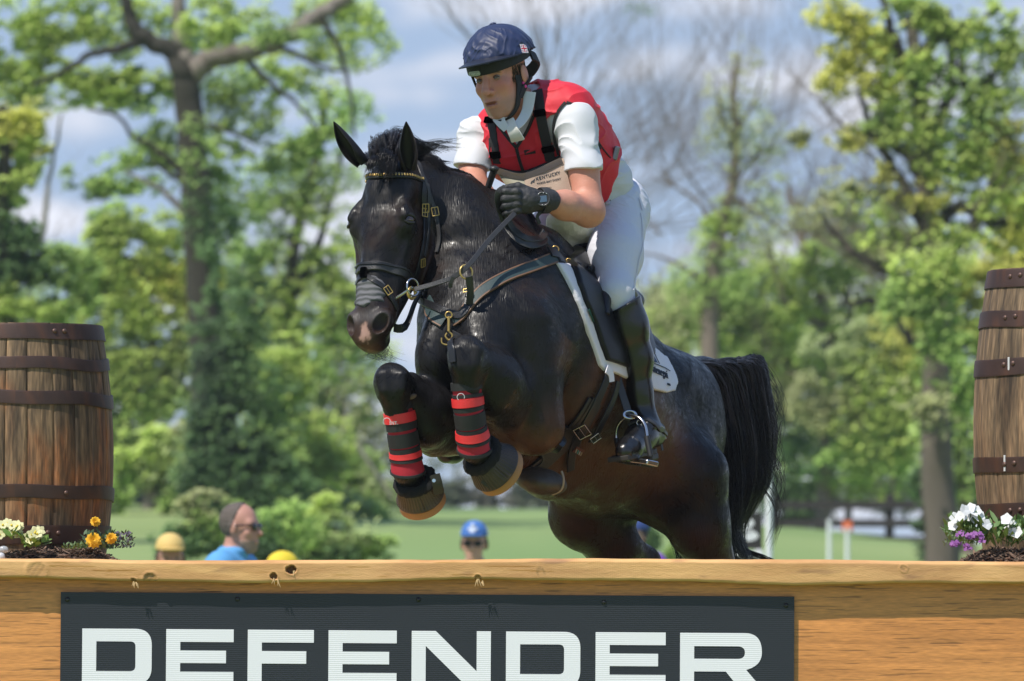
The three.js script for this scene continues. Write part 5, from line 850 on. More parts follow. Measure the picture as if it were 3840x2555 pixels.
const horse = thing('horse', 'black-brown horse in bridle and red leg boots leaping over the timber jump', 'horse', S(-0.3, -0.4, 0));
{
  const R = rng(11);
  const wrinkle = (x, y, z, d) => {
    if (Math.abs(d) > 0.03) return 0; const qx = x - W0.x, qy = y - W0.y, qz = z - W0.z, f = qx * FW.x + qy * FW.y + qz * FW.z, u = qx * UP.x + qy * UP.y + qz * UP.z;
    const a = smooth(0.17 - Math.abs(f - 0.17), 0, 0.1) * smooth(-u, 0.15, 0.3) * smooth(u, -0.7, -0.55), w = noise(x * 6, y * 6, z * 6);
    return 0.0035 * noise(x * 8, y * 8, z * 8) + 0.0016 * noise(x * 19, y * 19, z * 19) + 0.0006 * noise(x * 40, y * 40, z * 40) + 0.0026 * a * noise(f * 26 + u * 14 + 1.5 * w, u * 13 - f * 6, w + 5);
  };
  HF.extra = wrinkle;
  const black = [0.0095, 0.0088, 0.0095], bay = [0.092, 0.038, 0.019], tan = [0.10, 0.056, 0.038], pink = [0.36, 0.22, 0.175], grey = [0.085, 0.08, 0.08];
  const mixc = (a, b, t) => a.map((v, i) => lerp(v, b[i], t));
  const color = (p) => {
    const [f, u, l] = fulOf(p), [d, n, r] = headOf(p);
    const nz = fbm3(p.x * 6, p.y * 6, p.z * 6, 4), nf = fbm3(p.x * 40, p.y * 40, p.z * 40, 2);
    let bn = 0;
    if (d > -0.05 && d < 0.75 && evalS(headGroup, p.x, p.y, p.z) < 0.012) {
      bn = 0.25 * smooth(nz, -0.1, 0.4) + 0.1 * smooth(d, 0.42, 0.56) + 0.35 * smooth(Math.abs(r), 0.05, 0.09) * smooth(-n, 0.06, 0.14);
      let c = mixc(black, bay, clamp(bn, 0, 1));
      c = mixc(c, grey, 0.6 * smooth(d, 0.50, 0.56) * smooth(0.6 - d, 0, 0.05) * smooth(n, -0.05, -0.01));
      c = mixc(c, tan, smooth(d + 0.05 * nz, 0.62, 0.66) * 0.6);
      const snip = smooth(0.012 + 0.030 * fbm3(p.x * 30, p.y * 30, p.z * 30, 3) + 0.01 * smooth(d, 0.57, 0.62) - Math.hypot(r - 0.004, (d - 0.6) * 0.42), 0, 0.006) * smooth(n, -0.07, -0.04);
      return mixc(c, pink, snip * 0.85);
    }
    const side = smooth(0.10 - f + 0.12 * nz, 0, 0.14) * smooth(-u + 0.1 * nz, 0.3, 0.46) * smooth(f, -0.75, -0.6);
    const under = smooth(-u, 0.66, 0.78) * smooth(0.3 - f, 0, 0.15) * 0.75;
    const fore = u < -0.5 ? 0.85 * smooth(f, -0.02, 0.06) * smooth(0.34 - f, 0, 0.12) * smooth(fbm3(p.x * 5 + 4, p.y * 5, p.z * 5), -0.15, 0.3) : 0;
    const hind = f < -0.6 && u < -0.5 ? 0.55 * smooth(nz + 0.25 - 2 * Math.max(0, l - 0.14), -0.1, 0.35) : 0;
    const neck = f > 0.15 && u > -0.5 ? 0.18 * smooth(nz, 0.0, 0.4) : 0;
    bn = clamp(Math.max(side * 0.95, under, fore, hind, neck) * (1 + 0.4 * nf), 0, 1);
    return mixc(black, bay, bn);
  };
  partW('body', HF.mesh(0.0062, color), coatMat, horse);
  // eyes
  const eyeMat = mat([0.030, 0.012, 0.005], 0.08, { clearcoat: 1, clearcoatRoughness: 0.03 });
  for (const s of [-1, 1]) {
    const e = partW('eye', new THREE.SphereGeometry(0.024, 24, 18).translate(...Hh(0.205, -0.042, 0.092 * s).toArray()), eyeMat, horse);
    // (up) => Array.from({ length: 9 }, (_, i) => { const a = i / 8 * Math.PI, q = Hh(0.205 + Math.cos(a) * 0.024, -0.05 - (up ? -1 : 1) * 0.0, 0.1 * s).addScaledVector(HD, 0); return q.addScaledVector(HN, (up ? 1 : -1) * 0).addScaledVector(HR, s * 0.012 * Math.sin(a)).addScaledVector(HD, 0).add(V(0, (up ? 1 : -1) * Math.sin(a) * 0.015, 0)); });
    // lids follow the ball above and below
    const ec = Hh(0.205, -0.042, 0.092 * s), out = HR.clone().multiplyScalar(s).addScaledVector(HN, 0.75).normalize(), along = HN.clone().addScaledVector(out, -HN.dot(out)).normalize(), up = HD.clone().negate().addScaledVector(out, HD.dot(out)).normalize();
    for (const q of [1, -1]) {
      const pts = Array.from({ length: 9 }, (_, i) => { const a = (i / 8 - 0.5) * 2.3, el = q * (0.62 * Math.cos(a * 1.2)); return ec.clone().addScaledVector(out, Math.cos(a) * Math.cos(el) * 0.0245).addScaledVector(along, Math.sin(a) * Math.cos(el) * 0.026).addScaledVector(up, Math.sin(el) * 0.0245); });
      partW('eyelid', tube(resample(pts, 14), (t) => 0.0055 * Math.sin(Math.PI * clamp(t, 0.06, 0.94)) + 0.0015, 8), mat([0.011, 0.0095, 0.009], 0.4), horse);
    }
  }
  // ears
  const ear = (base, tip, open, w) => {
    const ax = tip.clone().sub(base), L = ax.length(); ax.normalize(); const o = open.clone().addScaledVector(ax, -open.dot(ax)).normalize(), sd = ax.clone().cross(o), pos = [], idx = [], nT = 18, nA = 20, tot = (nA + 1) * 2;
    const prof = (t) => w * (0.72 * Math.pow(Math.sin(Math.PI * clamp(0.16 + t * 0.84, 0, 1)), 0.75) + 0.28 * (1 - t)) * (t > 0.97 ? 0.6 : 1);
    for (let i = 0; i <= nT; i++) {
      const t = i / nT, r = Math.max(prof(t), 0.002), spread = lerp(2.75, 2.0, smooth(t, 0, 0.5)), bend = 0.012 * Math.sin(t * Math.PI);
      for (let sh = 0; sh < 2; sh++) for (let a = 0; a <= nA; a++) { const an = Math.PI + (a / nA - 0.5) * 2 * spread, rr = sh ? r - 0.0035 : r; const q = base.clone().addScaledVector(ax, t * L).addScaledVector(o, Math.cos(an) * rr * 0.85 + bend).addScaledVector(sd, Math.sin(an) * rr); pos.push(q.x, q.y, q.z); }
    }
    for (let i = 0; i < nT; i++) for (let sh = 0; sh < 2; sh++) for (let a = 0; a < nA; a++) { const k = i * tot + sh * (nA + 1) + a, m = k + tot; sh ? idx.push(k, k + 1, m, m, k + 1, m + 1) : idx.push(k, m, k + 1, m, m + 1, k + 1); }
    for (let i = 0; i < nT; i++) for (const a of [0, nA]) { const k = i * tot + a, k2 = k + nA + 1; idx.push(k, k2, k + tot, k + tot, k2, k2 + tot); }
    const g = new THREE.BufferGeometry(); g.setAttribute('position', new THREE.Float32BufferAttribute(pos, 3)); g.setIndex(idx); const h = g.toNonIndexed(); creased(h, 1.2); h.setAttribute('color', new THREE.Float32BufferAttribute(new Float32Array(h.attributes.position.count * 3).map((_, i) => [0.012, 0.0105, 0.0105][i % 3]), 3)); h.setAttribute('uv', new THREE.Float32BufferAttribute(new Float32Array(h.attributes.position.count * 2), 2)); return h;
  };
  partW('ear', ear(PH(1360, 615, -0.12), PH(1251, 456, -0.09), V(-0.75, 0.1, 0.65), 0.036), coatMat, horse);
  partW('ear', ear(PH(1533, 640, -0.09), PH(1523, 456, -0.06), V(0.05, 0, 1), 0.036), coatMat, horse);
  // forelock
  const fl = new Hair();
  for (let k = 0; k < 100; k++) {                    // locks swept up and back by the wind, a few falling forward
    const t = R(), fwd = k % 9 === 0, rz = fwd ? -0.12 : -0.17 - 0.13 * R(), root = PH(fwd ? lerp(1410, 1480, t) : lerp(1385, 1520, t), 624 - 30 * Math.sin(Math.PI * t) + 22 * (R() - 0.5), rz), lean = (fwd ? 0.2 : 1) * ((t - 0.45) * 0.07 + (R() - 0.5) * 0.06), h = (0.03 + 0.055 * R()) * (0.55 + 0.6 * Math.sin(Math.PI * t)), shade = 0.7 + 1.5 * R(), b = 0.015 + 0.07 * R() * R();
    const g = fwd ? [V(0, 0, 0), V(lean * 0.2, 0.02, 0.05), V(lean * 0.5 - 0.01, 0.0, 0.085), V(lean * 0.7 - 0.02, -0.035 - 0.02 * R(), 0.09)] : [V(0, 0, 0), V(lean * 0.25 + 0.005, h * 0.55, 0.025 * R()), V(lean * 0.7 + b * 0.4, h * 0.95, -0.02), V(lean + b, h * (0.75 + 0.3 * R()), -0.05), V(lean * 1.2 + b * 1.8, h * (0.4 + 0.4 * R()), -0.08)];
    for (let i = 0; i < 36; i++) { const ox = (R() - 0.5) * 0.02, oz = (R() - 0.5) * 0.02, oy = (R() - 0.5) * 0.014, c = 0.75 + 0.35 * R(); fl.strand(g.map((v, q) => V(root.x + v.x * (q ? c : 1) + ox * (1 + 0.25 * q), root.y + v.y * (q ? c : 1) + oy, root.z + v.z + oz)), 0.0009, 0.0003, 9, 3, shade * (0.75 + 0.5 * R())); }
  }
  partW('forelock', fl.geo(), hairMat, horse);
  // mane along the crest
  const mn = new Hair(), crest = resample([PH(1530, 606, -0.25), PH(1600, 604, -0.26), PH(1680, 636, -0.29), PH(1760, 690, -0.33), PH(1850, 762, -0.38), PH(1915, 806, -0.41)], 60).map((p) => HF.snap(p));
  for (let i = 0; i < 5200; i++) {
    const t = R() * 59, k = Math.floor(t), p = crest[k].clone().lerp(crest[k + 1], t - k), tg = crest[k + 1].clone().sub(crest[k]).normalize(); p.x += (R() - 0.5) * 0.01; p.z += (R() - 0.5) * 0.045; p.y -= 0.008;
    const len = 0.06 + 0.05 * R(), up = 0.004 + 0.009 * R();
    const away = R() < 0.72 ? -1 : 0.5;
    mn.strand([p, p.clone().addScaledVector(tg, len * 0.25).add(V(0.004, up, 0.01 * away)), p.clone().addScaledVector(tg, len * 0.62).add(V(0, up * 0.75, 0.03 * away)), p.clone().addScaledVector(tg, len * 0.9).add(V(0, -0.02 - 0.02 * R(), (0.05 + 0.02 * R()) * away))], 0.001, 0.0004, 8, 3, 0.7 + 1.1 * R());
  }
  for (let i = 0; i < 60; i++) { const p = crest[Math.floor(R() * 12)]; mn.strand([p, p.clone().add(V(0.03, 0.035 + 0.03 * R(), 0)), p.clone().add(V(0.08 + 0.07 * R(), 0.035 + 0.045 * R(), -0.02))], 0.0009, 0.0003, 8, 3, 1); }
  partW('mane', mn.geo(), hairMat, horse);
  // tail: locks of many strands
  const tl = new Hair();
  for (let k = 0; k < 95; k++) {
    const t = k < 70 ? (k + R()) / 70 : R(), j = () => (R() - 0.5), z = -1.36 - 0.22 * t - 0.05 * R(), lane = clamp(0.06 + 0.9 * t + 0.2 * j(), 0, 1), L = Math.pow(R(), 1.15) * (1 - 0.2 * lane), wv = 46 * j(), wv2 = 40 * j();
    const g = [[lerp(2550, 2775, t), lerp(1356, 1366, t)], [lerp(2640, 2846, lane), lerp(1398, 1350, lane) + 16 * j()], [lerp(2688, 2872, lane) + 0.4 * wv, lerp(1545, 1478, lane)], [lerp(2710, 2876, lane) + wv, 1660], [lerp(2724, 2858, lane) - 0.5 * wv + wv2, lerp(1760, 1830, L)]];
    g.push([lerp(2736, 2812, Math.pow(lane, 1.2)) + wv2 * 0.4, lerp(1790, 1915, L)]);
    if (L > 0.4) g.push([lerp(2732, 2772, lane * lane) + wv * 0.4, lerp(1860, 2010, L)]);
    if (L > 0.76) g.push([2745 + 50 * R(), 2105 + 20 * R()]);
    const n = 62, shade = 0.55 + 1.0 * R();
    for (let i = 0; i < n; i++) { const a = 1 + R(), o1 = j() * 2, o2 = j() * 2, cut = Math.max(4, g.length - Math.floor(R() * 1.8)); const pts = g.slice(0, cut).map(([x, y], q) => { const s = 5 + 9 * Math.min(q, 4); return PH(x + o1 * s + 4 * j(), y + o2 * s * (q < 2 ? 0.9 : 0.5) + 14 * j(), z + 0.05 * o2 + 0.03 * j()); }); tl.strand(pts, 0.0021, 0.0005, 18, 3, shade * (0.7 + 0.6 * R())); }
  }
  for (let i = 0; i < 110; i++) { const z = -1.5, y = 1380 + 500 * R(), x = 2850 + 30 * R(); tl.strand([PH(x - 40, y - 60, z), PH(x + 20, y, z), PH(x + 45 + 30 * R(), y + 90, z), PH(x + 10 + 40 * R(), y + 190, z)], 0.0009, 0.0004, 9, 3, 1); }
  for (let i = 0; i < 60; i++) { const x = 2720 + 40 * R(); tl.strand([PH(x, 1960 + 40 * R(), -1.5), PH(x + 20, 2040, -1.5), PH(x + 90 + 60 * R(), 2085 + 15 * R(), -1.52), PH(x + 160 + 120 * R(), 2120 + 40 * R(), -1.56)], 0.0014, 0.0004, 10, 3, 1); }
  for (let i = 0; i < 70; i++) { const x = 2500 + 40 * R(); tl.strand([PH(2600, 1900, -1.5), PH(x, 1975 + 30 * R(), -1.5), PH(x + 12 + 30 * R(), 2050, -1.5), PH(x + 20 + 60 * R(), 2140 + 30 * R(), -1.52)], 0.0016, 0.0005, 9, 3, 1); }
  partW('tail', tl.geo(), hairMat, horse);
  // whiskers on the chin
  const wk = new Hair();
  for (let i = 0; i < 70; i++) { const p = Hh(0.61 + 0.03 * R(), -0.10 - 0.04 * R(), (R() - 0.5) * 0.07); wk.strand([p, p.clone().add(V((R() - 0.4) * 0.04, -0.02, 0.01)), p.clone().add(V((R() - 0.35) * 0.1, -0.03 - 0.02 * R(), 0.01))], 0.0006, 0.0003, 5, 3, 2); }
  partW('whiskers', wk.geo(), hairMat, horse);
  // grey tape over the nose
  const tape = { flat: [[-0.056, 0.425], [0, 0.405], [0.05, 0.42], [0.055, 0.46], [0.054, 0.498], [0.022, 0.503], [-0.002, 0.525], [-0.03, 0.508], [-0.064, 0.505], [-0.06, 0.46]], hits: [Hh(0.4, 0.02, -0.07), Hh(0.54, -0.08, 0.07)] };
  partW('nose_tape', patch(HF, HO, HR, HD, tape, 0.004, 0.004, [half(Hh(0.5, -0.075, 0), HN.clone().negate())].map((p) => inter(p, 0.003)), (x, y, z, d) => 0.0018 * Math.sin(((x - HO.x) * HD.x + (y - HO.y) * HD.y + (z - HO.z) * HD.z) * 330 + 2 * noise(x * 30, y * 30, z * 30))), mat([0.115, 0.115, 0.125], 0.72, { bumpMap: rep(weaveBump, 14, 14), bumpScale: 0.001 }), horse);
  // chestnut on the off foreleg
  const cp = HF.hit(1545, 1488); if (cp) partW('chestnut', new THREE.SphereGeometry(1, 14, 10).applyMatrix4(basis(cp, V(0.9, 0.35, 0).multiplyScalar(0.017), V(-0.35, 0.9, 0).multiplyScalar(0.009), V(0, 0, 0.008))), mat([0.14, 0.085, 0.055], 0.85), horse);

  // ---- brushing boots and bell boots
  const loft = (axis, rx, rz, t0, t1, grow, n = 12, skirt = 0) => {      // shell round a leg between two heights
    const pos = [], uv = [], idx = [], m = 28, fwd = V(-0.25, 0, 0.97).normalize(), sd = V(0.97, 0, 0.25).normalize();
    for (let i = 0; i <= n; i++) { const t = lerp(t0, t1, i / n), c = axis.getPoint(clamp(t, 0, 1)), T = axis.getTangent(clamp(t, 0.01, 0.99)); const F = fwd.clone().addScaledVector(T, -fwd.dot(T)).normalize(), B = T.clone().cross(F);
      for (let a = 0; a <= m; a++) { const an = a / m * Math.PI * 2, q = c.clone().addScaledVector(F, Math.cos(an) * (rz(t) + grow)).addScaledVector(B, Math.sin(an) * (rx(t) + grow)).addScaledVector(T, skirt * Math.sin(an + 2.3) * (t > 0.5 ? (t - 0.5) * 2 : 0)); pos.push(q.x, q.y, q.z); uv.push(a / m * 0.3, t * 0.3); } }
    for (let i = 0; i < n; i++) for (let a = 0; a < m; a++) { const k = i * (m + 1) + a; idx.push(k, k + m + 1, k + 1, k + 1, k + m + 1, k + m + 2); }
    for (const [row, fl] of [[0, 1], [n, 0]]) { const o = pos.length / 3, c = axis.getPoint(clamp(lerp(t0, t1, row / n), 0, 1)); for (let a = 0; a <= m; a++) { const k = (row * (m + 1) + a) * 3, q = V(pos[k], pos[k + 1], pos[k + 2]).lerp(c, 0.3); pos.push(q.x, q.y, q.z); uv.push(0, 0); } for (let a = 0; a < m; a++) { const k = row * (m + 1) + a; fl ? idx.push(k, k + 1, o + a, o + a, k + 1, o + a + 1) : idx.push(k, o + a, k + 1, k + 1, o + a, o + a + 1); } }
    const g = new THREE.BufferGeometry(); g.setAttribute('position', new THREE.Float32BufferAttribute(pos, 3)); g.setAttribute('uv', new THREE.Float32BufferAttribute(uv, 2)); g.setIndex(idx); return creased(g.toNonIndexed(), 0.8);
  };
  const font = fontSans;
  const boot = (axisPts, bands, sign) => {
    const ax = new THREE.CatmullRomCurve3(axisPts), rx = (t) => 0.0475 + 0.008 * smooth(t, 0.6, 1), rz = (t) => 0.058 + 0.006 * smooth(t, 0.6, 1);
    const b = partW('brushing_boot', loft(ax, rx, rz, 0.03, 0.99, 0, 24, 0.014), clothRed, horse);
    for (const [t0, t1, m, g] of bands) partW(m === tapeRed ? 'tape' : m === neoprene ? 'strap' : 'trim', loft(ax, rx, rz, t0, t1, g, 5, 0.014), m, b);
    const c = ax.getPoint(0.5), T = ax.getTangent(0.5);
    return [b, ax, rx];
  };
  const [b2] = boot([PH(1492, 1512, 0.14), PH(1508, 1620, 0.125), PH(1520, 1700, 0.11), PH(1530, 1772, 0.1)], [[0.0, 0.065, neoprene, 0.005], [0.10, 0.21, tapeRed, 0.0065], [0.215, 0.30, neoprene, 0.004], [0.335, 0.53, neoprene, 0.0045], [0.555, 0.64, neoprene, 0.004], [0.63, 0.715, tapeRed, 0.0065], [0.73, 0.775, neoprene, 0.005], [0.965, 1.0, neoprene, 0.004]]);
  const [b1] = boot([PH(1748, 1432, 0.25), PH(1757, 1530, 0.24), PH(1768, 1610, 0.22), PH(1780, 1690, 0.2)], [[0.0, 0.10, neoprene, 0.005], [0.15, 0.19, neoprene, 0.004], [0.2, 0.30, tapeRed, 0.0065], [0.31, 0.36, neoprene, 0.004], [0.395, 0.60, neoprene, 0.0045], [0.62, 0.70, neoprene, 0.004], [0.68, 0.79, tapeRed, 0.0065], [0.80, 0.84, neoprene, 0.005], [0.955, 1.0, neoprene, 0.004]]);
  // printing on the boots
  const white = mat([0.6, 0.6, 0.6], 0.6);
  const lettersOn = (txt, at, size, X, Y, par, F, m = white) => { const g = new TextGeometry(txt, { font, size, depth: 0.0008, curveSegments: 3 }); g.computeBoundingBox(); g.translate(-(g.boundingBox.max.x) / 2, -size / 2, 0); const Z = X.clone().cross(Y).normalize(); g.applyMatrix4(basis(at, X, Y, Z)); return partW('lettering', g, m, par); };
  lettersOn('INT.', PH(1476, 1587, 0.1965), 0.011, V(0.98, 0.05, -0.2).normalize(), V(-0.05, 1, 0.1).normalize(), b2);
  for (const [px, py, z, b] of [[1450, 1582, 0.1935, b2], [1728, 1490, 0.296, b1]]) { const g = new THREE.TorusGeometry(0.012, 0.0012, 5, 20, Math.PI * 1.4); g.rotateZ(-0.4); g.translate(...P(px, py, z).toArray()); partW('emblem', g, white, b); }
  const bell = (c, axis, mud, r0, r1, len) => {
    axis.normalize(); const up = V(0, 0, 1).addScaledVector(axis, -axis.z).normalize(), sd = axis.clone().cross(up);
    const pos = [], col = [], uv = [], idx = [], m = 180, prof = [[-0.004, r0 - 0.006], [0, r0], [0.01, r0 + 0.004], [0.02, r0 + 0.009], [0.035, lerp(r0, r1, 0.55)], [0.05, lerp(r0, r1, 0.8)], [len * 0.86, r1 * 0.99], [len * 0.93, r1 + 0.003], [len, r1 + 0.002], [len, r1 - 0.006]];
    for (let i = 0; i < prof.length; i++) for (let a = 0; a <= m; a++) {
      const an = a / m * Math.PI * 2, s = prof[i][0]; const rib = i >= 3 && i <= 6 ? -0.0035 * Math.pow(0.5 + 0.5 * Math.cos(an * 44), 3) : 0;
      const r = prof[i][1] + rib, q = c.clone().addScaledVector(axis, s).addScaledVector(up, Math.cos(an) * r * 1.06).addScaledVector(sd, Math.sin(an) * r); pos.push(q.x, q.y, q.z); uv.push(an * 0.08, s);
      const k = clamp(mud + 0.5 * fbm3(q.x * 25, q.y * 25, q.z * 25), 0, 1); col.push(lerp(0.014, 0.13, k), lerp(0.014, 0.07, k), lerp(0.015, 0.035, k));
    }
    for (let i = 0; i < prof.length - 1; i++) for (let a = 0; a < m; a++) { const k = i * (m + 1) + a; idx.push(k, k + 1, k + m + 1, k + 1, k + m + 2, k + m + 1); }
    const g = new THREE.BufferGeometry(); g.setAttribute('position', new THREE.Float32BufferAttribute(pos, 3)); g.setAttribute('color', new THREE.Float32BufferAttribute(col, 3)); g.setAttribute('uv', new THREE.Float32BufferAttribute(uv, 2)); g.setIndex(idx); g.computeVertexNormals();
    const b = partW('bell_boot', g, rubber, horse);
    const col2 = new Hair(); const tor = new THREE.TorusGeometry(r0 - 0.004, 0.019, 10, 60); { const p = tor.attributes.position; for (let i = 0; i < p.count; i++) { const k = 1 + 0.09 * noise(p.getX(i) * 160, p.getY(i) * 160, p.getZ(i) * 160); p.setXYZ(i, p.getX(i) * k, p.getY(i) * k, p.getZ(i) * k); } tor.computeVertexNormals(); }
    tor.applyMatrix4(basis(c.clone().addScaledVector(axis, 0.0), sd, up, sd.clone().cross(up).multiplyScalar(1))); partW('fleece_collar', tor, fleeceBlack, b);
    // hoof below, with its shoe
    const hp = [[0.005, 0.045], [0.02, r0 - 0.012], [len * 0.6, r1 - 0.014], [len + 0.030, r1 + 0.001], [len + 0.036, r1 - 0.003], [len + 0.036, 0.03], [len + 0.03, 0.001]];
    const lg = new THREE.LatheGeometry(hp.map(([s, r]) => new THREE.Vector2(r, s)), 40); lg.applyMatrix4(basis(c, sd, axis, up)); partW('hoof', lg, hornMat, horse);
    const sh = new THREE.TorusGeometry(r1 - 0.018, 0.006, 8, 40, 5.2); sh.scale(1, 1, 0.7); sh.rotateZ(2.1); sh.applyMatrix4(basis(c.clone().addScaledVector(axis, len + 0.037), sd, up, axis)); partW('horseshoe', sh, mat([0.3, 0.28, 0.26], 0.45, { metalness: 0.9 }), horse);
    return [b, sd, up, axis];
  };
  const A1 = V(0.60, -0.50, -0.60), A2 = V(0.25, -0.72, -0.64);
  const [bb1] = bell(PH(1808, 1712, 0.16), A1, 0.28, 0.062, 0.090, 0.075);
  const [bb2] = bell(PH(1556, 1806, 0.07), A2, 0.55, 0.060, 0.080, 0.07);
  // closing straps of the bell boots
  const stp = (pts, w, b, dot) => { partW('strap', ribbon(resample(pts, 8), resample(pts, 8).map((p) => V(0.1, -0.1, 1).normalize()), w, 0.006), mat([0.03, 0.025, 0.02], 0.5), b); };
  stp([PH(1630, 1780, 0.125), PH(1640, 1815, 0.12), PH(1645, 1850, 0.1)], 0.034, bb2);
  partW('emblem', new THREE.CylinderGeometry(0.006, 0.006, 0.003, 14).rotateX(Math.PI / 2).translate(...P(1627, 1803, 0.134).toArray()), mat([0.3, 0.4, 0.55], 0.4), bb2);
  stp([PH(1812, 1795, 0.175), PH(1845, 1815, 0.165), PH(1885, 1820, 0.14)], 0.034, bb1);
}

// ---------------------------------------------------------------- the rider
const TU = V(-0.40, 0.72, 0.56).normalize();
let TS = V(0.80, 0.08, 0.50); TS.addScaledVector(TU, -TS.dot(TU)).normalize();
const TF = TS.clone().cross(TU).normalize(); if (TF.z < 0) TF.negate();
const tq = (px, py, z, rs, ru, rf, k = 0.05) => ell(PH(px, py, z), TS, TU, TF, [rs, ru, rf], k);
const torsoList = [
  tq(1950, 560, -0.60, 0.115, 0.13, 0.11, 0.06),
  tq(2062, 510, -0.60, 0.175, 0.20, 0.125), tq(2130, 610, -0.68, 0.155, 0.17, 0.12, 0.08), tq(2205, 690, -0.76, 0.145, 0.14, 0.115, 0.08),
  cone(PH(1862, 478, -0.62), PH(2125, 415, -0.48), 0.06, 0.07, 0.07), tq(2150, 500, -0.70, 0.12, 0.15, 0.08, 0.06), tq(2080, 438, -0.60, 0.13, 0.09, 0.075, 0.06),
];
const SHL = PH(2158, 462, -0.44), ELL = PH(2208, 792, -0.33), WRL = PH(2040, 752, -0.13);
const SHR = PH(1792, 515, -0.62), ELR = PH(1778, 705, -0.48), WRR = PH(1880, 790, -0.46);
const upperL = [ball(SHL, 0.062, 0.04), cone(SHL, PH(2186, 640, -0.37), 0.061, 0.056, 0.04)], upperR = [ball(SHR, 0.057, 0.04), cone(SHR, PH(1772, 630, -0.54), 0.056, 0.05, 0.04)];
// head frame: HRt to the viewer's right, HUp up, HFw out of the face
const HFw = V(-0.47, -0.16, 0.86).normalize(); let HUp = V(-0.20, 0.97, 0.06); HUp.addScaledVector(HFw, -HUp.dot(HFw)).normalize();
const HRt = HUp.clone().cross(HFw).normalize(), HC = PH(1876, 288, -0.42), HS = 1.07;
const hp = (r, u, n) => HC.clone().addScaledVector(HRt, r * HS).addScaledVector(HUp, u * HS).addScaledVector(HFw, n * HS);
const hell = (r, u, n, rr, ru, rn, k = 0.02) => ell(hp(r, u, n), HRt, HUp, HFw, [rr * HS, ru * HS, rn * HS], k);
const hcone = (a, b, ra, rb, k = 0.02) => cone(hp(...a), hp(...b), ra * HS, rb * HS, k);
const headList = [hell(0, 0.035, -0.012, 0.077, 0.088, 0.096), hell(0, -0.04, 0.03, 0.058, 0.086, 0.066, 0.03)];
for (const s of [-1, 1]) headList.push(
  hcone([0.056 * s, -0.05, -0.008], [0.024 * s, -0.108, 0.05], 0.02, 0.018, 0.03), hell(0.037 * s, -0.028, 0.063, 0.022, 0.02, 0.02, 0.025), hcone([0.013 * s, 0.020, 0.088], [0.044 * s, 0.018, 0.074], 0.0105, 0.009, 0.012),
  hell(0.082 * s, -0.008, -0.012, 0.008, 0.032, 0.02, 0.008));
headList.push(ball(hp(0, -0.114, 0.072), 0.018 * HS, 0.02), hell(0, -0.08, 0.078, 0.027, 0.025, 0.018, 0.02));
for (const s of [-1, 1]) headList.push(cut(ball(hp(0.031 * s, 0.0, 0.102), 0.0155 * HS), 0.014));
headList.push(hcone([0, 0.014, 0.09], [0, -0.036, 0.114], 0.0085, 0.0125, 0.012), ball(hp(0, -0.041, 0.116), 0.0125 * HS, 0.008));
for (const s of [-1, 1]) headList.push(ball(hp(0.0135 * s, -0.044, 0.102), 0.009 * HS, 0.006));
for (const s of [-1, 1]) headList.push(cut(ball(hp(0.007 * s, -0.054, 0.110), 0.0038 * HS), 0.004));
headList.push(hell(0, -0.0728, 0.0905, 0.023, 0.0048, 0.009, 0.008), hell(0, -0.0862, 0.089, 0.0195, 0.006, 0.009, 0.008), cut(hell(0, -0.0795, 0.102, 0.019, 0.0032, 0.016), 0.003));
headList.push(cut(hcone([0, -0.058, 0.103], [0, -0.066, 0.103], 0.0022, 0.0022), 0.004));
const neckList = [cone(hp(0, -0.06, -0.03), PH(2000, 432, -0.55), 0.058, 0.068, 0.04)];
const fist = (c, ax, up, out, sc, list) => {      // wrist at +ax, thumb up, back of the hand towards out
  const h = (a, u, o) => c.clone().addScaledVector(ax, a * sc).addScaledVector(up, u * sc).addScaledVector(out, o * sc);
  list.push(ell(h(0.01, 0, 0), ax, up, out, [0.048 * sc, 0.04 * sc, 0.022 * sc], 0.015));
  [0.033, 0.012, -0.01, -0.031].forEach((u, i) => {
    const r = [0.0115, 0.012, 0.0115, 0.0098][i] * sc, L = [0.95, 1, 0.95, 0.82][i];
    const a = h(-0.022, u * 0.9, 0.008), b = h(-0.022 - 0.036 * L, u * 1.05 - 0.003, -0.006), d = h(-0.022 - 0.026 * L, u * 1.05 - 0.006, -0.036), e = h(-0.004, u * 0.95 - 0.004, -0.038);
    list.push(cone(a, b, r * 1.12, r * 1.05, 0.004), cone(b, d, r * 1.05, r * 0.95, 0.003), cone(d, e, r * 0.95, r * 0.85, 0.003), ball(a, r * 1.25, 0.006));
  });
  list.push(cone(h(0.035, 0.026, -0.004), h(-0.004, 0.047, -0.012), 0.0155 * sc, 0.013 * sc, 0.01), cone(h(-0.004, 0.047, -0.012), h(-0.042, 0.045, -0.02), 0.013 * sc, 0.010 * sc, 0.004));
};
const HLc = PH(1958, 755, -0.09), HLax = WRL.clone().sub(HLc).normalize(), gloveL = [], gloveR = [];
{
  const up = V(-0.12, 1, 0.1); up.addScaledVector(HLax, -up.dot(HLax)).normalize(); const out = HLax.clone().cross(up).normalize(); if (out.z < 0) out.negate();
  fist(HLc, HLax, up, out, 1.08, gloveL);
  gloveL.push(cone(HLc.clone().addScaledVector(HLax, 0.03), WRL, 0.034, 0.036, 0.02), cone(WRL, WRL.clone().addScaledVector(HLax, 0.02), 0.036, 0.039, 0.01));
  const c = PH(1846, 772, -0.42), ax = WRR.clone().add(V(0.0, -0.04, -0.12)).sub(c).normalize(), u2 = V(-0.1, 1, 0.2); u2.addScaledVector(ax, -u2.dot(ax)).normalize();
  const o2 = ax.clone().cross(u2).normalize(); fist(c, ax, u2, o2, 1.05, gloveR); gloveR.push(cone(c.clone().addScaledVector(ax, 0.03), c.clone().addScaledVector(ax, 0.09), 0.033, 0.036, 0.02));
}
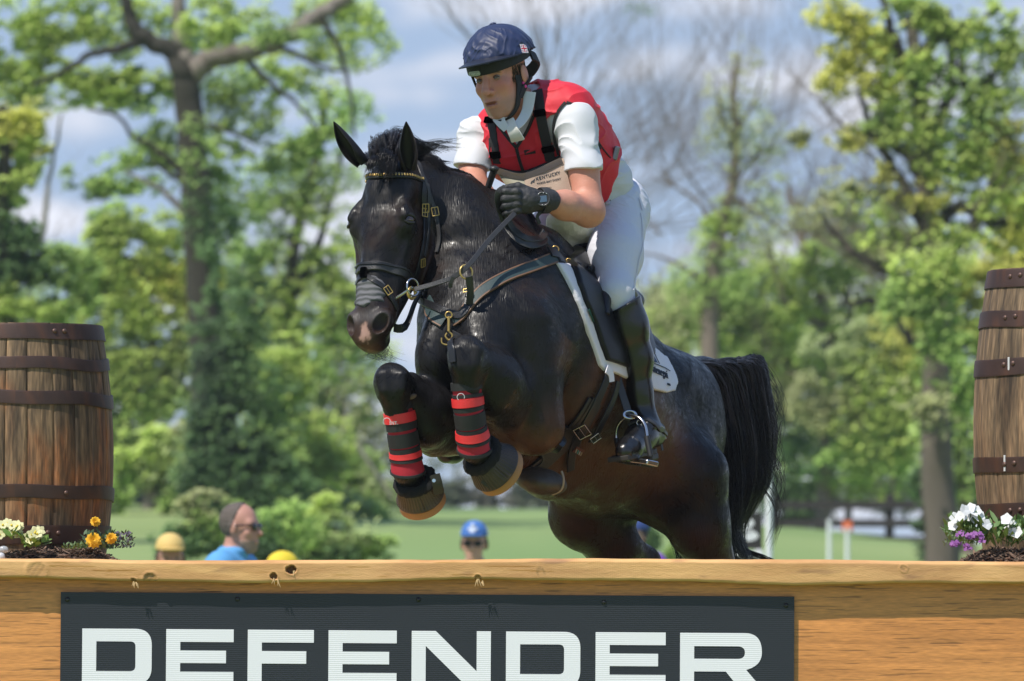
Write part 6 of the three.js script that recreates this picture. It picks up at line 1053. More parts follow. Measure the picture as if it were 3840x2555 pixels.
const foreL = [cone(ELL, PH(2120, 770, -0.22), 0.052, 0.047, 0.03), cone(PH(2120, 770, -0.22), WRL, 0.047, 0.033, 0.03), cone(PH(2190, 640, -0.37), ELL, 0.052, 0.05, 0.03)];
const foreR = [cone(PH(1772, 630, -0.54), ELR, 0.047, 0.046, 0.03), cone(ELR, WRR, 0.046, 0.034, 0.03)];
// hips and legs
const HIPL = PH(2322, 800, -0.76), KNL = PH(2310, 1098, -0.42), HIPR = PH(2150, 812, -0.86), KNR = S(0.02, -0.2, -0.29);
const hips = [ell(PH(2240, 775, -0.84), TS, V(0, 1, 0), V(-0.5, 0, 0.86), [0.158, 0.125, 0.13], 0.06), ball(PH(2318, 775, -0.86), 0.1, 0.06), ball(PH(2170, 790, -0.95), 0.105, 0.06), tq(2220, 705, -0.78, 0.14, 0.1, 0.115, 0.06)];
const thighL = [cone(HIPL, PH(2306, 960, -0.57), 0.106, 0.09, 0.05), cone(PH(2306, 960, -0.57), KNL, 0.09, 0.058, 0.05), cone(KNL, PH(2345, 1215, -0.425), 0.055, 0.046, 0.04)];
const thighR = [cone(HIPR, PH(2000, 950, -0.74), 0.112, 0.09, 0.05), cone(PH(2000, 950, -0.74), KNR, 0.09, 0.06, 0.05)];
const bootLegL = [cone(PH(2334, 1120, -0.41), PH(2358, 1225, -0.43), 0.064, 0.062, 0.04), cone(PH(2358, 1225, -0.43), PH(2390, 1345, -0.45), 0.062, 0.049, 0.04), cone(PH(2390, 1345, -0.45), PH(2400, 1470, -0.46), 0.049, 0.040, 0.04), cone(PH(2400, 1470, -0.46), PH(2420, 1590, -0.46), 0.040, 0.043, 0.03)];
const footL = [cone(PH(2448, 1630, -0.50), PH(2405, 1640, -0.42), 0.046, 0.045, 0.03), cone(PH(2410, 1645, -0.42), PH(2362, 1680, -0.33), 0.044, 0.043, 0.03), cone(PH(2362, 1684, -0.33), PH(2344, 1694, -0.29), 0.041, 0.034, 0.02), cone(PH(2420, 1590, -0.46), PH(2390, 1650, -0.4), 0.042, 0.044, 0.03)];
const mirror = (p) => { const q = p.clone().sub(W0), l = q.dot(LF); return p.clone().addScaledVector(LF, -2 * l); };

const skin = mat([1, 1, 1], 0.48, { vertexColors: true, sheen: 0.15, bumpMap: rep(grainBump, 9, 9), bumpScale: 0.0009 });
const whiteCloth = mat([0.60, 0.61, 0.64], 0.78, { bumpMap: rep(weaveBump, 10, 10), bumpScale: 0.0003, sheen: 0.2, sheenRoughness: 0.6 });
const breechCloth = mat([0.62, 0.63, 0.70], 0.68, { bumpMap: rep(weaveBump, 12, 12), bumpScale: 0.0004 });
const vestRed = mat([0.64, 0.016, 0.034], 0.6, { bumpMap: rep(weaveBump, 12, 12), bumpScale: 0.0007, sheen: 0.08, sheenRoughness: 0.5, sheenColor: new THREE.Color(1, 0.3, 0.3) });
const webbing = mat([0.013, 0.013, 0.014], 0.7, { bumpMap: rep(weaveBump, 16, 16), bumpScale: 0.001 }), plastic = mat([0.02, 0.02, 0.021], 0.45);
const gloveMat = mat([0.022, 0.022, 0.024], 0.55, { bumpMap: rep(grainBump, 12, 12), bumpScale: 0.0012 });
const bootMat = mat([0.0085, 0.0085, 0.0095], 0.23, { bumpMap: rep(grainBump, 6, 6), bumpScale: 0.0007, clearcoat: 0.25, clearcoatRoughness: 0.25 });
const rider = thing('person', 'rider in navy helmet cover and red vest crouched over the leaping horse', 'person', S(-0.3, 0.12, 0));
const torsoField = new Field([...torsoList, ...upperL, ...upperR]);
{
  const R = rng(5);
  // skin: head, neck, trunk, arms and legs in one surface
  const bodyList = [group(headList, 0.03), group(neckList, 0.02), group([...torsoList, ...hips, ...upperL, ...upperR, ...foreL, ...foreR].map((p) => ({ ...p, d: (x, y, z) => p.d(x, y, z) + (foreL.includes(p) || foreR.includes(p) ? 0 : 0.012) })), 0.02), group([...thighL, ...thighR].map((p) => ({ ...p, d: (x, y, z) => p.d(x, y, z) + 0.022 })), 0.03),
    group([...gloveL, ...gloveR].map((p) => ({ ...p, d: (x, y, z) => p.d(x, y, z) + 0.004 })), 0.01), group([...bootLegL.slice(1), ...footL].map((p) => ({ ...p, d: (x, y, z) => p.d(x, y, z) + 0.016 })), 0.01)];
  const skinCol = (p) => {
    const q = p.clone().sub(HC), r = q.dot(HRt) / HS, u = q.dot(HUp) / HS, n = q.dot(HFw) / HS, nz = fbm3(p.x * 45, p.y * 45, p.z * 45, 3), nb = fbm3(p.x * 14, p.y * 14, p.z * 14, 2);
    let c = [0.56 + 0.07 * nz + 0.08 * nb, 0.25 + 0.045 * nz - 0.035 * nb, 0.17 + 0.03 * nz - 0.045 * nb];
    if (q.length() < 0.2) {
      const red = 0.6 * smooth(0.03 - Math.hypot(Math.abs(r) - 0.042, u + 0.028), 0, 0.025) + 0.3 * smooth(0.024 - Math.hypot(r, u + 0.04), 0, 0.02);
      c = [c[0], c[1] * (1 - 0.28 * red), c[2] * (1 - 0.25 * red)];
      if (n > 0.075) { const lip = smooth(0.0095 - Math.abs(u + 0.0795), 0, 0.004) * smooth(0.026 - Math.abs(r), 0, 0.008) * smooth(n, 0.088, 0.094); c = c.map((v, i) => lerp(v, [0.30, 0.10, 0.085][i], lip * 0.8)); }
      const stub = smooth(-u, 0.055, 0.085) * smooth(Math.abs(r) + 0.03 + (u < -0.095 ? 0.05 : 0), 0.03, 0.06) * 0.34 * (0.7 + nz);
      c = c.map((v, i) => v * (1 - stub * [0.8, 0.6, 0.45][i]));
      const brow = smooth(0.0065 - Math.abs(u - 0.0185 + 0.12 * Math.pow(Math.abs(r) - 0.025, 2) * 60), 0, 0.004) * smooth(0.052 - Math.abs(r), 0, 0.008) * smooth(Math.abs(r), 0.01, 0.016) * (n > 0.055 ? 1 : 0);
      c = c.map((v, i) => lerp(v, [0.10, 0.06, 0.04][i], brow * 0.85));
    }
    return c;
  };
  const bodyField = new Field(bodyList);
  partW('body', bodyField.mesh(0.0035, skinCol), skin, rider);
  // eyes
  for (const s of [-1, 1]) {
    const c = hp(0.031 * s, -0.001, 0.0765), look = HFw.clone().add(V(-0.06, -0.05, 0)).normalize();
    const e = partW('eye', new THREE.SphereGeometry(0.0122, 18, 14).translate(c.x, c.y, c.z), mat([0.25, 0.21, 0.19], 0.6), rider);
    partW('iris', new THREE.SphereGeometry(0.0072, 14, 10).scale(1, 1, 0.5).applyMatrix4(basis(c.clone().addScaledVector(look, 0.0098), HRt, HUp, look)), mat([0.03, 0.022, 0.016], 0.1, { clearcoat: 1 }), e);
    for (const q of [1, -1]) {
      const pts = Array.from({ length: 9 }, (_, i) => { const a = (i / 8 - 0.5) * 2.2, el = (q > 0 ? 0.44 : -0.42) * Math.cos(a * 1.3); return c.clone().addScaledVector(HFw, Math.cos(a) * Math.cos(el) * 0.0132).addScaledVector(HRt, Math.sin(a) * Math.cos(el) * 0.0138).addScaledVector(HUp, Math.sin(el) * 0.0132 ); });
      partW('eyelid', tube(resample(pts, 12), (t) => (q > 0 ? 0.0026 : 0.0018) * Math.sin(Math.PI * clamp(t, 0.1, 0.9)) + 0.0008, 7), mat(q > 0 ? [0.09, 0.05, 0.035] : [0.36, 0.17, 0.12], 0.6), rider);
    }
  }
  // hair at the temples, under the helmet
  const hr = new Hair();
  for (let i = 0; i < 500; i++) { const s = R() < 0.75 ? 1 : -1, p0 = new Field(headList).snap(hp(s * 0.08, 0.03 - 0.05 * R(), lerp(-0.05, 0.04, R())), 0.001); hr.strand([p0, p0.clone().addScaledVector(HUp, -0.006), p0.clone().addScaledVector(HUp, -0.013).addScaledVector(HFw, -0.003)], 0.0008, 0.0003, 3, 3, 1); }
  partW('hair', hr.geo(), mat([0.05, 0.03, 0.02], 0.6, { vertexColors: true }), rider);

  // shirt
  const folds = (s, a) => (x, y, z, d) => Math.abs(d) < 0.03 ? a * (0.5 - Math.pow(Math.abs(noise(x * s + 0.6 * y * s, y * s * 0.8 - x * s * 0.9, z * s)), 0.7)) : 0;
  const hemL = half(PH(2184, 642, -0.375), V(0.12, -1, 0.1).normalize()), hemR = half(PH(1770, 626, -0.53), V(-0.2, -1, 0.15).normalize());
  const sleeve = (list, g, hem) => group([...list.map((p) => ({ ...p, d: (x, y, z) => p.d(x, y, z) - g })), inter(hem, 0.004)], 0.02);
  const sleeveL = sleeve([...upperL, cone(PH(2186, 640, -0.37), ELL, 0.057, 0.05, 0.03)], 0.006, hemL), sleeveR = sleeve([...upperR, cone(PH(1772, 630, -0.54), ELR, 0.05, 0.045, 0.03)], 0.006, hemR);
  const waistCut = half(PH(2292, 745, -0.8), TU.clone().negate());
  const shirtF = new Field([group(torsoList, 0.02), tq(2215, 700, -0.77, 0.145, 0.12, 0.118, 0.05), sleeveL, sleeveR, inter(waistCut, 0.004)], (x, y, z, d) => {
    if (Math.abs(d) > 0.03) return 0;
    const w = noise(x * 5, y * 5, z * 5), f1 = noise(x * 4 + y * 9 + w, y * 7 - x * 6, z * 6), f2 = Math.max(0, 0.5 - Math.abs(noise(x * 5 + y * 14 + 2 * w, y * 7 - x * 7 + 7, z * 6)));
    return 0.0075 * f1 - 0.006 * Math.pow(f2 * 2, 1.6) + 0.002;
  });
  partW('shirt', shirtF.mesh(0.0045), whiteCloth, rider);
  // sleeve hem stitching
  // collar and stock tie
  const neckF = new Field([cone(hp(0, -0.06, -0.03), PH(2000, 440, -0.55), 0.066, 0.078, 0.02)]);
  const collarPts = Array.from({ length: 25 }, (_, i) => { const a = lerp(0.85, Math.PI * 2 - 0.9, i / 24); const ax = PH(2000, 440, -0.55).sub(hp(0, -0.06, -0.03)).normalize(), c = hp(0, -0.06, -0.03).addScaledVector(ax, 0.085), B = TF.clone().addScaledVector(ax, -TF.dot(ax)).normalize(), C = ax.clone().cross(B); return c.addScaledVector(B, Math.cos(a) * 0.08).addScaledVector(C, Math.sin(a) * 0.08); });
  partW('collar', ribbon(collarPts.map((p) => neckF.snap(p, 0.004)), collarPts.map((p) => neckF.grad(p)), 0.044, 0.005), whiteCloth, rider);
  for (const pts of [[[1988, 345, -0.39], [1975, 420, -0.38], [1940, 470, -0.36], [1915, 478, -0.36]], [[1868, 440, -0.37], [1880, 462, -0.36], [1900, 486, -0.36]]]) { const q = resample(pts.map((p) => PH(...p)), 16); partW('collar_point', ribbon(q, q.map(() => V(-0.15, 0.25, 0.95).normalize()), (t) => 0.042 * (1 - 0.4 * t), 0.005), whiteCloth, rider); }
  {
    const q = resample([PH(1912, 452, -0.375), PH(1922, 485, -0.355), PH(1934, 508, -0.36), PH(1942, 524, -0.375)], 14);
    partW('stock_tie', ribbon(q, q.map(() => V(-0.25, -0.1, 0.96).normalize()), (t) => 0.034 + 0.014 * t, 0.008), mat([0.72, 0.70, 0.66], 0.7, { bumpMap: rep(weaveBump, 20, 20), bumpScale: 0.0005 }), rider);
  }
  // vest
  const vBase = new Field(nearList(torsoList.map((p) => ({ ...p, d: (x, y, z) => p.d(x, y, z) - 0.014 })), PH(2050, 500, -0.6), 0.45));
  const vPts = [[1846, 436], [1882, 488], [1936, 552], [1976, 492], [2004, 428]], vo = vPts.map(([x, y]) => vBase.hit(x, y) ?? vBase.snap(PH(x, y, -0.4))), v2 = vo.map((p) => [p.clone().sub(vo[2]).dot(TS), p.clone().sub(vo[2]).dot(TU)]); v2.push([v2[4][0], v2[4][1] + 0.3], [v2[0][0], v2[0][1] + 0.3]);
  const neckV = { op: 1, k: 0.006, c: vo[2], R: 1e9, d: (x, y, z) => { const q = V(x, y, z).sub(vo[2]); return Math.max(poly2(v2, q.dot(TS), q.dot(TU)), -q.dot(TF) - 0.11); } };
  const armhole = (c, r, ax) => cut({ op: 1, k: 0.01, c, R: 1e9, d: cone(c.clone().addScaledVector(ax, -0.02), c.clone().addScaledVector(ax, 0.3), r * 0.9, r * 1.35).d }, 0.008);
  const vestF = new Field([group(torsoList.map((p) => ({ ...p, d: (x, y, z) => p.d(x, y, z) - 0.014 })), 0.02),
    armhole(PH(2138, 480, -0.45), 0.092, V(0.75, -0.35, 0.6).normalize()), armhole(PH(1752, 535, -0.58), 0.07, V(-0.85, -0.35, 0.1).normalize()),
    cut({ op: 1, k: 0.01, c: PH(1990, 400, -0.5), R: 1e9, d: cone(hp(0, -0.02, -0.03), PH(1995, 425, -0.55), 0.085, 0.088).d }, 0.008), cut(neckV, 0.006),
    inter(half(PH(2286, 640, -0.74), V(0.9, -0.35, -0.25).normalize()), 0.008),
    inter(half(PH(1965, 640, -0.45), V(-0.18, -1, 0.35).normalize()), 0.008),
  ], (x, y, z, d) => Math.abs(d) < 0.03 ? 0.005 * noise(x * 9, y * 9, z * 9) - 0.006 * Math.pow(Math.max(0, 0.5 - Math.abs(noise(x * 7 + y * 6, y * 13 - x * 5, z * 8))) * 2, 4) + 0.0015 * noise(x * 34, y * 34, z * 34) : 0);
  const vest = partW('vest', vestF.mesh(0.0045), vestRed, rider);
  const on = (F, px, w, t, m, name, par, lift = 0.001, n = 40) => { const s = strapOn(F, px, w, t, lift, n); return partW(name, s.geo, m, par); };
  on(vBase, [[2016, 340], [2022, 380], [2030, 440], [2044, 510], [2058, 570], [2064, 602]], 0.036, 0.006, webbing, 'shoulder_strap', vest);
  on(vBase, [[1844, 446], [1850, 490], [1858, 550], [1866, 612]], 0.032, 0.006, webbing, 'shoulder_strap', vest);
  on(vBase, [[1937, 556], [1948, 600], [1962, 642]], 0.011, 0.004, webbing, 'zip', vest);
  on(vBase, [[1966, 572], [2008, 566]], 0.017, 0.003, webbing, 'patch', vest);
  on(vBase, [[1852, 622], [1900, 638], [1960, 644], [2030, 620], [2100, 584]], 0.009, 0.005, webbing, 'binding', vest);
  for (const [x, y, a] of [[2026, 424, -0.1], [1840, 452, 0.05], [2056, 556, -0.2], [1862, 580, 0.05]]) { const p = vBase.hit(x, y); if (!p) continue; const n = vBase.grad(p, vBase.list, 0.02), u = V(Math.sin(a), 1, 0).addScaledVector(n, -n.y).normalize(); partW('buckle', new RoundedBoxGeometry(0.044, 0.024, 0.012, 2, 0.004).applyMatrix4(basis(p.clone().addScaledVector(n, 0.008), u.clone().cross(n).normalize().negate(), u, n)), plastic, vest); }
  on(vBase, [[2225, 500], [2262, 560], [2288, 592]], 0.004, 0.003, webbing, 'binding', vest);
  // armhole edge
    for (const px of [[[2120, 384], [2094, 416], [2078, 456], [2078, 515], [2094, 580]], [[1834, 446], [1838, 520], [1843, 600]], [[2124, 384], [2160, 398], [2196, 440], [2226, 500], [2250, 560]]]) { const s = strapOn(vBase, px, 0.01, 0.005, -0.001, 30); partW('binding', s.geo, webbing, vest); }
  for (const px of [[[1852, 446], [1882, 488], [1936, 554]], [[2001, 436], [1976, 492], [1937, 554]]]) { const s = strapOn(vBase, px, 0.011, 0.005, -0.001, 24); partW('binding', s.geo, webbing, vest); }
  // side fastening and the number panel behind
  { const q = resample([PH(2312, 560, -0.72), PH(2304, 600, -0.70), PH(2285, 650, -0.68), PH(2268, 700, -0.66)], 14); partW('side_strap', ribbon(q, q.map(() => V(0.8, 0.2, 0.55).normalize()), 0.03, 0.008), webbing, vest); partW('buckle', new RoundedBoxGeometry(0.02, 0.05, 0.02, 2, 0.005).rotateZ(-0.25).translate(...P(2309, 575, -0.7).toArray()), mat([0.2, 0.2, 0.21], 0.3, { metalness: 0.8 }), vest); }
  { const q = resample([PH(2140, 342, -0.74), PH(2178, 346, -0.76), PH(2205, 388, -0.77), PH(2232, 440, -0.78), PH(2252, 490, -0.79)], 18); partW('number_panel', ribbon(q, q.map((p, i) => V(0.75, 0.65, -0.1).normalize()), 0.12, 0.004, false, 0.004), mat([0.045, 0.028, 0.024], 0.6), vest); }
  // clear bib with the paper in it
  const sheet = (corner, nx, ny, bulge, th) => { const pos = [], uv = [], idx = []; for (let j = 0; j <= ny; j++) for (let i = 0; i <= nx; i++) { const u = i / nx, v = j / ny; const a = corner[0].clone().lerp(corner[1], u), b = corner[2].clone().lerp(corner[3], u), p = a.lerp(b, v); p.addScaledVector(V(-0.3, -0.2, 0.9), bulge(u, v)); pos.push(p.x, p.y, p.z); uv.push(u, 1 - v); } for (let j = 0; j < ny; j++) for (let i = 0; i < nx; i++) { const k = j * (nx + 1) + i; idx.push(k, k + nx + 1, k + 1, k + 1, k + nx + 1, k + nx + 2); } const g = new THREE.BufferGeometry(); g.setAttribute('position', new THREE.Float32BufferAttribute(pos, 3)); g.setAttribute('uv', new THREE.Float32BufferAttribute(uv, 2)); g.setIndex(idx); g.computeVertexNormals(); return g; };
  const cL = [PH(1852, 630, -0.395), PH(1962, 656, -0.365), PH(1915, 722, -0.36), PH(1985, 748, -0.325)], cR = [PH(1962, 656, -0.365), PH(2114, 592, -0.37), PH(1985, 748, -0.325), PH(2150, 742, -0.33)];
  const bib = partW('bib', sheet(cR, 14, 8, (u, v) => 0.008 * Math.sin(Math.PI * u) + 0.004 * Math.sin(7 * u + 3 * v)), mat([0.50, 0.36, 0.27], 0.6, { bumpMap: rep(grainBump, 2, 2), bumpScale: 0.0015 }), rider);
  partW('paper', sheet(cL, 12, 8, (u, v) => 0.006 * Math.sin(Math.PI * u)), mat([0.40, 0.36, 0.26], 0.6), bib);
  const film = mat([0.92, 0.92, 0.9], 0.12, { transmission: 1, thickness: 0, ior: 1.4 });
  partW('clear_film', sheet(cR.map((p) => p.clone().add(V(-0.002, 0.004, 0.008))), 14, 8, (u, v) => 0.009 * Math.sin(Math.PI * u) + 0.004 * Math.sin(7 * u + 3 * v)), film, bib);
  partW('clear_film', sheet(cL.map((p) => p.clone().add(V(-0.002, 0.004, 0.008))), 12, 8, (u, v) => 0.007 * Math.sin(Math.PI * u)), film, bib);
  { const q = resample([PH(1860, 640, -0.38), PH(1962, 662, -0.355), PH(2108, 602, -0.36)], 20); partW('top_band', ribbon(q, q.map(() => V(-0.3, -0.1, 0.94).normalize()), 0.022, 0.002, false, 0.002), mat([0.10, 0.075, 0.055], 0.3), bib); }
  const ink = mat([0.02, 0.02, 0.022], 0.7);
  const onBib = (u, v) => { const a = cR[0].clone().lerp(cR[1], u), b = cR[2].clone().lerp(cR[3], u); return a.lerp(b, v).addScaledVector(V(-0.3, -0.2, 0.9), 0.008 * Math.sin(Math.PI * u) + 0.004 * Math.sin(7 * u + 3 * v) + 0.0016); };
  const bibX = onBib(0.8, 0.4).sub(onBib(0.3, 0.4)).normalize(), bibN = bibX.clone().cross(onBib(0.5, 0.2).sub(onBib(0.5, 0.7)).normalize()).normalize(), bibY = bibN.clone().cross(bibX);
  const words = (txt, u, v, size, f = fontSans) => { const g = new TextGeometry(txt, { font: f, size, depth: 0.0008, curveSegments: 2 }), p = g.attributes.position, o = onBib(u, v), W2 = cR[0].distanceTo(cR[1]); for (let i = 0; i < p.count; i++) { const q = onBib(u + p.getX(i) / W2, v).addScaledVector(bibY, p.getY(i)).addScaledVector(bibN, p.getZ(i)); p.setXYZ(i, q.x, q.y, q.z); } g.computeVertexNormals(); partW('print', g, ink, bib); };
  words('KENTUCKY', 0.27, 0.36, 0.0125); words('THREE-DAY EVENT', 0.27, 0.50, 0.0072); words('Equestrian', 0.3, 0.68, 0.006, fontSerif);
  { // small emblem of a jumping horse beside the words
    const s = new THREE.Shape([[-10, -3], [-4, 4], [2, 5], [8, 9], [9, 6], [5, 2], [4, -4], [1, -3], [-2, -1], [-7, -6]].map(([x, y]) => new THREE.Vector2(x * 0.001, y * 0.001))); const g = new THREE.ExtrudeGeometry(s, { depth: 0.0006, bevelEnabled: false }); g.applyMatrix4(basis(onBib(0.2, 0.36), bibX, bibY, bibN)); partW('print', g, ink, bib); }
  // helmet with its silk cover
  const silkF = new Field([hell(0, 0.05, -0.024, 0.114, 0.122, 0.132, 0.01), inter(half(hp(0, 0.062, 0), HUp.clone().negate().addScaledVector(HFw, -0.12).normalize()), 0.006)], (x, y, z, d) => {
    if (Math.abs(d) > 0.03) return 0; const q = V(x, y, z).sub(HC), r = q.dot(HRt), u = q.dot(HUp), n = q.dot(HFw), an = Math.atan2(r, n);
    const seam = Math.pow(Math.abs(Math.sin(an * 3 + 0.5)), 0.35); const edge = smooth(0.2 - u, 0, 0.12);
    const w = noise(r * 9, u * 9, n * 9), g1 = noise(an * 1.6 + w, u * 15 + an * 1.2 + 1.2 * w, 3.3), g2 = noise(an * 3 + 9, u * 24 - an * 2.5 + w * 1.5, 1.3), c1 = 0.6 * Math.exp(-g1 * g1 * 9), c2 = 0.6 * Math.exp(-g2 * g2 * 9);
    return 0.002 * (1 - seam) - (0.25 + edge) * (0.0058 * c1 * c1 * 2 + 0.0026 * c2 * c2 * 2) + 0.003 * noise(r * 12 + 3, u * 12, n * 12) + 0.002;
  });
  const silk = mat([0.015, 0.025, 0.075], 0.52, { sheen: 0.25, sheenRoughness: 0.35, sheenColor: new THREE.Color(0.5, 0.55, 0.8) });
  const helmet = partW('helmet', silkF.mesh(0.0035), silk, rider);
  partW('button', new THREE.SphereGeometry(0.012, 14, 8).scale(1, 0.45, 1).applyMatrix4(basis(hp(0, 0.171, -0.024), HRt, HUp, HFw)), silk, helmet);
  const bandF = new Field([hell(0, 0.045, -0.014, 0.104, 0.12, 0.121, 0.01), inter(half(hp(0, 0.064, 0), HUp.clone().addScaledVector(HFw, 0.12).normalize()), 0.004), inter(half(hp(0, 0.016, 0.09), HUp.clone().negate().addScaledVector(HFw, -0.22).normalize()), 0.004), cut(hell(0, 0.03, -0.012, 0.086, 0.11, 0.104), 0.003)]);
  partW('headband', bandF.mesh(0.004), neoprene, helmet);
  { // peak: a thin curved plate
    const pos = [], idx = [], nA = 24, nR = 6; for (const t of [0, 0.004]) for (let j = 0; j <= nR; j++) for (let i = 0; i <= nA; i++) { const a = lerp(-1.25, 1.25, i / nA), w = Math.pow(Math.cos(a / 1.25 * Math.PI / 2), 0.7), r0 = 0.098, q = hp(Math.sin(a) * (0.104 + 0.012 * j / nR), 0.068 - 0.01 * (1 - Math.cos(a * 1.1)) - 0.016 * j / nR * w - t, -0.012 + Math.cos(a) * 0.118 + 0.058 * j / nR * w); pos.push(q.x, q.y, q.z); }
    const st = (nR + 1) * (nA + 1); for (let s = 0; s < 2; s++) for (let j = 0; j < nR; j++) for (let i = 0; i < nA; i++) { const k = s * st + j * (nA + 1) + i, m = k + nA + 1; s ? idx.push(k, k + 1, m, m, k + 1, m + 1) : idx.push(k, m, k + 1, m, m + 1, k + 1); }
    for (let i = 0; i < nA; i++) { const k = nR * (nA + 1) + i; idx.push(k, k + st, k + 1, k + 1, k + st, k + st + 1); }
    const g = new THREE.BufferGeometry(); g.setAttribute('position', new THREE.Float32BufferAttribute(pos, 3)); g.setIndex(idx); partW('peak', creased(g.toNonIndexed(), 0.8), mat([0.008, 0.011, 0.026], 0.45), helmet);
  }
  // maker's badge
  const bp = bandF.hit(1780, 276); if (bp) { const n = bandF.grad(bp), X = HRt.clone().addScaledVector(n, -HRt.dot(n)).normalize(), Y = n.clone().cross(X); const M = basis(bp.clone().addScaledVector(n, 0.001), X, Y, n);
    const b = partW('badge', new THREE.CapsuleGeometry(0.0085, 0.045, 4, 14).rotateZ(Math.PI / 2).scale(1, 1, 0.18).applyMatrix4(M), mat([0.42, 0.45, 0.42], 0.4), helmet);
    const inner = new THREE.CapsuleGeometry(0.007, 0.044, 4, 14).rotateZ(Math.PI / 2).scale(1, 1, 0.24).applyMatrix4(M); partW('badge_face', inner, mat([0.16, 0.18, 0.16], 0.5), helmet);
    const g = new TextGeometry('CHAMPION', { font: fontSans, size: 0.0068, depth: 0.0012, curveSegments: 2 }); g.computeBoundingBox(); g.translate(-g.boundingBox.max.x / 2, -0.0034, 0.0014); g.applyMatrix4(M); partW('lettering', g, mat([0.6, 0.62, 0.58], 0.5), helmet); }
  // flag on the cover
  const fp = silkF.hit(1963, 183); if (fp) { const n = silkF.grad(fp, silkF.list, 0.01), Y = V(-0.12, 1, 0).addScaledVector(n, -V(-0.12, 1, 0).dot(n)).normalize(), X = Y.clone().cross(n);
    const cv = document.createElement('canvas'); cv.width = 192; cv.height = 192; const c = cv.getContext('2d'); c.fillStyle = '#e9e9ee'; c.fillRect(0, 0, 192, 192); c.fillStyle = '#24306e'; c.fillRect(10, 10, 172, 172); c.save(); c.beginPath(); c.rect(10, 10, 172, 172); c.clip(); c.strokeStyle = '#f0f0f2'; c.lineWidth = 34; c.beginPath(); c.moveTo(0, 0); c.lineTo(192, 192); c.moveTo(192, 0); c.lineTo(0, 192); c.stroke(); c.strokeStyle = '#c41e3a'; c.lineWidth = 14; c.beginPath(); c.moveTo(0, 0); c.lineTo(192, 192); c.moveTo(192, 0); c.lineTo(0, 192); c.stroke(); c.fillStyle = '#f0f0f2'; c.fillRect(68, 0, 56, 192); c.fillRect(0, 68, 192, 56); c.fillStyle = '#c41e3a'; c.fillRect(80, 0, 32, 192); c.fillRect(0, 80, 192, 32); c.restore();
    const t = new THREE.CanvasTexture(cv); t.colorSpace = THREE.SRGBColorSpace; partW('flag_patch', new THREE.PlaneGeometry(0.032, 0.032).applyMatrix4(basis(fp.clone().addScaledVector(n, 0.003), X, Y, n)), mat([1, 1, 1], 0.7, { map: t }), helmet); }
  // harness
  const hf = new Field([...headList, ...neckList]);
  for (const px of [[[1938, 282], [1944, 320], [1941, 370], [1932, 405], [1915, 430], [1890, 446], [1868, 448]], [[1990, 285], [1968, 318], [1948, 362]]]) {
    const h = px.map(([x, y]) => hf.hit(x, y) ?? PH(x, y, -0.4)), q = resample(h, 26); partW('chin_strap', ribbon(q, q.map((p) => hf.grad(p, hf.list, 0.02)), 0.022, 0.006, false, 0.002), neoprene, helmet);
  }
  { const a = hp(-0.08, 0.01, 0.03), q = resample([hp(-0.078, 0.03, 0.04), hp(-0.074, -0.02, 0.028), hp(-0.062, -0.075, 0.02), hp(-0.03, -0.122, 0.04), hp(0.0, -0.136, 0.05)], 20); partW('chin_strap', ribbon(q, q.map((p) => p.clone().sub(hp(0, -0.04, 0.0)).normalize()), 0.02, 0.005), neoprene, helmet); }
  { const q = resample([hp(0.098, 0.05, -0.04), hp(0.095, 0.03, -0.085), hp(0.05, 0.0, -0.11), hp(0, -0.01, -0.118)], 16); partW('rear_harness', ribbon(q, q.map((p) => p.clone().sub(hp(0, 0.02, 0)).normalize()), 0.045, 0.008), neoprene, helmet); }
  const eh = hf.hit(1966, 318); if (eh) partW('earpiece', new THREE.CapsuleGeometry(0.006, 0.014, 4, 10).rotateZ(0.5).translate(eh.x, eh.y, eh.z + 0.004), mat([0.75, 0.05, 0.28], 0.4), rider);
  // gloves and watch
  partW('glove', new Field(gloveL, (x, y, z, d) => Math.abs(d) < 0.02 ? 0.0016 * noise(x * 70, y * 70, z * 70) : 0).mesh(0.0028), gloveMat, rider);
  partW('glove', new Field(gloveR).mesh(0.0035), gloveMat, rider);
  { const wc = PH(2036, 748, -0.092), n = V(-0.05, 0.12, 1).normalize(), X = V(1, 0.12, 0.04).addScaledVector(n, -V(1, 0.12, 0.04).dot(n)).normalize(), Y = n.clone().cross(X);
    const at = (g, dz) => g.rotateX(Math.PI / 2).applyMatrix4(basis(wc.clone().addScaledVector(n, dz), X, Y, n));
    const w = partW('watch', at(new THREE.CylinderGeometry(0.0255, 0.027, 0.013, 32), 0), plastic, rider);
    partW('bezel', new THREE.TorusGeometry(0.0225, 0.0028, 8, 32).applyMatrix4(basis(wc.clone().addScaledVector(n, 0.0065), X, Y, n)), mat([0.05, 0.05, 0.052], 0.3), w);
    partW('dial', new RoundedBoxGeometry(0.028, 0.022, 0.002, 2, 0.003).applyMatrix4(basis(wc.clone().addScaledVector(n, 0.0075), X, Y, n)), mat([0.06, 0.10, 0.15], 0.15, { clearcoat: 1 }), w);
    for (const [a, b] of [[-0.012, 0.018], [0.004, 0.02], [0.014, 0.017], [-0.004, -0.02]]) partW('button', new THREE.SphereGeometry(0.0022, 8, 6).applyMatrix4(basis(wc.clone().addScaledVector(n, 0.008).addScaledVector(X, a).addScaledVector(Y, b), X, Y, n)), mat([0.5, 0.5, 0.5], 0.3, { metalness: 0.8 }), w);
    const pts = Array.from({ length: 33 }, (_, i) => { const a = i / 32 * Math.PI * 2, U = V(0, 1, 0).addScaledVector(HLax, -HLax.y).normalize(), O = HLax.clone().cross(U); return WRL.clone().addScaledVector(U, Math.cos(a) * 0.041).addScaledVector(O, Math.sin(a) * 0.041); });
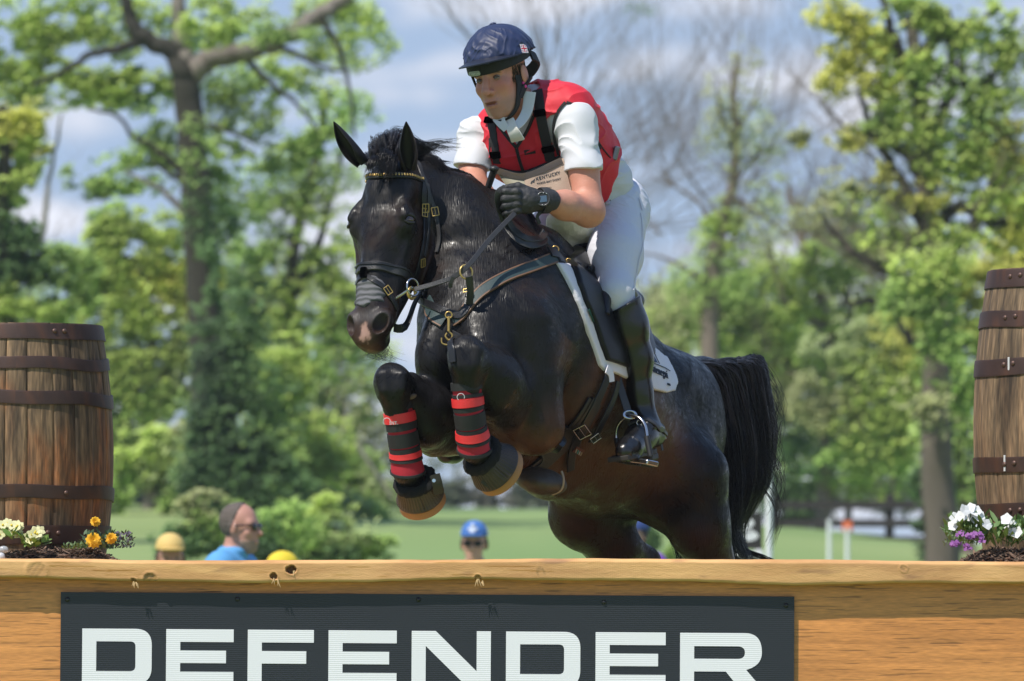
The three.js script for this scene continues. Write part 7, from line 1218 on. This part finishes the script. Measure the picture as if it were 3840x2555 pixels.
    partW('watch_strap', ribbon(pts, pts.map((p) => p.clone().sub(WRL).normalize()), 0.03, 0.004), gloveMat, w);
    const q = resample([PH(2030, 795, -0.12), PH(2015, 812, -0.12), PH(2024, 840, -0.125)], 8); partW('strap_end', ribbon(q, q.map(() => V(0, 0, 1)), 0.012, 0.003), gloveMat, w); }
  // breeches
  const brF = new Field([group([...hips, inter(half(PH(2300, 722, -0.8), TU.clone()), 0.004)], 0.05), group(thighL, 0.06), group(thighR, 0.06)], (x, y, z, d) => {
    if (Math.abs(d) > 0.03) return 0; const up = smooth(y, 2.28, 2.5); const f = 0.5 - Math.abs(noise(x * 12 + y * 5, y * 26 + x * 14, z * 12)); const g = 0.5 - Math.abs(noise(x * 22, y * 60 + x * 25, z * 20));
    return -(0.0025 + 0.009 * up) * f * f - 0.0018 * (0.4 + up) * g + 0.0025;
  });
  const br = partW('breeches', brF.mesh(0.0045), breechCloth, rider);
  on(brF, [[2351, 668], [2330, 696], [2300, 730], [2274, 758]], 0.03, 0.005, mat([0.022, 0.015, 0.012], 0.5), 'belt', rider, 0.003);
  for (const px of [[[2330, 690], [2322, 712]], [[2278, 742], [2284, 772]]]) on(brF, px, 0.014, 0.003, breechCloth, 'belt_loop', br, 0.008, 6);
  on(brF, [[2402, 800], [2408, 880], [2398, 960], [2385, 1030], [2372, 1090]], 0.004, 0.0018, breechCloth, 'seam', br);
  on(brF, [[2395, 745], [2408, 790]], 0.006, 0.002, breechCloth, 'pocket', br);
  // boots, spur and the off boot in mirror image
  const crinkle = (x, y, z, d) => { if (Math.abs(d) > 0.02) return 0; const a = smooth(1.80 - y, 0, 0.1) * smooth(y, 1.60, 1.68); const lo = smooth(1.74 - y, 0, 0.1); return -0.0065 * a * Math.pow(0.5 + 0.5 * Math.sin(y * 62 + x * 45 + 7 * noise(x * 7, y * 7, z * 7)), 2) * (0.5 + 0.9 * lo) * Math.max(0, noise(x * 6 + 1, y * 4.5, z * 6) + 0.35) ; };
  const topCut = half(PH(2325, 1148, -0.42), V(-0.48, 0.85, 0.1).normalize());
  const boot = new Field([group([...bootLegL, ...footL], 0.02), inter(topCut, 0.006)], crinkle), bg = boot.mesh(0.004);
  const bl = partW('riding_boot', bg, bootMat, rider);
  { // the other boot, on the far side of the horse
    const g = bg.clone(), p = g.attributes.position, n = g.attributes.normal, id = g.index.array; for (let i = 0; i < p.count; i++) { const q = mirror(V(p.getX(i), p.getY(i), p.getZ(i))); p.setXYZ(i, q.x, q.y, q.z); const m = V(n.getX(i), n.getY(i), n.getZ(i)); m.addScaledVector(LF, -2 * m.dot(LF)); n.setXYZ(i, m.x, m.y, m.z); } for (let i = 0; i < id.length; i += 3) { const t = id[i]; id[i] = id[i + 1]; id[i + 1] = t; } partW('riding_boot', g, bootMat, rider); }
  // sole and heel
  const FA = PH(2448, 1690, -0.50).sub(PH(2335, 1716, -0.28)).normalize();
  const soleShape = [[0, 0.034], [0.05, 0.040], [0.1, 0.037], [0.16, 0.031], [0.22, 0.034], [0.255, 0.024], [0.262, 0]];
  const solePts = [...soleShape.map(([a, b]) => [a, b]), ...soleShape.slice(0, -1).reverse().map(([a, b]) => [a, -b])];
  const toe = PH(2316, 1702, -0.27), side = V(0.86, 0.1, 0.5).addScaledVector(FA, -V(0.86, 0.1, 0.5).dot(FA)).normalize(), dn = FA.clone().cross(side); if (dn.y > 0) dn.negate();
  const sh = new THREE.Shape(solePts.map(([a, b]) => new THREE.Vector2(a, b * 1.06)));
  partW('sole', new THREE.ExtrudeGeometry(sh, { depth: 0.012, bevelEnabled: true, bevelSize: 0.003, bevelThickness: 0.003, bevelSegments: 2 }).applyMatrix4(basis(toe.clone().addScaledVector(dn, 0.012), FA, side, dn)), mat([0.03, 0.026, 0.024], 0.6), bl);
  partW('heel', new RoundedBoxGeometry(0.062, 0.066, 0.026, 2, 0.008).applyMatrix4(basis(toe.clone().addScaledVector(FA, 0.226).addScaledVector(dn, 0.036), FA, side, dn)), mat([0.02, 0.018, 0.018], 0.5), bl);
  // spur and its strap
  { const q = resample([PH(2365, 1602, -0.40), PH(2400, 1590, -0.405), PH(2440, 1608, -0.44), PH(2472, 1630, -0.5)], 16); partW('spur_strap', ribbon(q.map((p) => boot.snap(p)), q.map((p) => boot.grad(boot.snap(p), boot.list, 0.01)), 0.014, 0.004, false, 0.002), mat([0.03, 0.03, 0.032], 0.4), bl);
    const p = boot.snap(PH(2398, 1590, -0.39)); partW('spur_buckle', new THREE.TorusGeometry(0.009, 0.0022, 6, 16).applyMatrix4(basis(p.clone().add(V(0, 0, 0.007)), V(1, 0, 0), V(0, 1, 0), V(0, 0, 1))), steel, bl);
    partW('spur', tube(resample([PH(2430, 1600, -0.42), PH(2466, 1622, -0.46), PH(2480, 1638, -0.54), PH(2496, 1645, -0.56)], 14), 0.0042, 8), steel, bl);
    const hs = resample([PH(2470, 1612, -0.5), PH(2478, 1660, -0.50), PH(2484, 1690, -0.5)], 8); partW('heel_strap', ribbon(hs, hs.map(() => V(0.8, 0, 0.6).normalize()), 0.012, 0.003), mat([0.03, 0.03, 0.032], 0.4), bl); }
  // whip in the off hand
  const whip = thing('whip', 'short black riding whip whose grip rises beside the mane', 'whip', PH(1840, 720, -0.34));
  partW('grip', tube(resample([PH(1852, 640, -0.30), PH(1838, 680, -0.32), PH(1820, 735, -0.35)], 10), (t) => 0.0125 - 0.002 * t, 12), webbing, whip);
  partW('cap', new THREE.SphereGeometry(0.017, 14, 10).scale(1, 0.7, 1).translate(...P(1853, 634, -0.3).toArray()), plastic, whip);
  partW('shaft', tube(resample([PH(1820, 735, -0.35), PH(1780, 860, -0.45), PH(1745, 980, -0.55)], 10), 0.006, 8), webbing, whip);
}

// ---------------------------------------------------------------- saddlery
{
  const bridle = thing('bridle', 'black leather bridle with a gold-studded browband on the horse head', 'bridle', PH(1440, 850, 0));
  const st = (px, w, t, m, name, par, lift = 0.001, n = 36, F = HF) => { const s = strapOn(F, px, w, t, lift, n); partW(name, s.geo, m, par); return s; };
  const facing = (p) => HF.grad(p, HF.list, 0.02);
  // browband with its row of gold studs
  const bb = st([[1336, 676], [1362, 668], [1400, 662], [1442, 660], [1500, 659], [1550, 662], [1588, 674]], 0.021, 0.005, blackLeather, 'browband', bridle, 0.004);
  { const geos = []; const c = new THREE.CatmullRomCurve3(bb.pts), L = 34; for (let i = 1; i < L; i++) { const p = c.getPoint(i / L), t = c.getTangent(i / L), n = facing(p), y = n.clone().cross(t).normalize(); const s = partW('stud', new RoundedBoxGeometry(0.0062, 0.0095, 0.006, 1, 0.002).applyMatrix4(basis(p.clone().addScaledVector(n, 0.011), t, y, n)), brass, bridle); } }
  st([[1543, 560], [1560, 610], [1578, 650], [1588, 674]], 0.018, 0.005, wornLeather, 'headpiece', bridle, 0.004);
  st([[1590, 668], [1588, 730], [1592, 800], [1588, 860], [1578, 940], [1566, 1000], [1552, 1045]], 0.02, 0.005, blackLeather, 'cheekpiece', bridle, 0.003);
  st([[1600, 690], [1606, 760], [1604, 830], [1596, 900], [1584, 960]], 0.013, 0.004, wornLeather, 'cheekpiece', bridle, 0.006);
  st([[1590, 676], [1612, 740], [1634, 800], [1648, 860], [1650, 905], [1640, 950]], 0.014, 0.005, wornLeather, 'throat_lash', bridle, 0.004);
  st([[1352, 684], [1320, 740]], 0.016, 0.004, blackLeather, 'cheekpiece', bridle, 0.003, 10);
  const nb = st([[1343, 1014], [1365, 1002], [1400, 997], [1450, 1003], [1500, 1018], [1540, 1040]], 0.032, 0.008, wornLeather, 'noseband', bridle, 0.002);
  st([[1345, 1006], [1400, 990], [1460, 996], [1540, 1030]], 0.008, 0.006, blackLeather, 'noseband_edge', bridle, 0.009);
  st([[1369, 1030], [1400, 1052], [1436, 1078], [1462, 1110], [1478, 1140], [1486, 1165]], 0.016, 0.005, blackLeather, 'flash_strap', bridle, 0.004, 26);
  st([[1369, 1032], [1352, 1044], [1340, 1064]], 0.016, 0.005, blackLeather, 'flash_strap', bridle, 0.004, 12);
  const kn = HF.hit(1369, 1026); if (kn) partW('flash_loop', new RoundedBoxGeometry(0.024, 0.038, 0.016, 2, 0.006).applyMatrix4(basis(kn.addScaledVector(HN, 0.012), HR, HD, HN)), blackLeather, bridle);
  const buckleAt = (px, py, w, h, par, m = brass, lift = 0.012, ang = 0, F = HF) => { const p = F.hit(px, py); if (!p) return; const n = F.grad(p, F.list, 0.02), X = V(Math.cos(ang), Math.sin(ang), 0).addScaledVector(n, -(Math.cos(ang) * n.x + Math.sin(ang) * n.y)).normalize(), Y = n.clone().cross(X), c = p.addScaledVector(n, lift); const q = [[-w, -h], [w, -h], [w, h], [-w, h]].map(([a, b]) => c.clone().addScaledVector(X, a).addScaledVector(Y, b)); const g = []; for (let i = 0; i < 4; i++) g.push(tube([q[i], q[(i + 1) % 4]], 0.0018, 6)); g.push(tube([c.clone().addScaledVector(Y, -h), c.clone().addScaledVector(Y, h)], 0.0012, 6)); partW('buckle', g, m, par); };
  for (const [x, y, a] of [[1592, 780, 0], [1586, 800, 0], [1632, 795, 0.2], [1576, 985, 0], [1450, 1092, 0.6]]) buckleAt(x, y, 0.011, 0.014, bridle, brass, 0.012, a);
  // bit rings, reins and running martingale
  const Zb = 0.02, bitC = PH(1548, 1078, Zb + 0.035);
  partW('bit_ring', ring(bitC, V(0.75, 0.1, 0.65), 0.029, 0.0034, 32, 8), steel, bridle);
  partW('bit_ring', ring(Hh(0.5, -0.11, -0.05), V(-0.6, 0.1, 0.8), 0.029, 0.0034, 32, 8), steel, bridle);
  partW('mouthpiece', tube([bitC.clone(), Hh(0.51, -0.08, 0)], 0.006, 8), steel, bridle);
  partW('bit_guard', new THREE.TorusGeometry(0.018, 0.006, 6, 20).applyMatrix4(basis(PH(1544, 1100, Zb + 0.03), V(0.65, 0, -0.75), V(0, 1, 0), V(0.75, 0, 0.65))), brass, bridle);
  const handL = PH(1930, 800, -0.05), ringN = PH(1748, 1020, 0.12);
  const rein = (pts, w, name = 'rein') => { const q = resample(pts, 40); partW(name, ribbon(q, q.map(() => V(0.25, 0.35, 0.9).normalize()), w, 0.004), wornLeather, bridle); };
  rein([PH(1556, 1086, Zb + 0.045), PH(1640, 1062, 0.09), PH(1700, 1040, 0.11), ringN.clone().add(V(0, 0.014, 0.002)), PH(1838, 896, 0.03), handL], 0.017);
  rein([PH(1700, 1038, 0.118), PH(1690, 1062, 0.115), PH(1688, 1078, 0.11)], 0.014, 'rein_stop');
  // the slack of the reins below the hands
  const front = (x, y, off) => { const p = HF.hit(x, y) ?? PH(x, y, -0.3); return p.addScaledVector(rayOf(x, y).normalize(), -off); };
  rein([PH(1896, 706, -0.07), PH(1872, 722, -0.08), PH(1868, 752, -0.09), PH(1880, 800, -0.12), front(1902, 850, 0.05), front(1940, 895, 0.05), front(1985, 918, 0.045), front(2025, 912, 0.04), front(2044, 888, 0.04)], 0.027, 'rein_slack');
  rein([PH(1890, 795, -0.12), front(1925, 858, 0.07), front(1970, 892, 0.07), front(2020, 894, 0.06), front(2046, 872, 0.05)], 0.022, 'rein_slack');
  rein([front(2046, 870, 0.05), front(2040, 890, 0.055), front(2054, 908, 0.05)], 0.03, 'rein_keeper');
  // off rein and its martingale strap seen under the jaw
  { const q = resample([Hh(0.5, -0.11, -0.05), PH(1505, 1232, -0.02), PH(1560, 1130, -0.1), PH(1612, 1030, -0.2)], 24); partW('rein', ribbon(q.slice(6), q.slice(6).map(() => V(-0.6, -0.3, 0.75).normalize()), 0.03, 0.004), blackLeather, bridle); }

  const bp = thing('breastplate', 'dark green breastplate with brown edges across the horse chest', 'breastplate', PH(1690, 1205, 0.1));
  const teal = mat([0.028, 0.05, 0.052], 0.55, { bumpMap: rep(weaveBump, 12, 12), bumpScale: 0.0006 }), edge = mat([0.16, 0.085, 0.05], 0.6);
  const path = [[2082, 968], [2010, 995], [1933, 1024], [1860, 1062], [1806, 1096], [1765, 1140], [1735, 1180], [1700, 1204]];
  st(path, 0.036, 0.006, teal, 'shoulder_strap', bp, 0.003, 50);
  st(path.map(([x, y]) => [x - 6, y - 17]), 0.006, 0.008, edge, 'edging', bp, 0.002, 50);
  st(path.map(([x, y]) => [x + 4, y + 18]), 0.006, 0.008, edge, 'edging', bp, 0.002, 50);
  const p2 = [[1668, 1208], [1640, 1192], [1618, 1166], [1606, 1130]];
  st(p2, 0.05, 0.006, teal, 'chest_shield', bp, 0.003, 24);
  st(p2.map(([x, y]) => [x - 14, y + 18]), 0.006, 0.008, edge, 'edging', bp, 0.002, 24);
  st([[1560, 1112], [1590, 1130], [1646, 1160], [1690, 1178], [1736, 1184], [1756, 1150], [1762, 1100]], 0.026, 0.006, blackLeather, 'martingale_yoke', bp, 0.008, 40);
  { const q = resample([PH(1758, 1036, 0.125), PH(1763, 1090, 0.10), HF.hit(1760, 1140)?.add(V(0, 0, 0.014)) ?? PH(1760, 1140, 0.1)], 14); partW('martingale_strap', ribbon(q, q.map(() => V(0.2, 0.1, 1).normalize()), 0.024, 0.005), wornLeather, bp); }
  partW('martingale_ring', ring(ringN, V(0.5, 0.1, 0.85), 0.0235, 0.0032, 32, 8), brass, bp);
  buckleAt(1760, 1108, 0.013, 0.006, bp, brass, 0.03);
  st([[1690, 1250], [1695, 1300], [1700, 1360]], 0.026, 0.006, blackLeather, 'girth_strap', bp, 0.004, 14);
  { const c = HF.hit(1683, 1210)?.add(V(0, 0, 0.014)) ?? PH(1683, 1210, 0.15); const k = (x, y) => c.clone().add(V(x, y, 0.012));
    partW('snap_hook', [tube(resample([k(0, 0.02), k(0, -0.03)], 4), 0.005, 8), ring(k(0, 0.024), V(0, 0, 1), 0.011, 0.0026, 20, 6), tube(resample([k(0, -0.03), k(0.012, -0.045), k(0.002, -0.06), k(-0.011, -0.047), k(-0.006, -0.036)], 16), 0.0032, 7)], brass, bp);
    partW('ring', tube(resample([k(-0.024, -0.052), k(-0.022, -0.07), k(0, -0.076), k(0.022, -0.07), k(0.024, -0.052)], 16), 0.0028, 6), brass, bp); }
  // junction at the saddle: leather keeper, buckle and short straps
  st([[2052, 950], [2085, 962], [2100, 990]], 0.04, 0.008, blackLeather, 'keeper', bp, 0.008, 10);
  { const q = resample([PH(2030, 870, -0.33), PH(2052, 905, -0.36), PH(2085, 940, -0.38), PH(2096, 970, -0.4)], 16); partW('connecting_strap', ribbon(q, q.map(() => V(0.4, 0.5, 0.75).normalize()), 0.026, 0.006), blackLeather, bp);
    partW('buckle', new THREE.TorusGeometry(0.014, 0.0026, 6, 18).applyMatrix4(basis(PH(2082, 936, -0.362), V(0.8, 0.3, 0), V(-0.3, 0.8, 0), V(0, 0, 1))), brass, bp);
    partW('snap_hook', tube(resample([PH(2088, 948, -0.37), PH(2092, 965, -0.37), PH(2088, 980, -0.37)], 10), (t) => 0.007 - 0.003 * t, 8), steel, bp);
    const w = resample([PH(2100, 968, -0.40), PH(2140, 985, -0.41), PH(2178, 1000, -0.42)], 12); partW('connecting_strap', ribbon(w, w.map(() => V(0.3, 0.6, 0.75).normalize()), 0.022, 0.006), blackLeather, bp);
    partW('buckle', new THREE.TorusGeometry(0.011, 0.0024, 6, 18).applyMatrix4(basis(PH(2132, 980, -0.392), V(0.8, -0.2, 0), V(0.2, 0.8, 0), V(0, 0, 1))), brass, bp); }

  // saddle pad
  const bothSides = S(-0.3, -0.3, 0);
  const nearSide = inter(half(S(-0.3, -0.3, 0.02), LF.clone().negate()), 0.002);
  const padPx = [[2082, 985], [2120, 1050], [2158, 1130], [2190, 1215], [2216, 1290], [2244, 1372], [2262, 1392], [2300, 1400], [2440, 1462], [2490, 1474], [2522, 1466], [2534, 1440], [2522, 1396], [2486, 1334], [2436, 1296]];
  const pad = thing('saddle_pad', 'white quilted saddle pad with lettering in its rear corner', 'saddle pad', S(-0.3, -0.1, 0));
  const span = [S(0.1, 0.12, 0.1), S(-0.75, -0.75, 0.36)];
  const padHits = flatHits(HF, padPx, W0, FW, UP, span);
  padHits.flat.push([-0.58, 0.06], [-0.2, 0.06], [-0.09, -0.05]);
  const padMat = mat([0.72, 0.70, 0.76], 0.8, { bumpMap: rep(weaveBump, 10, 10), bumpScale: 0.0006 });
  const quilt = (x, y, z, d) => { if (Math.abs(d) > 0.03) return 0; const qx = x - W0.x, qy = y - W0.y, qz = z - W0.z, f = qx * FW.x + qy * FW.y + qz * FW.z, u = qx * UP.x + qy * UP.y + qz * UP.z; const a = Math.abs(Math.sin((f + u) * 70)), b = Math.abs(Math.sin((f - u) * 70)); return 0.002 * (1 - Math.pow(Math.min(a, b), 0.4)) * smooth(u, -0.9, 0.1); };
  partW('near_panel', patch(HF, W0, FW, UP, padHits, 0.014, 0.0045, [nearSide], quilt), padMat, pad);
  // writing in the rear corner
  const PF = new Field([{ op: 1, k: 0.001, c: W0, R: 1e9, d: (x, y, z) => HF.at(x, y, z) - 0.0165 }]);
  const ink = mat([0.02, 0.03, 0.06], 0.7);
  const write = (txt, px, py, px2, py2, size, font = fontSerif) => { const p = PF.hit(px, py), p2 = PF.hit(px2, py2); if (!p || !p2) return; const X = p2.clone().sub(p).normalize(), n = PF.grad(p.clone().lerp(p2, 0.5), PF.list, 0.03); n.addScaledVector(X, -n.dot(X)).normalize(); const Y = n.clone().cross(X); const g = new TextGeometry(txt, { font, size, depth: 0.003, curveSegments: 3 }); g.applyMatrix4(basis(p.addScaledVector(n, 0.0015), X, Y, n)); partW('lettering', g, ink, pad); };
  write('atenegui', 2447, 1396, 2520, 1428, 0.026); write('.com', 2500, 1444, 2520, 1452, 0.010);
  st([[2440, 1362], [2475, 1372], [2512, 1392]], 0.003, 0.002, ink, 'printed_line', pad, 0.001, 12, PF);
  { const q = [[2438, 1352], [2438, 1310], [2466, 1362]].map(([x, y]) => PF.hit(x, y)).filter(Boolean); if (q.length === 3) { const g = new THREE.BufferGeometry(); g.setAttribute('position', new THREE.Float32BufferAttribute(q.flatMap((p) => p.add(V(0.002, 0, 0.002)).toArray()), 3)); g.setIndex([0, 2, 1]); g.computeVertexNormals(); partW('emblem', g, mat([0.02, 0.05, 0.14], 0.7), pad); } }
  st([[2452, 1322], [2462, 1345], [2472, 1364]], 0.004, 0.002, ink, 'emblem', pad, 0.001, 10, PF);
  { const g = [[2215, 1180, 0.05], [2222, 1205, -0.1]]; st([[2206, 1160], [2226, 1204]], 0.016, 0.003, mat([0.01, 0.07, 0.05], 0.6), 'label', pad, 0.002, 8, PF); }
  { const p = PF.hit(2287, 1420); st([[2270, 1384], [2286, 1400], [2290, 1432]], 0.03, 0.004, padMat, 'girth_loop', pad, 0.004, 10, PF); }

  // saddle: seat, flaps, knee roll, sheepskin
  const saddle = thing('saddle', 'black jumping saddle with a cream sheepskin under the rider', 'saddle', S(-0.3, 0, 0));
  const seatF = new Field([cone(S(-0.10, 0.035, 0), S(-0.28, 0.0, 0), 0.075, 0.085, 0.06), cone(S(-0.28, -0.02, 0), S(-0.46, -0.02, 0), 0.085, 0.085, 0.06), ell(S(-0.46, 0.0, 0), FW, UP, LF, [0.04, 0.04, 0.12], 0.05), ell(S(-0.3, -0.02, 0), FW, UP, LF, [0.22, 0.06, 0.15], 0.05)]);
  partW('seat', seatF.mesh(0.007), blackLeather, saddle);
  const flapLeather = mat([0.008, 0.008, 0.009], 0.33, { specularIntensity: 0.6, bumpMap: rep(grainBump, 8, 8), bumpScale: 0.0004 });
  const flapPx = [[2190, 1005], [2240, 1010], [2268, 1040], [2282, 1110], [2290, 1190], [2300, 1290], [2330, 1350], [2400, 1370], [2420, 1290]];
  const flapHits = flatHits(HF, [[2120, 998], [2148, 1060], [2178, 1130], [2210, 1215], [2236, 1295], [2258, 1352], [2340, 1380], [2430, 1330]], W0, FW, UP, span); flapHits.flat.push([-0.42, 0.02], [-0.12, 0.06]);
  partW('flap', patch(HF, W0, FW, UP, flapHits, 0.03, 0.007, [nearSide]), flapLeather, saddle);
  const FF = new Field([{ op: 1, k: 0.001, c: W0, R: 1e9, d: (x, y, z) => HF.at(x, y, z) - 0.028 }]);
  { const hs = [[2206, 1010], [2244, 1016], [2262, 1050], [2270, 1110], [2274, 1180]].map(([x, y]) => FF.hit(x, y)).filter(Boolean); partW('knee_roll', tube(resample(hs, 24), (t) => 0.022 * Math.pow(Math.sin(Math.PI * clamp(t, 0.05, 0.95)), 0.5) + 0.004, 12), blackLeather, saddle); }
  { const g = flapHits; const m = patch(HF, W0, FW, UP, { ...flapHits, span: [S(0.1, 0.12, -0.1), S(-0.75, -0.75, -0.36)], hits: [] }, 0.03, 0.014, [inter(half(S(-0.3, -0.3, -0.02), LF), 0.002)]); partW('flap', m, blackLeather, saddle); }
  { const m = patch(HF, W0, FW, UP, { ...padHits, span: [S(0.1, 0.12, -0.1), S(-0.75, -0.75, -0.36)], hits: [] }, 0.014, 0.012, [inter(half(S(-0.3, -0.3, -0.02), LF), 0.002)]); partW('off_panel', m, padMat, pad); }
  { // sheepskin: a padded core under many short curls of wool
    const R = rng(21), F = new Field([ell(S(-0.02, 0.06, 0.03), FW, UP, LF, [0.10, 0.05, 0.085], 0.03), ell(PH(2100, 915, -0.66), V(1, 0, 0), V(0, 1, 0), V(0, 0, 1), [0.062, 0.036, 0.06], 0.03)], (x, y, z, d) => Math.abs(d) < 0.02 ? 0.0015 * noise(x * 60, y * 60, z * 60) + 0.003 * noise(x * 24, y * 24, z * 24) : 0);
    const g = F.mesh(0.004), cream = mat([0.82, 0.75, 0.63], 0.95, { sheen: 0.4, sheenRoughness: 0.8, bumpMap: rep(grainBump, 6, 6), bumpScale: 0.0012 }); const s = partW('sheepskin', g, cream, saddle);
  }
  // girth, billets and guard under the chest
  st([[2226, 1505], [2195, 1560], [2150, 1618], [2100, 1672], [2040, 1728], [1985, 1768], [1950, 1788]], 0.066, 0.012, mat([0.016, 0.013, 0.012], 0.45, { bumpMap: rep(grainBump, 8, 8), bumpScale: 0.0008 }), 'girth', saddle, 0.002, 40);
  st([[2218, 1490], [2186, 1548], [2142, 1606], [2090, 1662], [2030, 1718], [1978, 1758], [1944, 1780]], 0.010, 0.016, blackLeather, 'girth_edge', saddle, 0.002, 40);
  st([[2274, 1386], [2255, 1440], [2225, 1510], [2190, 1580], [2160, 1640], [2135, 1700], [2128, 1755]], 0.031, 0.006, blackLeather, 'billet', saddle, 0.016, 40);
  st([[2302, 1432], [2290, 1480], [2260, 1545], [2232, 1600], [2210, 1640]], 0.029, 0.006, blackLeather, 'billet', saddle, 0.016, 30);
  buckleAt(2178, 1600, 0.022, 0.026, saddle, steel, 0.03, 0.65); buckleAt(2218, 1622, 0.017, 0.018, saddle, steel, 0.03, 0.65);
  const tagS = st([[2143, 1668], [2172, 1684]], 0.024, 0.004, mat([0.10, 0.03, 0.02], 0.6), 'woven_tag', saddle, 0.024, 6);
  for (let i = 0; i < 4; i++) st([[2150 + i * 6, 1666 + i * 4], [2144 + i * 6, 1680 + i * 4]], 0.004, 0.002, mat([[0.35, 0.32, 0.28], [0.05, 0.28, 0.25], [0.4, 0.38, 0.34], [0.38, 0.3, 0.2]][i], 0.6), 'stripe', tagS.parent ?? saddle, 0.029, 4);
  { const gp = [[1945, 1782], [1990, 1774], [2050, 1764], [2100, 1772], [2112, 1800], [2105, 1840], [2060, 1862], [2000, 1850], [1955, 1815]]; const c = S(-0.2, -0.84, 0);
    const guard = new Field([ell(PH(2030, 1806, -0.12), V(0.93, -0.18, -0.3).normalize(), V(0.2, 0.97, 0.1).normalize(), V(0.3, -0.15, 0.94).normalize(), [0.088, 0.046, 0.1], 0.02)], (x, y, z, d) => Math.abs(d) < 0.02 ? 0.002 * noise(x * 40, y * 40, z * 40) : 0);
    partW('belly_guard', guard.mesh(0.005), mat([0.05, 0.035, 0.022], 0.5, { bumpMap: rep(grainBump, 6, 6), bumpScale: 0.0012 }), saddle);
    const e = resample([PH(2106, 1768, -0.06), PH(2114, 1800, -0.05), PH(2104, 1838, -0.06), PH(2070, 1856, -0.07)], 14); partW('guard_edge', tube(e, 0.004, 7), mat([0.3, 0.22, 0.15], 0.6), saddle); }
  // stirrup leather and stirrups
  const lz = (x, y) => { const p = HF.hit(x, y); return p ? p.z + 0.055 : -0.42; };
  { const q = resample([PH(2272, 1200, lz(2272, 1200)), PH(2284, 1290, lz(2284, 1290) + 0.01), PH(2316, 1420, -0.40), PH(2340, 1500, -0.385), PH(2358, 1556, -0.375)], 30); partW('stirrup_leather', ribbon(q, q.map(() => V(0.55, 0, 0.83).normalize()), 0.029, 0.005), wornLeather, saddle);
    const q2 = q.map((p) => p.clone().addScaledVector(V(0.55, 0, 0.83), -0.009).add(V(0.004, 0, 0))); partW('stirrup_leather', ribbon(q2, q.map(() => V(0.55, 0, 0.83).normalize()), 0.029, 0.005), blackLeather, saddle); }
  const iron = resample([PH(2318, 1680, -0.40), PH(2311, 1630, -0.405), PH(2322, 1590, -0.395), PH(2356, 1562, -0.375), PH(2394, 1566, -0.345), PH(2418, 1596, -0.325), PH(2428, 1650, -0.31), PH(2440, 1712, -0.295)], 40);
  const stirrup = partW('stirrup', tube(iron, 0.0062, 10), steel, saddle);
  partW('eye', ring(PH(2362, 1556, -0.37), V(0.2, 0.3, 0.9), 0.014, 0.004, 20, 8, 1.5), steel, stirrup);
  partW('rubber_sleeve', tube(iron.slice(0, 5), 0.0092, 10), plasticBlack, stirrup); partW('rubber_sleeve', tube(iron.slice(33), 0.010, 10), plasticBlack, stirrup);
  const T0 = PH(2322, 1706, -0.40), T1 = PH(2444, 1722, -0.295), tx = T1.clone().sub(T0).normalize(), tz = V(-0.5, 0.1, 0.85).addScaledVector(tx, -V(-0.5, 0.1, 0.85).dot(tx)).normalize(), ty = tz.clone().cross(tx), tc = T0.clone().lerp(T1, 0.5);
  partW('tread', new RoundedBoxGeometry(T0.distanceTo(T1) + 0.02, 0.02, 0.06, 2, 0.006).applyMatrix4(basis(tc.clone().addScaledVector(ty, -0.014), tx, ty, tz)), steel, stirrup);
  const gb = []; for (let i = -4; i <= 4; i++) gb.push(new THREE.BoxGeometry(0.006, 0.006, 0.056).translate(i * 0.014, -0.026, 0)); partW('grip_pad', merge(gb).applyMatrix4(basis(tc, tx, ty, tz)), plasticBlack, stirrup);
}

renderer.render(scene, camera);
